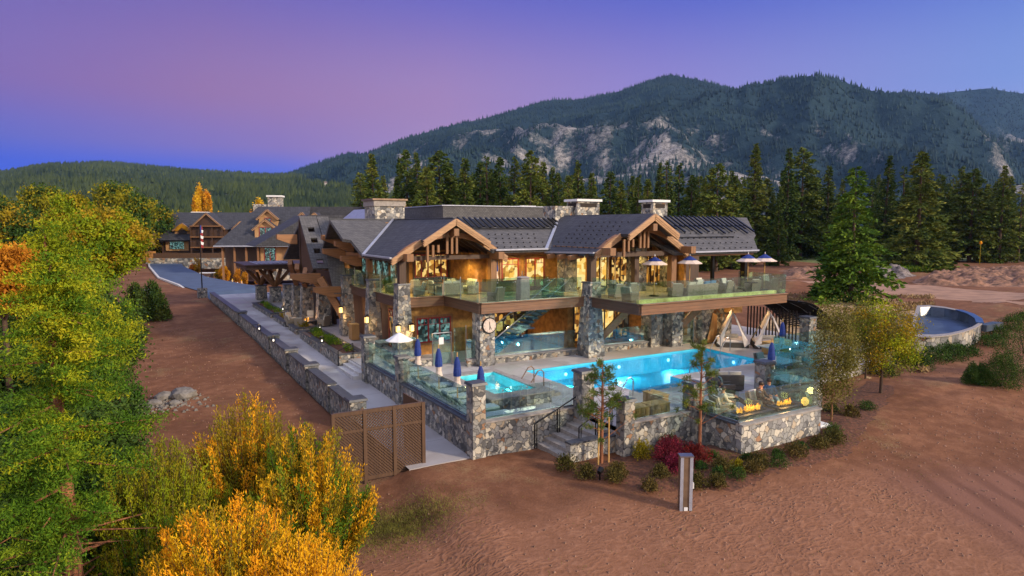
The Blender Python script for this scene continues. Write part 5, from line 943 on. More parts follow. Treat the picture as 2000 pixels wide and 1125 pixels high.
# people: one skinned figure each, seated
def person(label,loc,rz,pose,top,bottom,hairm='hair',skin='skin',group=None,sc=1):
    t=thing('person',label,'person',loc,rz,group)
    J=pose
    def skinobj(name,joints,edges,rad,mat,parent):
        me=bpy.data.meshes.new(name); ks=list(joints); me.from_pydata([J[k] if k in J else k for k in ks],[(ks.index(a),ks.index(c)) for a,c in edges],[]); me.materials.append(MT[mat]); o=bpy.data.objects.new(name,me); COL.objects.link(o); o.parent=parent
        md=o.modifiers.new('skin','SKIN'); 
        for i,k in enumerate(ks): r=rad[k]; me.skin_vertices[0].data[i].radius=(r,r) if not isinstance(r,tuple) else r
        me.skin_vertices[0].data[0].use_root=True; md.use_smooth_shade=True; s=o.modifiers.new('sub','SUBSURF'); s.levels=1; s.render_levels=1; return o
    def mk(name,parts,edges,mat,parent,grow=0):
        me=bpy.data.meshes.new(name); pass
    E=[('pel','belly'),('belly','chest'),('chest','neck'),('neck','head'),('head','crown'),('chest','shl'),('shl','ell'),('ell','wrl'),('wrl','hal'),('chest','shr'),('shr','elr'),('elr','wrr'),('wrr','har'),('pel','hil'),('hil','knl'),('knl','anl'),('anl','tol'),('pel','hir'),('hir','knr'),('knr','anr'),('anr','tor')]
    for s,h in (('l','hal'),('r','har')):
        H=Vector(J[h]); Wd=(H-Vector(J['wr'+s])).normalized(); sd=Wd.cross(Vector((0,0,1))).normalized()
        for k in range(5):
            o1=sd*(-.035+.0175*k) if k<4 else sd*.05-Wd*.03; ln=(.07,.085,.08,.06,.05)[k]; a='f%s%d'%(s,k); J[a]=tuple(H+o1*1.1+Wd*.03); J[a+'t']=tuple(H+o1*1.3+Wd*(.03+ln)-Vector((0,0,.03))); E+= [(h,a),(a,a+'t')]
    rad=dict(pel=.125,belly=.12,chest=.135,neck=.052,head=.088,crown=.07,shl=.062,shr=.062,ell=.045,elr=.045,wrl=.03,wrr=.03,hal=(.038,.02),har=(.038,.02),hil=.085,hir=.085,knl=.06,knr=.06,anl=.042,anr=.042,tol=.035,tor=.035)
    for s in 'lr':
        for k in range(5): rad['f%s%d'%(s,k)]=.01; rad['f%s%dt'%(s,k)]=.007
    used=[];[used.append(k) for e in E for k in e if k not in used]
    body=skinobj('body',used,E,rad,skin,t)
    ce=[('pel','belly'),('belly','chest'),('chest','shl'),('shl','ell'),('ell','wrl'),('chest','shr'),('shr','elr'),('elr','wrr')]; cu=['pel','belly','chest','shl','ell','wrl','shr','elr','wrr']; g={k:(rad[k]+.028) for k in cu}; skinobj('jacket',cu,ce,g,top,t)
    le=[('pel','hil'),('hil','knl'),('knl','anl'),('pel','hir'),('hir','knr'),('knr','anr')]; lu=['pel','hil','knl','anl','hir','knr','anr']; g={k:(rad[k]+.022) for k in lu}; skinobj('trousers',lu,le,g,bottom,t)
    hd=Vector(J['head']); cr=Vector(J['crown']); b=MB(); b.lathe(hd.x,hd.y+.015,[(.09,hd.z+.0),(.112,hd.z+.06),(.10,hd.z+.13),(.05,hd.z+.175)],12); b.build('hair',hairm,t,smooth=True)
    f=MB(); fy=hd.y-.1
    for s in(-1,1): f.box(hd.x+s*.035-.012,fy-.004,hd.z+.03,hd.x+s*.035+.012,fy+.012,hd.z+.045)
    f.box(hd.x-.025,fy-.004,hd.z-.045,hd.x+.025,fy+.01,hd.z-.035); f.build('eyes_and_mouth','black_cloth',t)
    MB().taper(hd.x,fy+.005,hd.z-.02,hd.z+.03,.016,.022,.008,.008).build('nose',skin,t)
    for s in 'lr': a=Vector(J['an'+s]); MB().box(a.x-.045,a.y-.2,a.z-.09,a.x+.045,a.y+.06,a.z-.01).build('shoe','black_cloth',t,bev=.02)
    return t
SIT=dict(pel=(0,.1,.52),belly=(0,.14,.68),chest=(0,.16,.92),neck=(0,.13,1.10),head=(0,.10,1.22),crown=(0,.11,1.31),shl=(.19,.16,1.02),shr=(-.19,.16,1.02),ell=(.25,.02,.78),elr=(-.25,.02,.78),wrl=(.16,-.2,.72),wrr=(-.14,-.2,.72),hal=(.14,-.27,.71),har=(-.12,-.27,.71),hil=(.1,.06,.5),hir=(-.1,.06,.5),knl=(.13,-.38,.54),knr=(-.13,-.38,.54),anl=(.12,-.5,.1),anr=(-.12,-.5,.1),tol=(.12,-.64,.05),tor=(-.12,-.64,.05))
REC=dict(SIT); REC.update(pel=(0,.1,.5),chest=(0,.34,.86),belly=(0,.22,.66),neck=(0,.38,1.03),head=(0,.37,1.15),crown=(0,.39,1.24),shl=(.19,.34,.95),shr=(-.19,.34,.95),ell=(.26,.16,.72),elr=(-.26,.16,.72),knl=(.12,-.42,.62),knr=(-.12,-.4,.6),anl=(.1,-.85,.32),anr=(-.12,-.82,.3),tol=(.1,-.97,.38),tor=(-.12,-.95,.36))
person('person reclining in a pale robe and black trousers beside the long fire table',(10.95,-2.7,-.02),R(50),dict(REC),'robe','black_cloth')
person('person sitting low in cream clothes with back to the pine, left of the flames',(10.25,-3.1,-.06),R(70),dict(SIT),'robe','robe')
person('person in dark blue leaning towards the right hand flames',(12.85,-3.35,-.02),R(-35),dict(REC),'blue_cloth','jeans'); person('person in brown reclining between the two fires',(12.05,-3.55,-.02),R(10),dict(SIT),'bark','bark')
lc=chair('cream lounge chair under the reclining person by the fire',(11.0,-2.5,0),R(50),'wicker','cushion','low chairs round the fire tables')
for (x,y),a,l in (((10.15,-3.05),70,'low chair under the person in cream near the pine'),((12.75,-3.2),-35,'low chair under the person in dark blue'),((12.05,-3.35),10,'low chair under the person in brown'),((9.4,-3.4),80,'empty low chair with pale seat at the left end of the fire terrace')): copyt(lc,(x,y,0),R(a),l)
b=wthing('beach_ball_lamp','small round amber lamp on the wall at the outer corner of the fire terrace','lamp',(13.2,-5.0,.45)); MB().lathe(13.2,-4.75,[(.06,.46),(.15,.56),(.16,.68),(.06,.8)],12).build('globe','amber_glass',b); MB().box(13.1,-4.85,.4,13.3,-4.65,.46).build('stand','black_metal',b)
# ------------------------------------------------------------------ patio by the walkway
fp=wthing('round_fire_table','round dark fire table on the walkway patio','fire pit',(2.0,33,-.15)); MB().cyl((1.2,31.4+.4,-.2),(1.2,31.8,.35),.75,None,20).build('body','stone_small',fp); MB().cyl((1.2,31.8,.35),(1.2,31.8,.42),1.0,None,20).build('top','cap',fp); flames(fp,[(1.2+rng.uniform(-.2,.2),31.8+rng.uniform(-.2,.2),.42) for k in range(5)],.2); light('fire_glow',(1.2,31.8,.8),25,(1,.45,.12),.1,fp)
for (x,y),a,l in (((.0,31.6),90,'nearest the walkway'),((.3,33.4),30,'on the far left of the fire table'),((.4,30.2),140,'closest to the small square planter'),((2.2,30.4),-150,'nearest the lantern column'),((2.5,32.4),-80,'on the right of the fire table'),((1.9,33.6),-20,'behind the fire table')):
    copyt(ch,(x,y,.0),R(a),'beige wicker chair around the walkway fire table, '+l)['group']='wicker chairs around the round fire table'
def pathlight(label,loc):
    t=thing('lantern',label,'lantern',loc,0,'small lanterns along the walkway'); MB().box(-.1,-.1,0,.1,.1,.04).build('base','black_metal',t); MB().box(-.04,-.04,.04,.04,.04,.16).build('candle_glass','lamp_white',t)
    b=MB(); [b.box(x*.09-.012,y*.09-.012,.04,x*.09+.012,y*.09+.012,.34) for x in(-1,1) for y in(-1,1)]; b.taper(0,0,.34,.42,.12,.12,.03,.03); b.build('cage','black_metal',t); light('lantern_bulb',(0,0,.5),4,WARM,.05,t); return t
pl=pathlight('small lit lantern on the retaining wall, nearest the fire table patio',(-2.95,23.3,.32))
for (x,y,z),l in zip(((-2.95,28.6,.38),(-.25,21.4,.34),(1.05,27,.34),(.9,30.9,.34),(.9,36.5,.3),(1.0,40,.32)),('small lit lantern on the retaining wall, second one up','small lit lantern on the middle of the long planter','black lantern on the far corner of the long planter','small lantern on the square planter','small lantern on the low planter behind the chairs','small lantern on the far narrow planter')): copyt(pl,(x,y,z),0,l)
for i,(x,y) in enumerate(((6.5,60),(10.5,56),(14,66),(8,70))):
    t=thing('bollard_light',['black bollard with glowing head, left of the pergola','black bollard with glowing head, right of the pergola posts','black bollard with glowing head at the parking stripes','black bollard with glowing head near the young orange trees'][i],'bollard',(x,y,gz(x,y)),0,'bollard lights'); MB().cyl((0,0,0),(0,0,1.0),.09).build('post','black_metal',t); MB().lathe(0,0,[(.09,1.0),(.13,1.08),(.05,1.16)],10).build('head','lamp_white',t)
# pergola with branching posts
PG=wthing('pergola','flat dark pergola carried by branching timber struts on stone piers','pergola',(3.2,53,-.2))
for (x,y) in ((1.6,54.4),(2.5,51.2),(6.2,54.4),(6.6,51.2)):
    c=MB().taper(x,y,-.5,1.4,.55,.55,.5,.5).build('stone_pier','stone',PG); MB().taper(x,y,1.4,1.5,.6,.6,.56,.56).build('cap','cap',c)
    for dx,dy in ((-1.7,-.6),(1.6,-.6),(-.4,1.6),(.3,-1.7)): MB().beam((x,y,1.5),(x+dx,y+dy,3.5),.28,.34).build('strut','timber',PG)
MB().box(-.6,49.2,3.5,8.2,56.6,3.85).build('beam_deck','timber_dark',PG); MB().box(-.8,49.0,3.86,8.4,56.8,3.98).build('roof','timber_dark',PG)
for k in range(5): MB().box(.2+k*1.7,48.7,3.3,.5+k*1.7,57,3.5).build('joist','timber_x',PG)
for k in range(8): MB().box(.6+k*.45,50,3.985,.8+k*.45,55.5,4.04).build('skylight_strip','flash',PG)
# flag pole on a stone pier, golf cart
lp_=wthing('flag_pole','thin black pole with a hanging flag standing on a stone pier beside the road','flag pole',(-3.6,62,-.6)); MB().box(-4.1,61.5,-1,-3.1,62.5,.75).build('stone_base','stone_small',lp_); MB().cyl((-3.6,62,.75),(-3.6,62,8.4),.07,.04).build('pole','black_metal',lp_)
fl=MB(); 
for k in range(7): fl.mi(k%2).prism([(-3.52,62,7.9-k*.35),(-3.25+.05*(k%2),62,7.75-k*.35),(-3.28,62,7.45-k*.35),(-3.5,62,7.55-k*.35)],(0,.04,0))
fl.mi(2).box(-3.53,61.97,7.1,-3.4,62.06,8.0); fl.build('flag',['red_frame','canvas_white','navy'],lp_)
x,y=CP(405,112); z=gz(x,y)+.15; gc=thing('golf_cart','white roofed golf cart parked at the roadside by the far lodge','golf cart',(x,y,z),R(-25)); MB().box(-1.2,-.6,.3,1.2,.6,.75).build('body','wicker_dark',gc,bev=.06); MB().box(-1.25,-.65,1.85,1.1,.65,1.95).build('canopy','canvas_white',gc,bev=.04); MB().box(-.5,-.55,.75,-.1,.55,1.25).build('seat','cushion',gc); MB().box(.55,-.5,.75,.6,.5,1.8).build('windscreen','glass',gc)
for sx in(-1,1):
    for sy in(-1,1): MB().cyl((sx*.8,sy*.62,.25),(sx*.8,sy*.5,.25),.25,None,12).build('wheel','black_metal',gc); MB().cyl((sx*1.0,sy*.58,.75),(sx*.95,sy*.58,1.86),.025).build('roof_post','black_metal',gc)
# trellis screen ---------------------------------------------------------
TR=wthing('lattice_screen','tall brown metal lattice screen standing in front of the walkway end','screen',(-4,-.3,-1.2))
A=Vector(CP(642,22.6)+(0,)); B_=Vector(CP(822,24.2)+(0,))
def lattice(A,B,z0,z1,parts):
    d=(B-A); L_=d.length; d.normalize(); nrm=Vector((-d.y,d.x,0))
    def pt(s,z): return A+d*s+Vector((0,0,z))
    fr=MB(); posts=[0,L_*.335,L_*.665,L_]
    for s in posts: 
        b=MB().beam(pt(s,z0-.1),pt(s,z1),.13,.13,(d.x,d.y,0)); b.build('post','lattice_brown',TR)
    for z,hh in ((z1-.06,.14),(z1-.72,.1),(z0+.25,.14)): MB().beam(pt(0,z),pt(L_,z),.09,hh).build('rail','lattice_brown',TR)
    sp=.115
    for k in range(3):
        s0,s1=posts[k]+.06,posts[k+1]-.06; b=MB(); za,zb=z0+.3,z1-.1; w=s1-s0; hgt=zb-za
        for sg in (1,-1):
            m=-int(hgt/sp)-1
            while m*sp<w:
                # line s = m*sp + (z-za) for sg=1
                t0=max(0,-m*sp); t1=min(hgt,w-m*sp)
                if t1>t0+.02:
                    a,c=m*sp+t0,m*sp+t1
                    if sg<0: a,c=w-a,w-c
                    b.beam(pt(s0+a,za+t0)+nrm*.012*sg,pt(s0+c,za+t1)+nrm*.012*sg,.05,.02,tuple(nrm))
                m+=1
        b.build('lattice_panel','lattice_brown',TR)
lattice(A,B_,-1.35,1.42,3)
lt2=wthing('side_screen','short solid return panel running back from the right end of the lattice screen','screen',(-1,1.5,-1)); MB().beam((B_.x,B_.y+.1,.1),(B_.x-.02,B_.y+1.9,.1),.06,2.5).build('panel','lattice_brown',lt2)
# freestanding shower tower post in the sand
pz=gz(4.87,-6.23); pz=gz(3.98,-7.1); TP=thing('shower_tower','tall brushed metal shower post standing alone in the sand','post',(3.98,-7.1,pz-.1),R(-30)); h=1.85
MB().box(-.2,-.12,0,.2,.12,h).build('body','bronze',TP)
for s in(-1,1): MB().box(s*.15-.05,-.15,0,s*.15+.05,-.121,h+.0).build('front_strip','flash',TP)
MB().box(-.22,-.16,h,.22,.16,h+.04).build('top','steel',TP); MB().box(.2,-.08,.8,.26,.02,.98).build('control_box','canvas_white',TP); MB().box(-.06,-.14,.05,.06,-.121,.2).build('foot_light','canvas_white',TP)
# garden speaker, spotlight
t=thing('garden_speaker','round glossy black garden speaker among the red bushes','speaker',(7.0,-4.4,gz(7,-4.4)-.05)); MB().lathe(0,0,[(.15,0),(.27,.12),(.3,.3),(.26,.36)],16).build('base','black_metal',t,smooth=True); MB().lathe(0,0,[(.28,.40),(.25,.52),(.1,.62)],16).build('dome','black_metal',t,smooth=True)
x,y=2.8,-4.2; t=thing('spotlight','small black garden spotlight between the front shrubs','spotlight',(x,y,gz(x,y)-.05)); MB().cyl((0,0,0),(0,0,.3),.03).build('stake','black_metal',t); MB().cyl((-.08,-.05,.34),(.1,.05,.42),.08,.11).build('head','black_metal',t)
# ------------------------------------------------------------------ trees
def conifer(name,label,H,Rm,mat='conifer',nb=110,nl=42,base=.06,shape=.9,leaf=.5,group=None,cat='conifer',tr=.022,droop=.28,bark='bark',seed=None,lw=.42):
    t=thing(name,label,cat,(0,0,0),0,group); MB().cyl((0,0,-.5),(0,0,H*.55),H*tr,H*tr*.5,8,False).cyl((0,0,H*.55),(0,0,H*.97),H*tr*.5,H*.002,8,False).build('trunk',bark,t)
    P=[];D=[];S=[]
    for i in range(nb):
        f=(i+rng.uniform(0,1))/nb; f=base+(1-base)*f**1.0; a=rng.uniform(0,2*PI); r=Rm*(1-f)**shape*rng.uniform(.62,1.12)+.03*Rm; z0=H*f
        n=int(nl*(.3+.7*r/Rm)); s=rng.uniform(.12,1,n)**.7; x=np.cos(a)*r*s; y=np.sin(a)*r*s; z=z0-droop*r*s**1.6+rng.normal(0,.012*H*.3,n); sp=.14*r+.02*H*.3
        x+=rng.normal(0,1,n)*sp*.55; y+=rng.normal(0,1,n)*sp*.55; P.append(np.stack([x,y,z],1)); d=np.stack([np.cos(a)+rng.normal(0,.6,n),np.sin(a)+rng.normal(0,.6,n),rng.normal(-.15,.35,n)],1); D.append(d/np.linalg.norm(d,axis=1,keepdims=True)); S.append(np.full(n,leaf)*rng.uniform(.6,1.3,n)*(.45+.55*(1-f)))
    P=np.concatenate(P);D=np.concatenate(D);S=np.concatenate(S); quads_obj('crown',P,D,S,S*lw,mat,t); return t
protos=[conifer('conifer_tree','tall dark conifer in the forest line behind the clubhouse',20,4.1,nb=230,nl=62,leaf=.85,base=.03,shape=1.0),conifer('conifer_tree','slender dark conifer in the forest line behind the clubhouse',20,3.2,nb=230,nl=56,leaf=.8,shape=.95,base=.03),
 conifer('conifer_tree','broad dark conifer in the forest line behind the clubhouse',20,5.2,nb=210,nl=70,leaf=.9,shape=.85,base=.05),conifer('conifer_tree','ragged conifer in the forest line behind the clubhouse',20,3.9,nb=130,nl=70,leaf=.9,shape=.9,base=.06)]
used=set()
def place_con(px,top,d,k,label=None,group='forest line behind the clubhouse'):
    h=zonray(px,top,d)-(-.4); x,y=CP(px,d); z=gz(x,y)-.1; s=h/20; w=s*rng.uniform(.9,1.12); o=protos[k]
    if k in used: o=copyt(o,(x,y,z),rng.uniform(0,6.28),label or o['label'])
    else: used.add(k); o.location=(x,y,z); 
    if label: o['label']=label
    o.scale=(w*rng.uniform(.85,1.12),w*rng.uniform(.85,1.12),s); o.rotation_euler=(rng.normal(0,.02),rng.normal(0,.02),rng.uniform(0,6.28)); o['group']=group; return o
main=[(735,300,120,0),(775,312,135,1),(800,296,130,2),(838,328,115,2),(862,297,128,0),(822,302,138,1),(885,318,130,3),(908,312,118,0),(935,318,128,2),(955,306,125,1),(978,310,132,2),(1000,312,124,3),(1032,297,120,2),(1058,318,130,0),(1078,330,125,1),(1105,345,122,2),(1128,318,130,3),(1152,340,126,0),(1186,338,122,2),(1215,355,118,0),(1240,345,126,3),(1262,352,120,2),(1284,322,128,1),(1302,316,126,0),(1322,322,130,3),(1345,345,122,2),(1370,350,128,1),(1398,322,118,2),(1425,345,126,0),(1440,352,135,3),
 (1470,284,124,1),(1496,350,130,2),(1533,293,120,0),(1562,292,126,0),(1590,350,132,2),(1612,326,126,0),(1640,352,134,3),(1662,360,140,1),(1722,307,118,0),(1762,325,120,2),(1790,308,112,2),(1828,342,118,1),(1868,328,116,3),(1893,332,114,0),(1918,362,116,1),(1950,326,112,0),(1988,358,112,2),(2030,330,116,0),(1700,352,136,2),(1846,360,128,2)]
protos.append(conifer('conifer_tree','round topped olive conifer in the forest line behind the clubhouse',20,4.6,nb=170,nl=84,leaf=.95,base=.12,shape=.5,droop=.15)); protos.append(conifer('conifer_tree','thin broken topped conifer in the forest line behind the clubhouse',20,2.6,nb=90,nl=46,leaf=.85,base=.22,shape=.6,droop=.4))
SEG=[(760,'left of the golden poplars'),(870,'behind the golden poplars'),(1000,'above the left gable and flat roof'),(1100,'above the middle solar racks'),(1200,'behind the middle chimneys'),(1320,'around the right chimney'),(1440,'above the right solar racks'),(1510,'over the right end of the roof'),(1600,'left of the lone bright conifer'),(1700,'behind the lone bright conifer'),(1810,'right of the lone bright conifer'),(1905,'left of the street lamp'),(9999,'at the right end of the forest')]
ORD=['leftmost','second from left','third from left','fourth from left','fifth from left','sixth from left','seventh from left','eighth from left']
KND=['tall dark','slender dark','broad dark','ragged','round topped olive','thin broken topped']
for i_,m_ in enumerate(main):
    px_,tp_,d_,k_=m_; k_=4 if i_ in (4,12,27,41,43,50,33) else (5 if i_ in (9,23,39,46) else k_)
    lo_=0
    for hi_,nm_ in SEG:
        if px_<hi_: break
        lo_=hi_
    n_=sum(1 for q_ in main if lo_<=q_[0]<px_)
    place_con(px_,tp_,d_*(1.3 if px_>1440 else 1.0),k_,'%s conifer %s, %s of those'%(KND[k_],nm_,ORD[min(n_,7)]))
for k in range(120):
    px=rng.uniform(690,2120); 
    if 1590<px<1700 and rng.uniform()<.5: px-=150
    place_con(px,rng.uniform(335,395) if px<1450 else rng.uniform(335,420),rng.uniform(140,175)*(1.0 if px<1450 else 1.3),int(rng.choice([0,1,2,3,0,2,4,5])),['dark conifer standing back in the dense forest belt'][0],'back rows of the forest belt')
place_con(1520,392,135,1,'short slender conifer at the forest foot just beyond the roof end'); place_con(1655,398,125,2,'short broad conifer directly behind the lone bright conifer')
x,y=CP(1790,122); o=copyt(protos[2],(x,y,gz(x,y)),1.0,'sunlit yellow green broad conifer at the front of the right forest'); o.scale=(1.35,1.35,1.08)
# bright green conifer on the right
bc=conifer('conifer_tree','bright green bushy conifer standing alone right of the clubhouse balcony',15.5,5.2,'conifer_green',150,110,.03,.7,.75,None); x,y=CP(1665,72); bc.location=(x,y,gz(x,y)-.2); bc.scale=(.92,.92,.97)
b2=conifer('conifer_tree','shorter bright green conifer tucked against the left of the lone bushy conifer',9.5,3.0,'conifer_green',90,70,.03,.7,.6,None); x,y=CP(1632,74); b2.location=(x,y,gz(x,y))
def leafy(name,label,H,rx,rz_,z0,mats,ncl,nl,leaf,cat='tree',trunk=.12,bark='bark',csp=.32,up=.2,limbs=9,group=None,shape='ell',lean=(0,0)):
    t=thing(name,label,cat,(0,0,0),0,group); b=MB(); tz=z0+rz_*.9; b.cyl((0,0,-.6),(lean[0]*.5,lean[1]*.5,tz*.6),trunk,trunk*.75,8,False).cyl((lean[0]*.5,lean[1]*.5,tz*.6),(lean[0],lean[1],tz),trunk*.75,trunk*.35,8,False)
    C=[]
    while len(C)<ncl:
        p=rng.uniform(-1,1,3); r=np.linalg.norm(p)
        if r<1 and (r>.45 or rng.uniform()<.4):
            w=1.0 if shape=='ell' else (1.05-.75*(p[2]+1)/2)
            C.append((lean[0]+p[0]*rx*w,lean[1]+p[1]*rx*w,z0+(p[2]+1)*rz_))
    C=np.array(C)
    for c in C[:limbs]: 
        q=(lean[0]*.6,lean[1]*.6,max(.3,min(c[2]-.25*rz_,tz*.85))); b.cyl(q,tuple(c),trunk*.38,trunk*.1,5,False)
    b.build('trunk',bark,t)
    for m,sel in zip(mats,np.array_split(rng.permutation(len(C)),len(mats))):
        Q=C[sel]; n=len(Q)*nl; cc=np.repeat(Q,nl,0); P=cc+rng.normal(size=(n,3))*csp*np.array([rx,rx,rz_*.8])*.5; D=rdir(n,up); S=leaf*rng.uniform(.6,1.4,n); quads_obj('crown',P,D,S,S*.55,m,t)
    return t
def at(t,px,d,s=1,dz=0,rz=0):
    x,y=CP(px,d); t.location=(x,y,gz(x,y)+dz); t.scale=(s,s,s) if not isinstance(s,tuple) else s; t.rotation_euler=(0,0,rz); return t
# left foreground group -------------------------------------------------
def bigpine():
    H=9.3; t=thing('pine_tree','large green pine with rust coloured trunk at the left edge, nearest tree','pine'); b=MB(); b.cyl((0,0,-1.0),(-.1,0,3.6),.20,.14,12,False).cyl((-.1,0,3.6),(-.2,.05,7.5),.14,.07,10,False).cyl((-.2,.05,7.5),(-.2,.05,H),.10,.02,8,False)
    P=[];D=[];S=[]; P2=[];D2=[];S2=[]
    for i in range(56):
        f=(i+rng.uniform(0,1))/56; z0=2.5+(H-2.5)*f; a=rng.uniform(0,2*PI); r=(1.75*(1-f)**.6+.2)*rng.uniform(.55,1.1); ex=np.array([math.cos(a)*r,math.sin(a)*r,z0+r*rng.uniform(-.28,.12)]); b.cyl((-.12,0,z0),tuple(ex),.045*(1-.6*f),.008,5,False)
        for j in range(int(5+7*r)):
            s=rng.uniform(.12,1.0); c=np.array([-.12,0,z0])*(1-s)+ex*s+rng.normal(0,.16,3); n=105; p=c+rng.normal(0,.11,(n,3))*np.array([1,1,.42])+np.array([math.cos(a),math.sin(a),-.12])*rng.normal(0,.16,(n,1)); d=rdir(n,.35)+np.array([math.cos(a)*.5,math.sin(a)*.5,0]); d/=np.linalg.norm(d,axis=1,keepdims=True)
            (P if f*.5+rng.uniform()*.5<.60 else P2).append(p)
    for i in range(26):
        z=rng.uniform(.2,2.8); a=rng.uniform(0,2*PI); r=rng.uniform(.8,2.2); b.cyl((0,0,z),(math.cos(a)*r,math.sin(a)*r,z+rng.uniform(-.2,.5)),.03,.006,4,False)
    b.build('trunk','bark_red',t)
    A=np.concatenate(P); n=len(A); quads_obj('crown',A,rdir(n,.3),rng.uniform(.05,.12,n),rng.uniform(.018,.035,n),'fol_green',t)
    A=np.concatenate(P2); n=len(A); quads_obj('crown',A,rdir(n,.3),rng.uniform(.05,.12,n),rng.uniform(.018,.04,n),'fol_lime',t); return t
at(bigpine(),112,14.0,1,-.1)
at(leafy('broadleaf_tree','big yellow green leafy tree behind the left pine, rising to the hills',9.6,3.0,3.3,2.6,['fol_lime','fol_green','fol_lime'],64,330,.13,trunk=.2,csp=.20),145,27,(.68,.68,.86))
at(leafy('broadleaf_tree','added dark tree giving shade to the gaps behind the yellow green leafy tree',8,2.6,3.1,1.2,['hedge'],110,260,.2,trunk=.2,csp=.3),140,31,(1,1,.86))  # added behind the crown so that its gaps read as shade
at(leafy('broadleaf_tree','green and yellow leafy tree at the left edge of the bare soil',6.6,2.2,2.7,.4,['hedge','fol_green','hedge'],80,280,.12,trunk=.12,csp=.22),165,22,(.72,.72,.95))  # dark leaves carry the shade of the gaps in their colour
at(leafy('broadleaf_tree','dark green leafy tree at the far left edge behind the pine',8,2.8,3.2,.5,['hedge','hedge','hedge'],120,280,.15,trunk=.2,csp=.24),-20,20.5,(1,1,.82))  # leaf colour darkened to stand for shade behind the pine
at(leafy('gap_shade_tree','added dark tree whose leaf colour gives the shade behind the left pine',6,2.2,2.6,-.4,['hedge'],110,300,.15,trunk=.12,csp=.28),95,18.5,(1,1,.9))  # added mass; the shade between the boughs is in its leaf colour
at(leafy('gap_shade_tree','added dark bush painting shade into the bottom left corner behind the pine trunk',3,2.0,1.3,-.3,['hedge'],80,300,.13,trunk=.1,csp=.3),40,15.5)  # added bush, dark leaves in place of shade at the corner
at(leafy('willow_tree','broad glowing yellow green willow at left, in front of the forest',11,2.9,2.9,4.4,['fol_lime','fol_olive','fol_lime'],130,320,.26,trunk=.3,csp=.3),205,58,(1,1,1.0))
at(leafy('willow_tree','yellow green willow lobe left of the big willow',10,2.3,2.9,4.6,['fol_olive','fol_lime'],90,300,.26,trunk=.3,csp=.3),150,66,(1,1,1.1))
at(leafy('willow_tree','yellow green rounded tree at the left side near the pond',8,2.3,2.6,2.6,['fol_lime','fol_green'],80,300,.2,trunk=.2),50,42)
t=leafy('forest_tree','dark rounded forest tree at the far left behind the leafy trees',12,4.6,4.8,2,['hedge','fol_olive'],110,240,.42,trunk=.3,csp=.3,group='dark trees at the far left')
at(t,20,105,(1,1,1.0)); [at(copyt(t,(0,0,0),1.0,l_),px_,d_,(s_,s_,s_*q_)) for px_,d_,s_,q_,l_ in ((95,120,1.1,1.15,'dark forest tree second from the left edge, behind the willow'),(-60,110,1.2,1.1,'dark forest tree cut by the left picture edge'),(285,150,1.2,1.0,'dark forest tree just right of the glowing willow'),(330,165,1.1,1.0,'dark forest tree left of the far lodge'),(235,135,1.2,1.15,'dark forest tree behind the glowing willow'))]
at(leafy('maple_tree','orange autumn tree at the very left edge',8,1.2,1.0,6.6,['fol_orange'],46,330,.12,trunk=.15),0,20.0,(.85,.85,1))
at(leafy('maple_tree','bright yellow tree behind the flat roof next to the left chimney',11,2.6,4.3,3.5,['fol_gold'],70,260,.4,trunk=.2),790,90,(1,1,1.12)) if 0 else None
t=leafy('aspen_tree','golden poplar right of the left chimney, left one of the two peaks',9,1.5,3.4,3.2,['fol_gold'],50,260,.3,trunk=.15,shape='cone'); at(t,783,78); copyt(t,tuple(CP(797,80))+(-.3,),2.0,'golden poplar right of the left chimney, right one of the two peaks')
t=leafy('poplar_tree','narrow orange poplar behind the far lodge, leftmost of the row',15,1.3,6.6,2,['fol_orange','fol_gold'],60,240,.5,trunk=.2); at(t,388,190,(1,1,1.18))
for px,sx,l in ((396,1.1,'second'),(404,.95,'third'),(410,1.0,'fourth')): x,y=CP(px,190+px%7); o=copyt(t,(x,y,-.3),px*.1,l+' narrow orange poplar from the left behind the far lodge'); o.scale=(1,1,1.12*sx)
for px,s,l in ((432,.72,'small green gold tree between the poplars and the lodge chimneys'),(495,.75,'orange tree behind the white lodge chimney'),(511,.95,'tall narrow golden tree right of the white lodge chimney'),(655,.62,'low yellow tree just above the right end of the far lodge roof')): x,y=CP(px,180); o=copyt(t,(x,y,-.3),px*.3,l); o.scale=(s*1.3,s*1.3,s)
# dark round shrubs by the road
def shrubby(name,label,r,h,mat,n=900,leaf=.07,cat='shrub',group=None,up=.6,up2=.0,stemmat='bark',fill=1,cone=0):
    t=thing(name,label,cat,(0,0,0),0,group); b=MB()
    for k in range(5): a=k*1.3; b.cyl((0,0,-.1),(math.cos(a)*r*.5,math.sin(a)*r*.5,h*.7),.02+.01*r,.006,4,False)
    b.build('stem',stemmat,t); u=rng.uniform(0,1,n)**.5; a=rng.uniform(0,2*PI,n); zz=rng.uniform(0.02,1,n); w=np.sqrt(np.clip(1-(zz*1.0-.3)**2/.55,0.04,1)) if not cone else (1.02-zz)**.6; lump=1+.22*np.sin(a*3+r*7)+.15*np.sin(a*5+zz*6)
    P=np.stack([np.cos(a)*r*u*w*lump,np.sin(a)*r*u*w*lump,zz*h*(.85+.25*np.sin(a*4+2)*u)],1); D=P/ (np.linalg.norm(P,axis=1,keepdims=True)+1e-6)*.7+rdir(n,up); D/=np.linalg.norm(D,axis=1,keepdims=True); quads_obj('foliage',P,D,leaf*rng.uniform(.6,1.5,n),leaf*.4,mat,t); return t
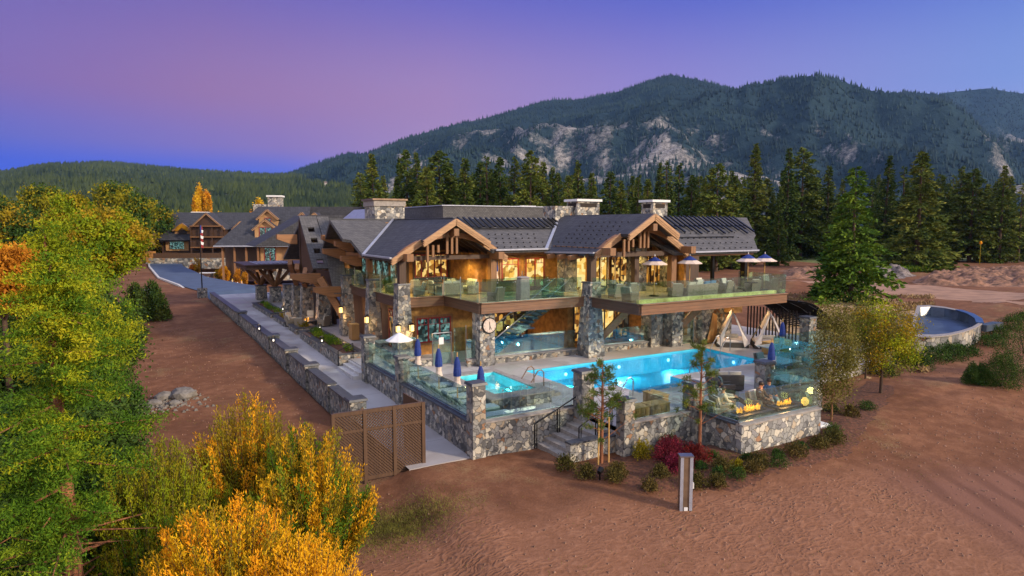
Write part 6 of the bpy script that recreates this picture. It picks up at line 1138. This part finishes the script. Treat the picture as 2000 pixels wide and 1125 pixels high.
t=shrubby('evergreen_shrub','dark upright evergreen shrub at the edge of the bare soil by the road',1.5,3.3,'conifer',5200,.3,group='dark shrubs by the road',cone=1); at(t,296,60); at(copyt(t,(0,0,0),1,'smaller dark evergreen left of the upright one by the road'),262,66,(.9,.9,.8)); at(copyt(t,(0,0,0),2,'broad dark bush half hidden behind the left leafy trees'),228,52,(1.35,1.35,.75)); at(copyt(t,(0,0,0),2,'tall dark bush behind the leafy trees at the soil edge'),205,50,(1.5,1.5,1.0))
# golden willow shrubs in the foreground
def sprays(name,label,r,h,mats,ns=70,nl=95,leaf=.1,cat='shrub',lean=.5,group=None,z0=.15):
    t=thing(name,label,cat,(0,0,0),0,group); b=MB(); sets=[[] for _ in mats]; ds=[[] for _ in mats]
    nl=int(nl*1.6); leaf=leaf*.76; ns=int(ns*1.25)
    for i in range(ns):
        a=rng.uniform(0,2*PI); q=rng.uniform(0,1)**.5*r*.8; bx,by=math.cos(a)*q*.35,math.sin(a)*q*.35; tip=np.array([math.cos(a)*q*1.25,math.sin(a)*q*1.25,h*rng.uniform(.72,1.08)*(1-.42*(q/(r*.72))**2)]); b.cyl((bx,by,-.3),tuple(tip),.022,.004,4,False)
        base=np.array([bx,by,0.]); s=rng.uniform(z0,1.0,nl); c=base*(1-s[:,None])+tip*s[:,None]+rng.normal(0,.05+.03*r,(nl,3))*(1.15-s[:,None]*.75); j=int(rng.integers(0,len(mats))); sets[j].append(c); dd=rdir(nl,1.3); dd+= (tip-base)/np.linalg.norm(tip-base)*.6; ds[j].append(dd/np.linalg.norm(dd,axis=1,keepdims=True))
    b.build('stem','bark',t)
    for m,Q,DD in zip(mats,sets,ds):
        if Q: A=np.concatenate(Q); n=len(A); quads_obj('foliage',A,np.concatenate(DD),leaf*rng.uniform(.6,1.4,n),leaf*.3,m,t)
    return t
at(sprays('willow_shrub','golden yellow willow shrub filling the bottom left foreground',2.1,3.5,['fol_yellow','fol_yellow','fol_olive'],330,210,.11),430,13.2,1.05,.15)
at(sprays('willow_shrub','golden yellow shrub at the bottom, left of the biggest golden shrub',1.6,2.7,['fol_yellow','fol_yellow','fol_olive'],230,190,.10),320,11.6,1.05,.15)
at(sprays('willow_shrub','golden yellow shrub at the bottom next to the lattice screen',1.5,3.2,['fol_yellow'],230,190,.10),575,12.6,1.05,.1)
at(sprays('willow_shrub','green and yellow leafy shrub just left of the lattice screen',1.75,3.9,['fol_olive','fol_green','fol_yellow'],250,200,.12),590,16.5,1.05,0)
at(sprays('willow_shrub','olive green shrub rising to a yellow tip in front of the bare soil',1.9,4.6,['fol_olive','fol_yellow','fol_olive'],270,190,.12),465,18.0,1,0)
at(sprays('willow_shrub','olive yellow shrub between the left pine and the golden shrubs',1.9,4.0,['fol_olive','fol_lime'],260,190,.11),290,16.0,1,-.1)
at(sprays('willow_shrub','dark green low shrub under the olive shrub',1.3,2.6,['fol_green','fol_olive'],150,190,.11),505,15.2,1,-.3); at(sprays('willow_shrub','wispy olive shrub right of the left pine trunk',1.3,2.9,['fol_lime','fol_olive','fol_green'],150,190,.10),255,14.6,1,-.3)
at(sprays('willow_shrub','small yellow sprig poking out beyond the lattice screen bottom',.45,1.7,['fol_yellow'],30,110,.09),672,14.3,1,-.2)
# young pines with stakes in front of the pool
def youngpine(label,H,r,nb,stakes,mat='pine_needle',cl=70):
    t=thing('young_pine',label,'pine'); b=MB(); b.cyl((0,0,-.2),(.03,0,H*.6),.075,.05,8,False).cyl((.03,0,H*.6),(0,0,H),.05,.012,6,False); P=[];D=[]
    for i in range(nb):
        f=rng.uniform(.22,1); a=rng.uniform(0,2*PI); L_=r*(1.15-f)*rng.uniform(.6,1.15)+.12; z=H*f; e=np.array([math.cos(a)*L_,math.sin(a)*L_,z+L_*rng.uniform(.1,.7)]); b.cyl((.02,0,z),tuple(e),.016,.006,4,False)
        for s in ((1.0,) if rng.uniform()<.45 else (1.0,.7)):
            c=np.array([.02,0,z])*(1-s)+e*s; n=cl; dd=rdir(n,.5); P.append(np.repeat(c[None],n,0)+rng.normal(0,.035,(n,3))); D.append(dd)
    b.build('trunk','bark_red',t); P=np.concatenate(P); D=np.concatenate(D); n=len(P); quads_obj('needles',P,D,rng.uniform(.11,.2,n),.022,mat,t)
    for k in range(stakes): MB().cyl((-.22+.5*k,-.1,-.2),(-.2+.46*k,-.1,1.75),.035,.03,6).build('stake','stake',t)
    return t
x,y=3.84,-2.95; t=youngpine('bushy young pine with two wooden stakes in front of the step piers',3.8,1.15,58,2,cl=52); t.location=(x,y,gz(x,y))
x,y=7.58,-4.27; t=youngpine('tall thin young pine with tufted branches in front of the pool and fire terrace',4.15,1.15,44,0,cl=50); t.location=(x,y,gz(x,y)); t.rotation_euler=(0,0,1.2)
# right hand young broadleaf trees
x,y=15.6,-4.4; t=leafy('young_tree','wispy olive young tree with pale twin trunk at the right corner of the terrace',5.2,.95,2.1,.9,['fol_dull','fol_dull'],60,230,.085,trunk=.05,csp=.42,limbs=20,bark='timber'); t.location=(x,y,gz(x,y))
x,y=21.9,-2.9; t=leafy('young_tree','round crowned yellow green young tree right of the pool terrace',4.6,1.55,1.8,1.1,['fol_olive','fol_dull','fol_lime'],70,230,.10,trunk=.09,csp=.36,limbs=14); t.location=(x,y,gz(x,y))
x,y=24.5,-.5; t=leafy('young_tree','bare brownish young tree standing behind the round crowned one',5,1.5,1.7,1.0,['shrub_brown','fol_dull'],40,140,.10,trunk=.06,csp=.45,limbs=24); t.location=(x,y,gz(x,y))
# bed shrubs
SHR=[(2.35,-2.75,.38,.5,'shrub_brown'),(2.55,-3.75,.36,.45,'shrub_brown'),(3.15,-4.6,.30,.4,'shrub_brown'),(3.6,-4.2,.36,.42,'shrub_brown'),(3.75,-5.7,.26,.42,'shrub_brown'),(4.7,-5.2,.3,.4,'shrub_brown'),(5.35,-3.5,.36,.62,'fol_olive'),(6.9,-3.4,.42,.5,'shrub_brown'),(5.3,-6.3,.33,.5,'shrub_brown'),(6.0,-6.6,.32,.42,'shrub_brown'),(6.35,-5.5,.22,.3,'hedge'),(6.5,-6.2,.25,.4,'hedge'),(6.95,-5.9,.33,.5,'shrub_brown'),(7.0,-6.6,.32,.42,'hedge'),(7.5,-5.0,.24,.26,'hedge'),(7.55,-6.1,.26,.34,'fol_olive'),(7.9,-6.5,.34,.45,'shrub_brown'),(8.6,-6.2,.4,.46,'shrub_brown'),(9.2,-6.6,.35,.42,'hedge'),(8.5,-5.75,.22,.26,'hedge'),(9.9,-6.0,.24,.26,'hedge'),(10.6,-6.3,.4,.5,'shrub_brown'),(11.4,-5.9,.25,.28,'hedge'),(12.2,-6.2,.4,.42,'shrub_brown'),(13.2,-6.1,.42,.5,'shrub_brown'),(13.9,-5.6,.4,.5,'hedge'),(17.0,-4.4,.4,.5,'shrub_brown'),(18.6,-4.2,.4,.4,'hedge'),(16.9,-3.5,.4,.35,'hedge')]
nm2=['the left end of the planting bed','the front steps, second row','the black spotlight, on its left','the black spotlight, on its right','the open sand left of the shower post','the shower post, a little to its left','the staked pine, tall and yellowish','the wall behind the red bushes','the shower post, just right of it','the shower post, second to its right','the red bushes, tiny and round','the red bushes, third row','the middle of the bed front','the middle of the bed, front edge','the tall thin pine, round and low','yellow flowers in the bed middle','the front edge, fifth from the post','the fire terrace corner, broad one','the fire terrace corner, front one','the stone corner, small round one','the bright stone wall, small round one','the bright stone wall, broad brown one','the bright stone wall, second small round one','the right third of the bright wall','the right end of the bright wall, brown one','the right end of the bright wall, green one','the wispy tree, first beyond it','the wispy tree, second beyond it','the terrace wall behind the wispy tree']
for i,(x,y,r,h,m) in enumerate(SHR):
    kind={'shrub_brown':'brownish low shrub','hedge':'dark green mounded shrub','fol_olive':'yellow green shrub'}[m]
    t=shrubby('garden_shrub',kind+' near '+nm2[i],r,h,m,int(900*r/.3),.085 if m!='hedge' else .06,group='low shrubs of the planting bed'); t.location=(x,y,gz(x,y)+.03); t.rotation_euler=(0,0,i)
for i,(x,y,r,h) in enumerate(((5.9,-4.3,.6,.75),(6.7,-4.9,.55,.65),(5.6,-5.1,.5,.55),(6.4,-4.0,.5,.7))):
    t=shrubby('red_shrub',['dark red leaved bush at the left of the red group','dark red leaved bush at the front right of the red group behind the post','dark red leaved bush at the front of the red group','dark red leaved bush at the back of the red group by the wall'][i],r,h,'fol_red',2300,.075,group='red leaved bushes'); t.location=(x,y,gz(x,y)+.02)
def G0(px,py,z=-1.3): d=(8-z)*1290/(py-440); return CP(px,d)
# hedges at right edge, along basin wall
for i,(px,py,d,r,h,l) in enumerate(((1925,778,28,.62,.85,'dark clipped round bush at the right edge, smallest in front'),(1972,782,28.5,.85,1.5,'green clipped bush at the right edge, middle one'),(2030,760,30,1.4,2.9,'tall green clipped bush cut by the right picture edge'))):
    x,y=G0(px,py); t=shrubby('clipped_bush',l,r*1.2,h*1.35,'hedge',8200,.08,group='clipped bushes at the right edge'); t.location=(x,y,gz(x,y)-.05)
hb=[(1730,735,38),(1800,720,41),(1835,705,43),(1870,700,45),(1895,690,47),(1945,672,48),(1960,655,50),(1985,640,52),(2010,625,55),(1782,712,40)]
for i,(px,py,d) in enumerate(hb):
    x,y=CP(px,(8.6)*1290/(py-440)); t=shrubby('hedge_bush','dark green bush '+['beside the round crowned young tree','at the left foot of the pale rough wall','at the middle foot of the pale rough wall','right of the middle of the rough wall foot','near the right end of the rough wall foot','right of the rough wall, first along the path','right of the rough wall, second along the path','right of the rough wall, third along the path','at the picture edge above the path','under the left end of the rough wall'][i],1.0+.1*(i%3),.8+.15*(i%4),'hedge',2600,.11,group='bushes along the rough wall and path'); t.location=(x,y,gz(x,y)-.1)
# basin with rough wall on the right
def G(px,py,z=-.6):
    d=(8-z)*1290/(py-440); return CP(px,d)
BS=wthing('unfinished_pool','unfinished pool basin with blue liner and rough stone wall on the right','pool',G(1860,650)+(-.6,))
OUT=[G(px_,py_,.45) for px_,py_ in ((1783,655),(1800,658),(1830,659),(1862,656),(1892,649),(1914,641),(1926,633),(1922,624),(1905,614),(1880,606),(1850,600),(1820,597),(1798,598))]
cb_=[sum(v)/len(OUT) for v in zip(*OUT)]; sh=lambda p,f:(cb_[0]+(p[0]-cb_[0])*f,cb_[1]+(p[1]-cb_[1])*f); n_=len(OUT)
b=MB(); I_=[sh(p,.93) for p in OUT]
for k in range(n_):
    p,q,p2,q2=OUT[k],OUT[(k+1)%n_],I_[k],I_[(k+1)%n_]; b.add([(p[0],p[1],-1.8),(q[0],q[1],-1.8),(q[0],q[1],.38),(p[0],p[1],.38),(p2[0],p2[1],.38),(q2[0],q2[1],.38)],[(0,1,2,3),(3,2,5,4)])
b.build('rough_wall','stone_far',BS)
b=MB(); O_=[sh(p,1.02) for p in OUT]; J_=[sh(p,.90) for p in OUT]
for k in range(n_):
    a_,b2,c2,d2=O_[k],O_[(k+1)%n_],J_[(k+1)%n_],J_[k]; b.add([(a_[0],a_[1],.47),(b2[0],b2[1],.47),(c2[0],c2[1],.47),(d2[0],d2[1],.47),(a_[0],a_[1],.385),(b2[0],b2[1],.385)],[(0,1,2,3),(4,5,1,0)])
b.build('coping','cap_pale',BS)
b=MB(); F_=[sh(p,.86) for p in OUT]; b.add([(p[0],p[1],.46) for p in J_]+[(p[0],p[1],-.3) for p in F_],[(k,(k+1)%n_,n_+(k+1)%n_,n_+k) for k in range(n_)]+[tuple(range(n_,2*n_))]); b.build('liner','vinyl_blue',BS)
b=MB(); 
for k in range(6,9): p,q=sh(OUT[k],.95),sh(OUT[k+1],.95); b.beam((p[0],p[1],.5),(q[0],q[1],.5),.5,.07)
b.build('blue_edge','blueliner',BS); p=OUT[6]; MB().beam((p[0],p[1],.1),(p[0]+4.5,p[1]+.8,-.1),.7,.5).build('blue_sheet','vinyl_blue',BS)
# rocks, boulders, low things
def rocks(name,label,pts,mat='rock',group='loose rocks'):
    for i,(x,y,r) in enumerate(pts):
        bm=bmesh.new(); bmesh.ops.create_icosphere(bm,subdivisions=2,radius=r)
        for v in bm.verts: v.co*=1+.28*float(fbm(v.co.x*3+i*5,v.co.y*3+v.co.z*2,1.0*r+.3,3,i)); v.co.z*=.6
        me=bpy.data.meshes.new(name); bm.to_mesh(me); bm.free(); me.materials.append(MT[mat]); o=bpy.data.objects.new(name,me); COL.objects.link(o); o.location=(x,y,gz(x,y)+r*.15); setp(o,label[i] if isinstance(label,list) else label,'rock',group)
x0,y0=G(345,775,-1); rocks('boulder',['pale boulder behind the golden shrubs at the soil edge, largest','pale flat boulder left of the largest one at the soil edge','grey boulder in the rubble beside the left leafy tree','small boulder at the front of the rubble patch','small dark boulder at the top of the rubble patch'],[(x0,y0,.7),(x0-.9,y0+.3,.5),(x0-1.4,y0-.6,.4),(x0-.5,y0-1.2,.3),(x0-.8,y0+.9,.25)])
for i in range(1):
    pts=[(x0-1+rng.normal(0,.9),y0-.9+rng.normal(0,1.0)) for k in range(260)]; b=MB()
    for (x,y) in pts: r=rng.uniform(.03,.1); z=gz(x,y); b.taper(x,y,z-.02,z+r,r,r*.8,r*.5,r*.5)
    struct(b,'rubble','rock','stuff','patch of grey rubble stones beside the golden shrub','rubble')
b=MB()
for k in range(4200):
    u=rng.uniform(-9,34); v=rng.uniform(-13,0) if rng.uniform()<.7 else rng.uniform(0,45)
    if v>0: u=rng.uniform(-12,-3.4)
    elif -3.2<u<27 and v>-5.6: continue
    r=rng.uniform(.012,.04); z=gz(u,v); b.taper(u,v,z-.01,z+r,r,r*.8,r*.5,r*.5)
struct(b,'pebbles','soil_stone','stuff','small stones scattered over the bare soil','pebbles')
x,y=G(1617,832,-.5); t=thing('utility_cover','pale flat utility cover lying in the soil right of the bright wall','cover',(x,y,gz(x,y))); MB().box(-.35,-.25,-.1,.35,.25,.1).build('lid','canvas_white',t,bev=.03); MB().box(-.42,-.32,-.12,.42,.32,.04).build('rim','concrete_kerb',t)
# grass tufts: low dry grass in foreground bottom left
n=14000; P=[]; 
cx,cy=G(760,1060,-1.5); A=rng.normal(0,1,(n,2))*np.array([1.1,.7])+np.array([cx,cy]); cx2,cy2=G(1400,950,-1.3); B2=rng.normal(0,1,(2500,2))*np.array([1.6,.35])+np.array([cx2,cy2]); cx3,cy3=G(1590,905,-1.3); B3=rng.normal(0,1,(2500,2))*np.array([1.4,.5])+np.array([cx3,cy3]); B4=np.stack([rng.uniform(-5,30,5200),rng.uniform(-11,-2,5200)],1); B4=B4[(fbm(B4[:,0],B4[:,1],1.3,3,61)>.18)&(B4[:,1]<-3.2)]; B5=np.stack([rng.uniform(-11,-3.4,4200),rng.uniform(1,40,4200)],1); B5=B5[fbm(B5[:,0],B5[:,1],1.5,3,62)>.22]; A=np.concatenate([A,B2,B3,B4,B5]); Z=ground_z(A[:,0],A[:,1]); P=np.stack([A[:,0],A[:,1],Z],1); o=quads_obj('dry_tufts',P,rdir(len(P),1.4),rng.uniform(.04,.14,len(P)),.012,'fol_dull',None); o['kind']='stuff'; setp(o,'sparse dry grass tufts in the sandy foreground','grass')
# brown clumps on dry slope
n=26000; L_=[CP(px,d) for px,d in zip(rng.uniform(1530,1830,n),rng.uniform(38,78,n))]; A=np.array(L_); m=fbm(A[:,0],A[:,1],3,3,8)>-.05; A=A[m]; P=np.stack([A[:,0],A[:,1],ground_z(A[:,0],A[:,1])+.1],1); fol_mat('straw_leaf',[(.3,(.14,.085,.04)),(.7,(.42,.29,.14))],1,5,objvar=0); o=quads_obj('dry_brush','x' and P,rdir(len(P),1.0),rng.uniform(.15,.45,len(P)),.10,'straw_leaf',None); o['kind']='stuff'; setp(o,'tan dry brush covering the slope right of the clubhouse','dry brush')
# verge greenery by forest
n=9000; L_=[CP(px,d) for px,d in zip(rng.uniform(1690,1860,n),rng.uniform(116,134,n))]; A=np.array(L_); P=np.stack([A[:,0],A[:,1],ground_z(A[:,0],A[:,1])],1); P[:,2]+=rng.uniform(0,.9,len(P)); o=quads_obj('ground_cover',P,rdir(len(P),.8),rng.uniform(.25,.5,len(P)),.2,'fol_green',None); o['kind']='stuff'; setp(o,'bright green ground cover under the right hand forest','ground cover')
# street lamp in front of forest
x,y=CP(1914,140); t=thing('street_lamp','slim pale street lamp in front of the right hand forest','street lamp',(x,y,gz(x,y))); MB().cyl((0,0,0),(0,0,4.2),.09,.06).build('pole','fol_olive',t); MB().lathe(0,0,[(.1,4.2),(.28,4.4),(.22,4.8),(.08,4.95)],10).build('lantern','fol_gold',t)
# ------------------------------------------------------------------ far lodge
def lodge_part(root): pass
x,y=CP(560,112); FL=thing('far_lodge','far timber lodge with steep dark roof, double dormer and stone base','building',(x,y,-.3),-R(24))
def lp(nm,mb,mat,par=FL): return mb.build(nm,mat,par)
lp('wall',MB().box(-4.3,0,1.3,2.2,8,5.3),'ochre_far'); lp('stone_base',MB().box(-4.4,-.15,-1,2.3,8,1.35),'stone_far'); lp('porch_wall',MB().box(-10.5,1.6,-1,-4.3,8,4.9),'timber_dark')
lp('roof',MB().prism([(-11.5,-1.2,4.9),(3,-1.2,4.9),(3,6.5,11.6),(-6.0,6.5,11.6)],(0,.25,-.25)),'shingle_far'); lp('roof',MB().box(-5.8,6.5,8,24,16,11.6),'shingle_far'); lp('eave',MB().box(-11.4,-1.5,4.75,3,-.9,4.95),'flash')
def dormer(x,y,w,z0,z1,zr,mat='ochre_far',par=FL):
    d=MB().box(x-w/2,y,z0,x+w/2,y+4,z1).prism([(x-w/2,y,z1),(x,y,zr),(x+w/2,y,z1)],(0,4,0)).build('dormer',mat,par)
    b=MB(); o=.35; b.beam((x-w/2-o,y-.35,z1-.25),(x,y-.35,zr+.1),.3,.28); b.beam((x,y-.35,zr+.1),(x+w/2+o,y-.35,z1-.25),.3,.28); b.build('rake_board','rake',d)
    b=MB(); b.prism([(x-w/2-o,y-.5,z1-.15),(x,y-.5,zr+.25),(x,y-.5,zr+.12),(x-w/2-o,y-.5,z1-.3)],(0,5,0)); b.prism([(x+w/2+o,y-.5,z1-.15),(x,y-.5,zr+.25),(x,y-.5,zr+.12),(x+w/2+o,y-.5,z1-.3)],(0,5,0)); b.build('roof','shingle_far',d); return d
def fwin(x,y,w,z0,z1,par,pane='pane_teal',fr='red_frame'):
    f=MB().box(x-w/2,y-.08,z0,x+w/2,y+.02,z0+.1).box(x-w/2,y-.08,z1-.1,x+w/2,y+.02,z1).box(x-w/2,y-.08,z0+.1,x-w/2+.1,y+.02,z1-.1).box(x+w/2-.1,y-.08,z0+.1,x+w/2,y+.02,z1-.1).box(x-.05,y-.08,z0+.1,x+.05,y+.02,z1-.1).build('window',fr,par); MB().box(x-w/2+.06,y-.04,z0+.06,x+w/2-.06,y+.0,z1-.06).build('pane',pane,f)
d=dormer(-3.4,.4,3.6,5.6,7.7,9.1); fwin(-3.4,.4,2.1,5.8,8.0,d); d=dormer(-3.4,2.2,3.0,7.4,9.5,10.8); fwin(-3.4,2.2,1.1,8.5,9.6,d)
fwin(-2.7,0,1.9,1.6,4.6,FL); d=dormer(3.0,-1.3,3.4,3.0,8.3,10.3); fwin(3.4,-1.3,1.2,5.5,7,d,'pane_warm'); dormer(5.2,-2.2,4.2,1.5,8.0,10.2)
lp('chimney',MB().box(-5,9,11,-2.7,11,13.4),'stone_pale'); lp('chimney',MB().box(-7.6,9,10.6,-5.1,11,12.1),'stone_pale'); MB().box(-5.2,8.8,13.4,-2.5,11.2,13.7).build('chimney_cap','canvas_white',FL)
for k in range(4): lp('porch_post',MB().box(-10.4+k*1.9,-.6,-1,-10.1+k*1.9,-.3,4.75),'timber')
x,y=CP(415,150); L2=thing('west_lodge','far dark lodge wing with a black timber gable, arched dormer and rust terraces in front','building',(x,y,-.3),-R(26))
MB().box(-11,0,0,11,9,5.2).build('wall','timber_dark',L2); MB().prism([(-12,-1.5,5.0),(13,-1.5,5.0),(12,6,11.3),(-10.5,6,11.3)],(0,.3,-.3)).build('roof','shingle_far',L2); MB().box(-10.5,6,7,16,14,11.3).build('roof','shingle_far',L2)
d=dormer(-6.3,.2,3.6,4.9,7.3,8.6,'ochre_far',L2); MB().lathe(-6.3,0,[(1.2,0),(1.2,.1)],14); MB().box(-7.2,-.02,5.1,-5.4,.25,7.3).build('opening','dark_inside',d); MB().prism([(-8.0,-.1,7.0),(-7.2,-.1,8.2),(-6.3,-.1,8.6),(-5.4,-.1,8.2),(-4.6,-.1,7.0),(-5.3,-.1,7.0),(-6.3,-.1,7.8),(-7.3,-.1,7.0)],(0,-.3,0)).build('arch','fol_orange',d)
d=dormer(0,-2.4,7.2,3.2,7.6,10.8,'timber_dark',L2)
for z in (3.3,5.6,8.0): MB().box(-3.5,-3.2,z,3.5,-2.4,z+.22).build('balcony','timber',d)
for xx in (-3.4,-1.2,1.2,3.4): MB().box(xx-.12,-3.1,0,xx+.12,-2.9,7.8).build('post','timber_dark',d)
d=dormer(6.6,-.2,3.2,5.6,7.6,9.0,'ochre_far',L2); fwin(6.6,-.2,1.8,5.8,7.3,d,'pane_warm','timber'); MB().box(-10,-.3,2.6,-5,0,5).build('bay','ochre_far',L2); MB().box(-9,-.5,3,-6,-.32,4.6).build('window','pane_teal',L2)
for i,(ya,za,zb_) in enumerate(((-4,-1,2.2),(-6.2,-1,1.2),(-8,-1,.4))): MB().box(-11,ya-.4,za,9,ya,zb_).build('terrace_wall',['lattice_brown','stone_far','stone_far'][i],L2)
MB().box(-12.5,-4.4,-1,-11,-3,2.6).build('corner_wall','ochre',L2)
lw=MB().prism([(-24,-2,2.2),(-12,-2,4.0),(-11,-2,9.6),(-12,-2,9.0),(-16,-2,6.0),(-24,-2,4.8)],(0,4,0)).build('straw_roof','straw',L2)
t=thing('lodge_vent','long low white roof box behind the orange poplars','roof box',(0,0,0)); x,y=CP(395,185); t.location=(x,y,10.5); MB().box(-2.4,-1,0,2.4,1,1.2).build('box','canvas_white',t)
# small autumn trees and posts in front of the far lodge
small=[(432,500,100,2.6,.9,'fol_gold','gold'),(440,505,96,3.2,.8,'fol_gold','gold'),(424,520,100,2.0,.7,'fol_olive','olive'),(462,512,92,3.0,.7,'fol_orange','orange'),(476,515,90,2.6,.7,'fol_orange','orange'),(384,505,112,3.8,.9,'fol_orange','rust'),(375,512,112,2.4,.8,'fol_orange','rust'),(500,515,88,3.0,.35,'fol_orange','red orange')]
wds=['tallest of the gold ones','right one of the gold pair','low one left of the gold pair','left one of the orange pair','right one of the orange pair','tall one left of the golf cart','low one left of the golf cart','slim one by the pergola']
for i,(px,py,d,h,r,m,cn) in enumerate(small): at(leafy('small_autumn_tree','small %s autumn tree before the far lodge, %s'%(cn,wds[i]),h,r*.75,h*.42,.5,[m],30,110,.16,trunk=.06,group='small autumn trees before the far lodge'),px,d+16)
for i,(px,d) in enumerate(((452,100),(470,98),(462,94))):
    x,y=CP(px,d); t=thing('marker_post',['yellow marker post left of the parking stripes','yellow marker post in the middle of the young trees','pale marker post nearest the pergola'][i],'post',(x,y,gz(x,y))); MB().cyl((0,0,0),(0,0,2.0),.07).build('post','fol_gold' if i<2 else 'canvas_white',t); MB().box(-.09,-.03,1.4,.09,.0,1.8).build('plate','canvas_white',t)
b=MB(); 
for k in range(9): x,y=CP(535,90); z=gz(x,y)+.12; b.box(x-3+k*.9,y-3,z,x-2.8+k*.9,y+2,z+.01)
struct(b,'parking_stripes','white_paint')
def stones_left():
    for i,(px,d,l) in enumerate(((268,72,'large pale rock leaning by the left leafy trees near the road'),(283,78,'grey rock beside the pale leaning rock near the road'))): x,y=CP(px,d); rocks('boulder',[l],[(x,y,1.5-.3*i)])
stones_left()
for o in list(SC.objects):
    if o.type=='LIGHT' and o.parent is None and o.name!='sun': pass

# ------------------------------------------------------------------ valley air
hz=MB().box(-2600,-120,-8,5200,4300,1000).build('haze','rock'); hz.data.materials.clear()
hm=bpy.data.materials.new('haze'); hm.use_nodes=True; nt=hm.node_tree; nt.nodes.clear(); o=N(nt,'ShaderNodeOutputMaterial'); pv=N(nt,'ShaderNodeVolumePrincipled'); pv.inputs['Density'].default_value=.000042; pv.inputs['Color'].default_value=(.26,.48,1.0,1); nt.links.new(pv.outputs[0],o.inputs['Volume']); hz.data.materials.append(hm); hz['kind']='stuff'
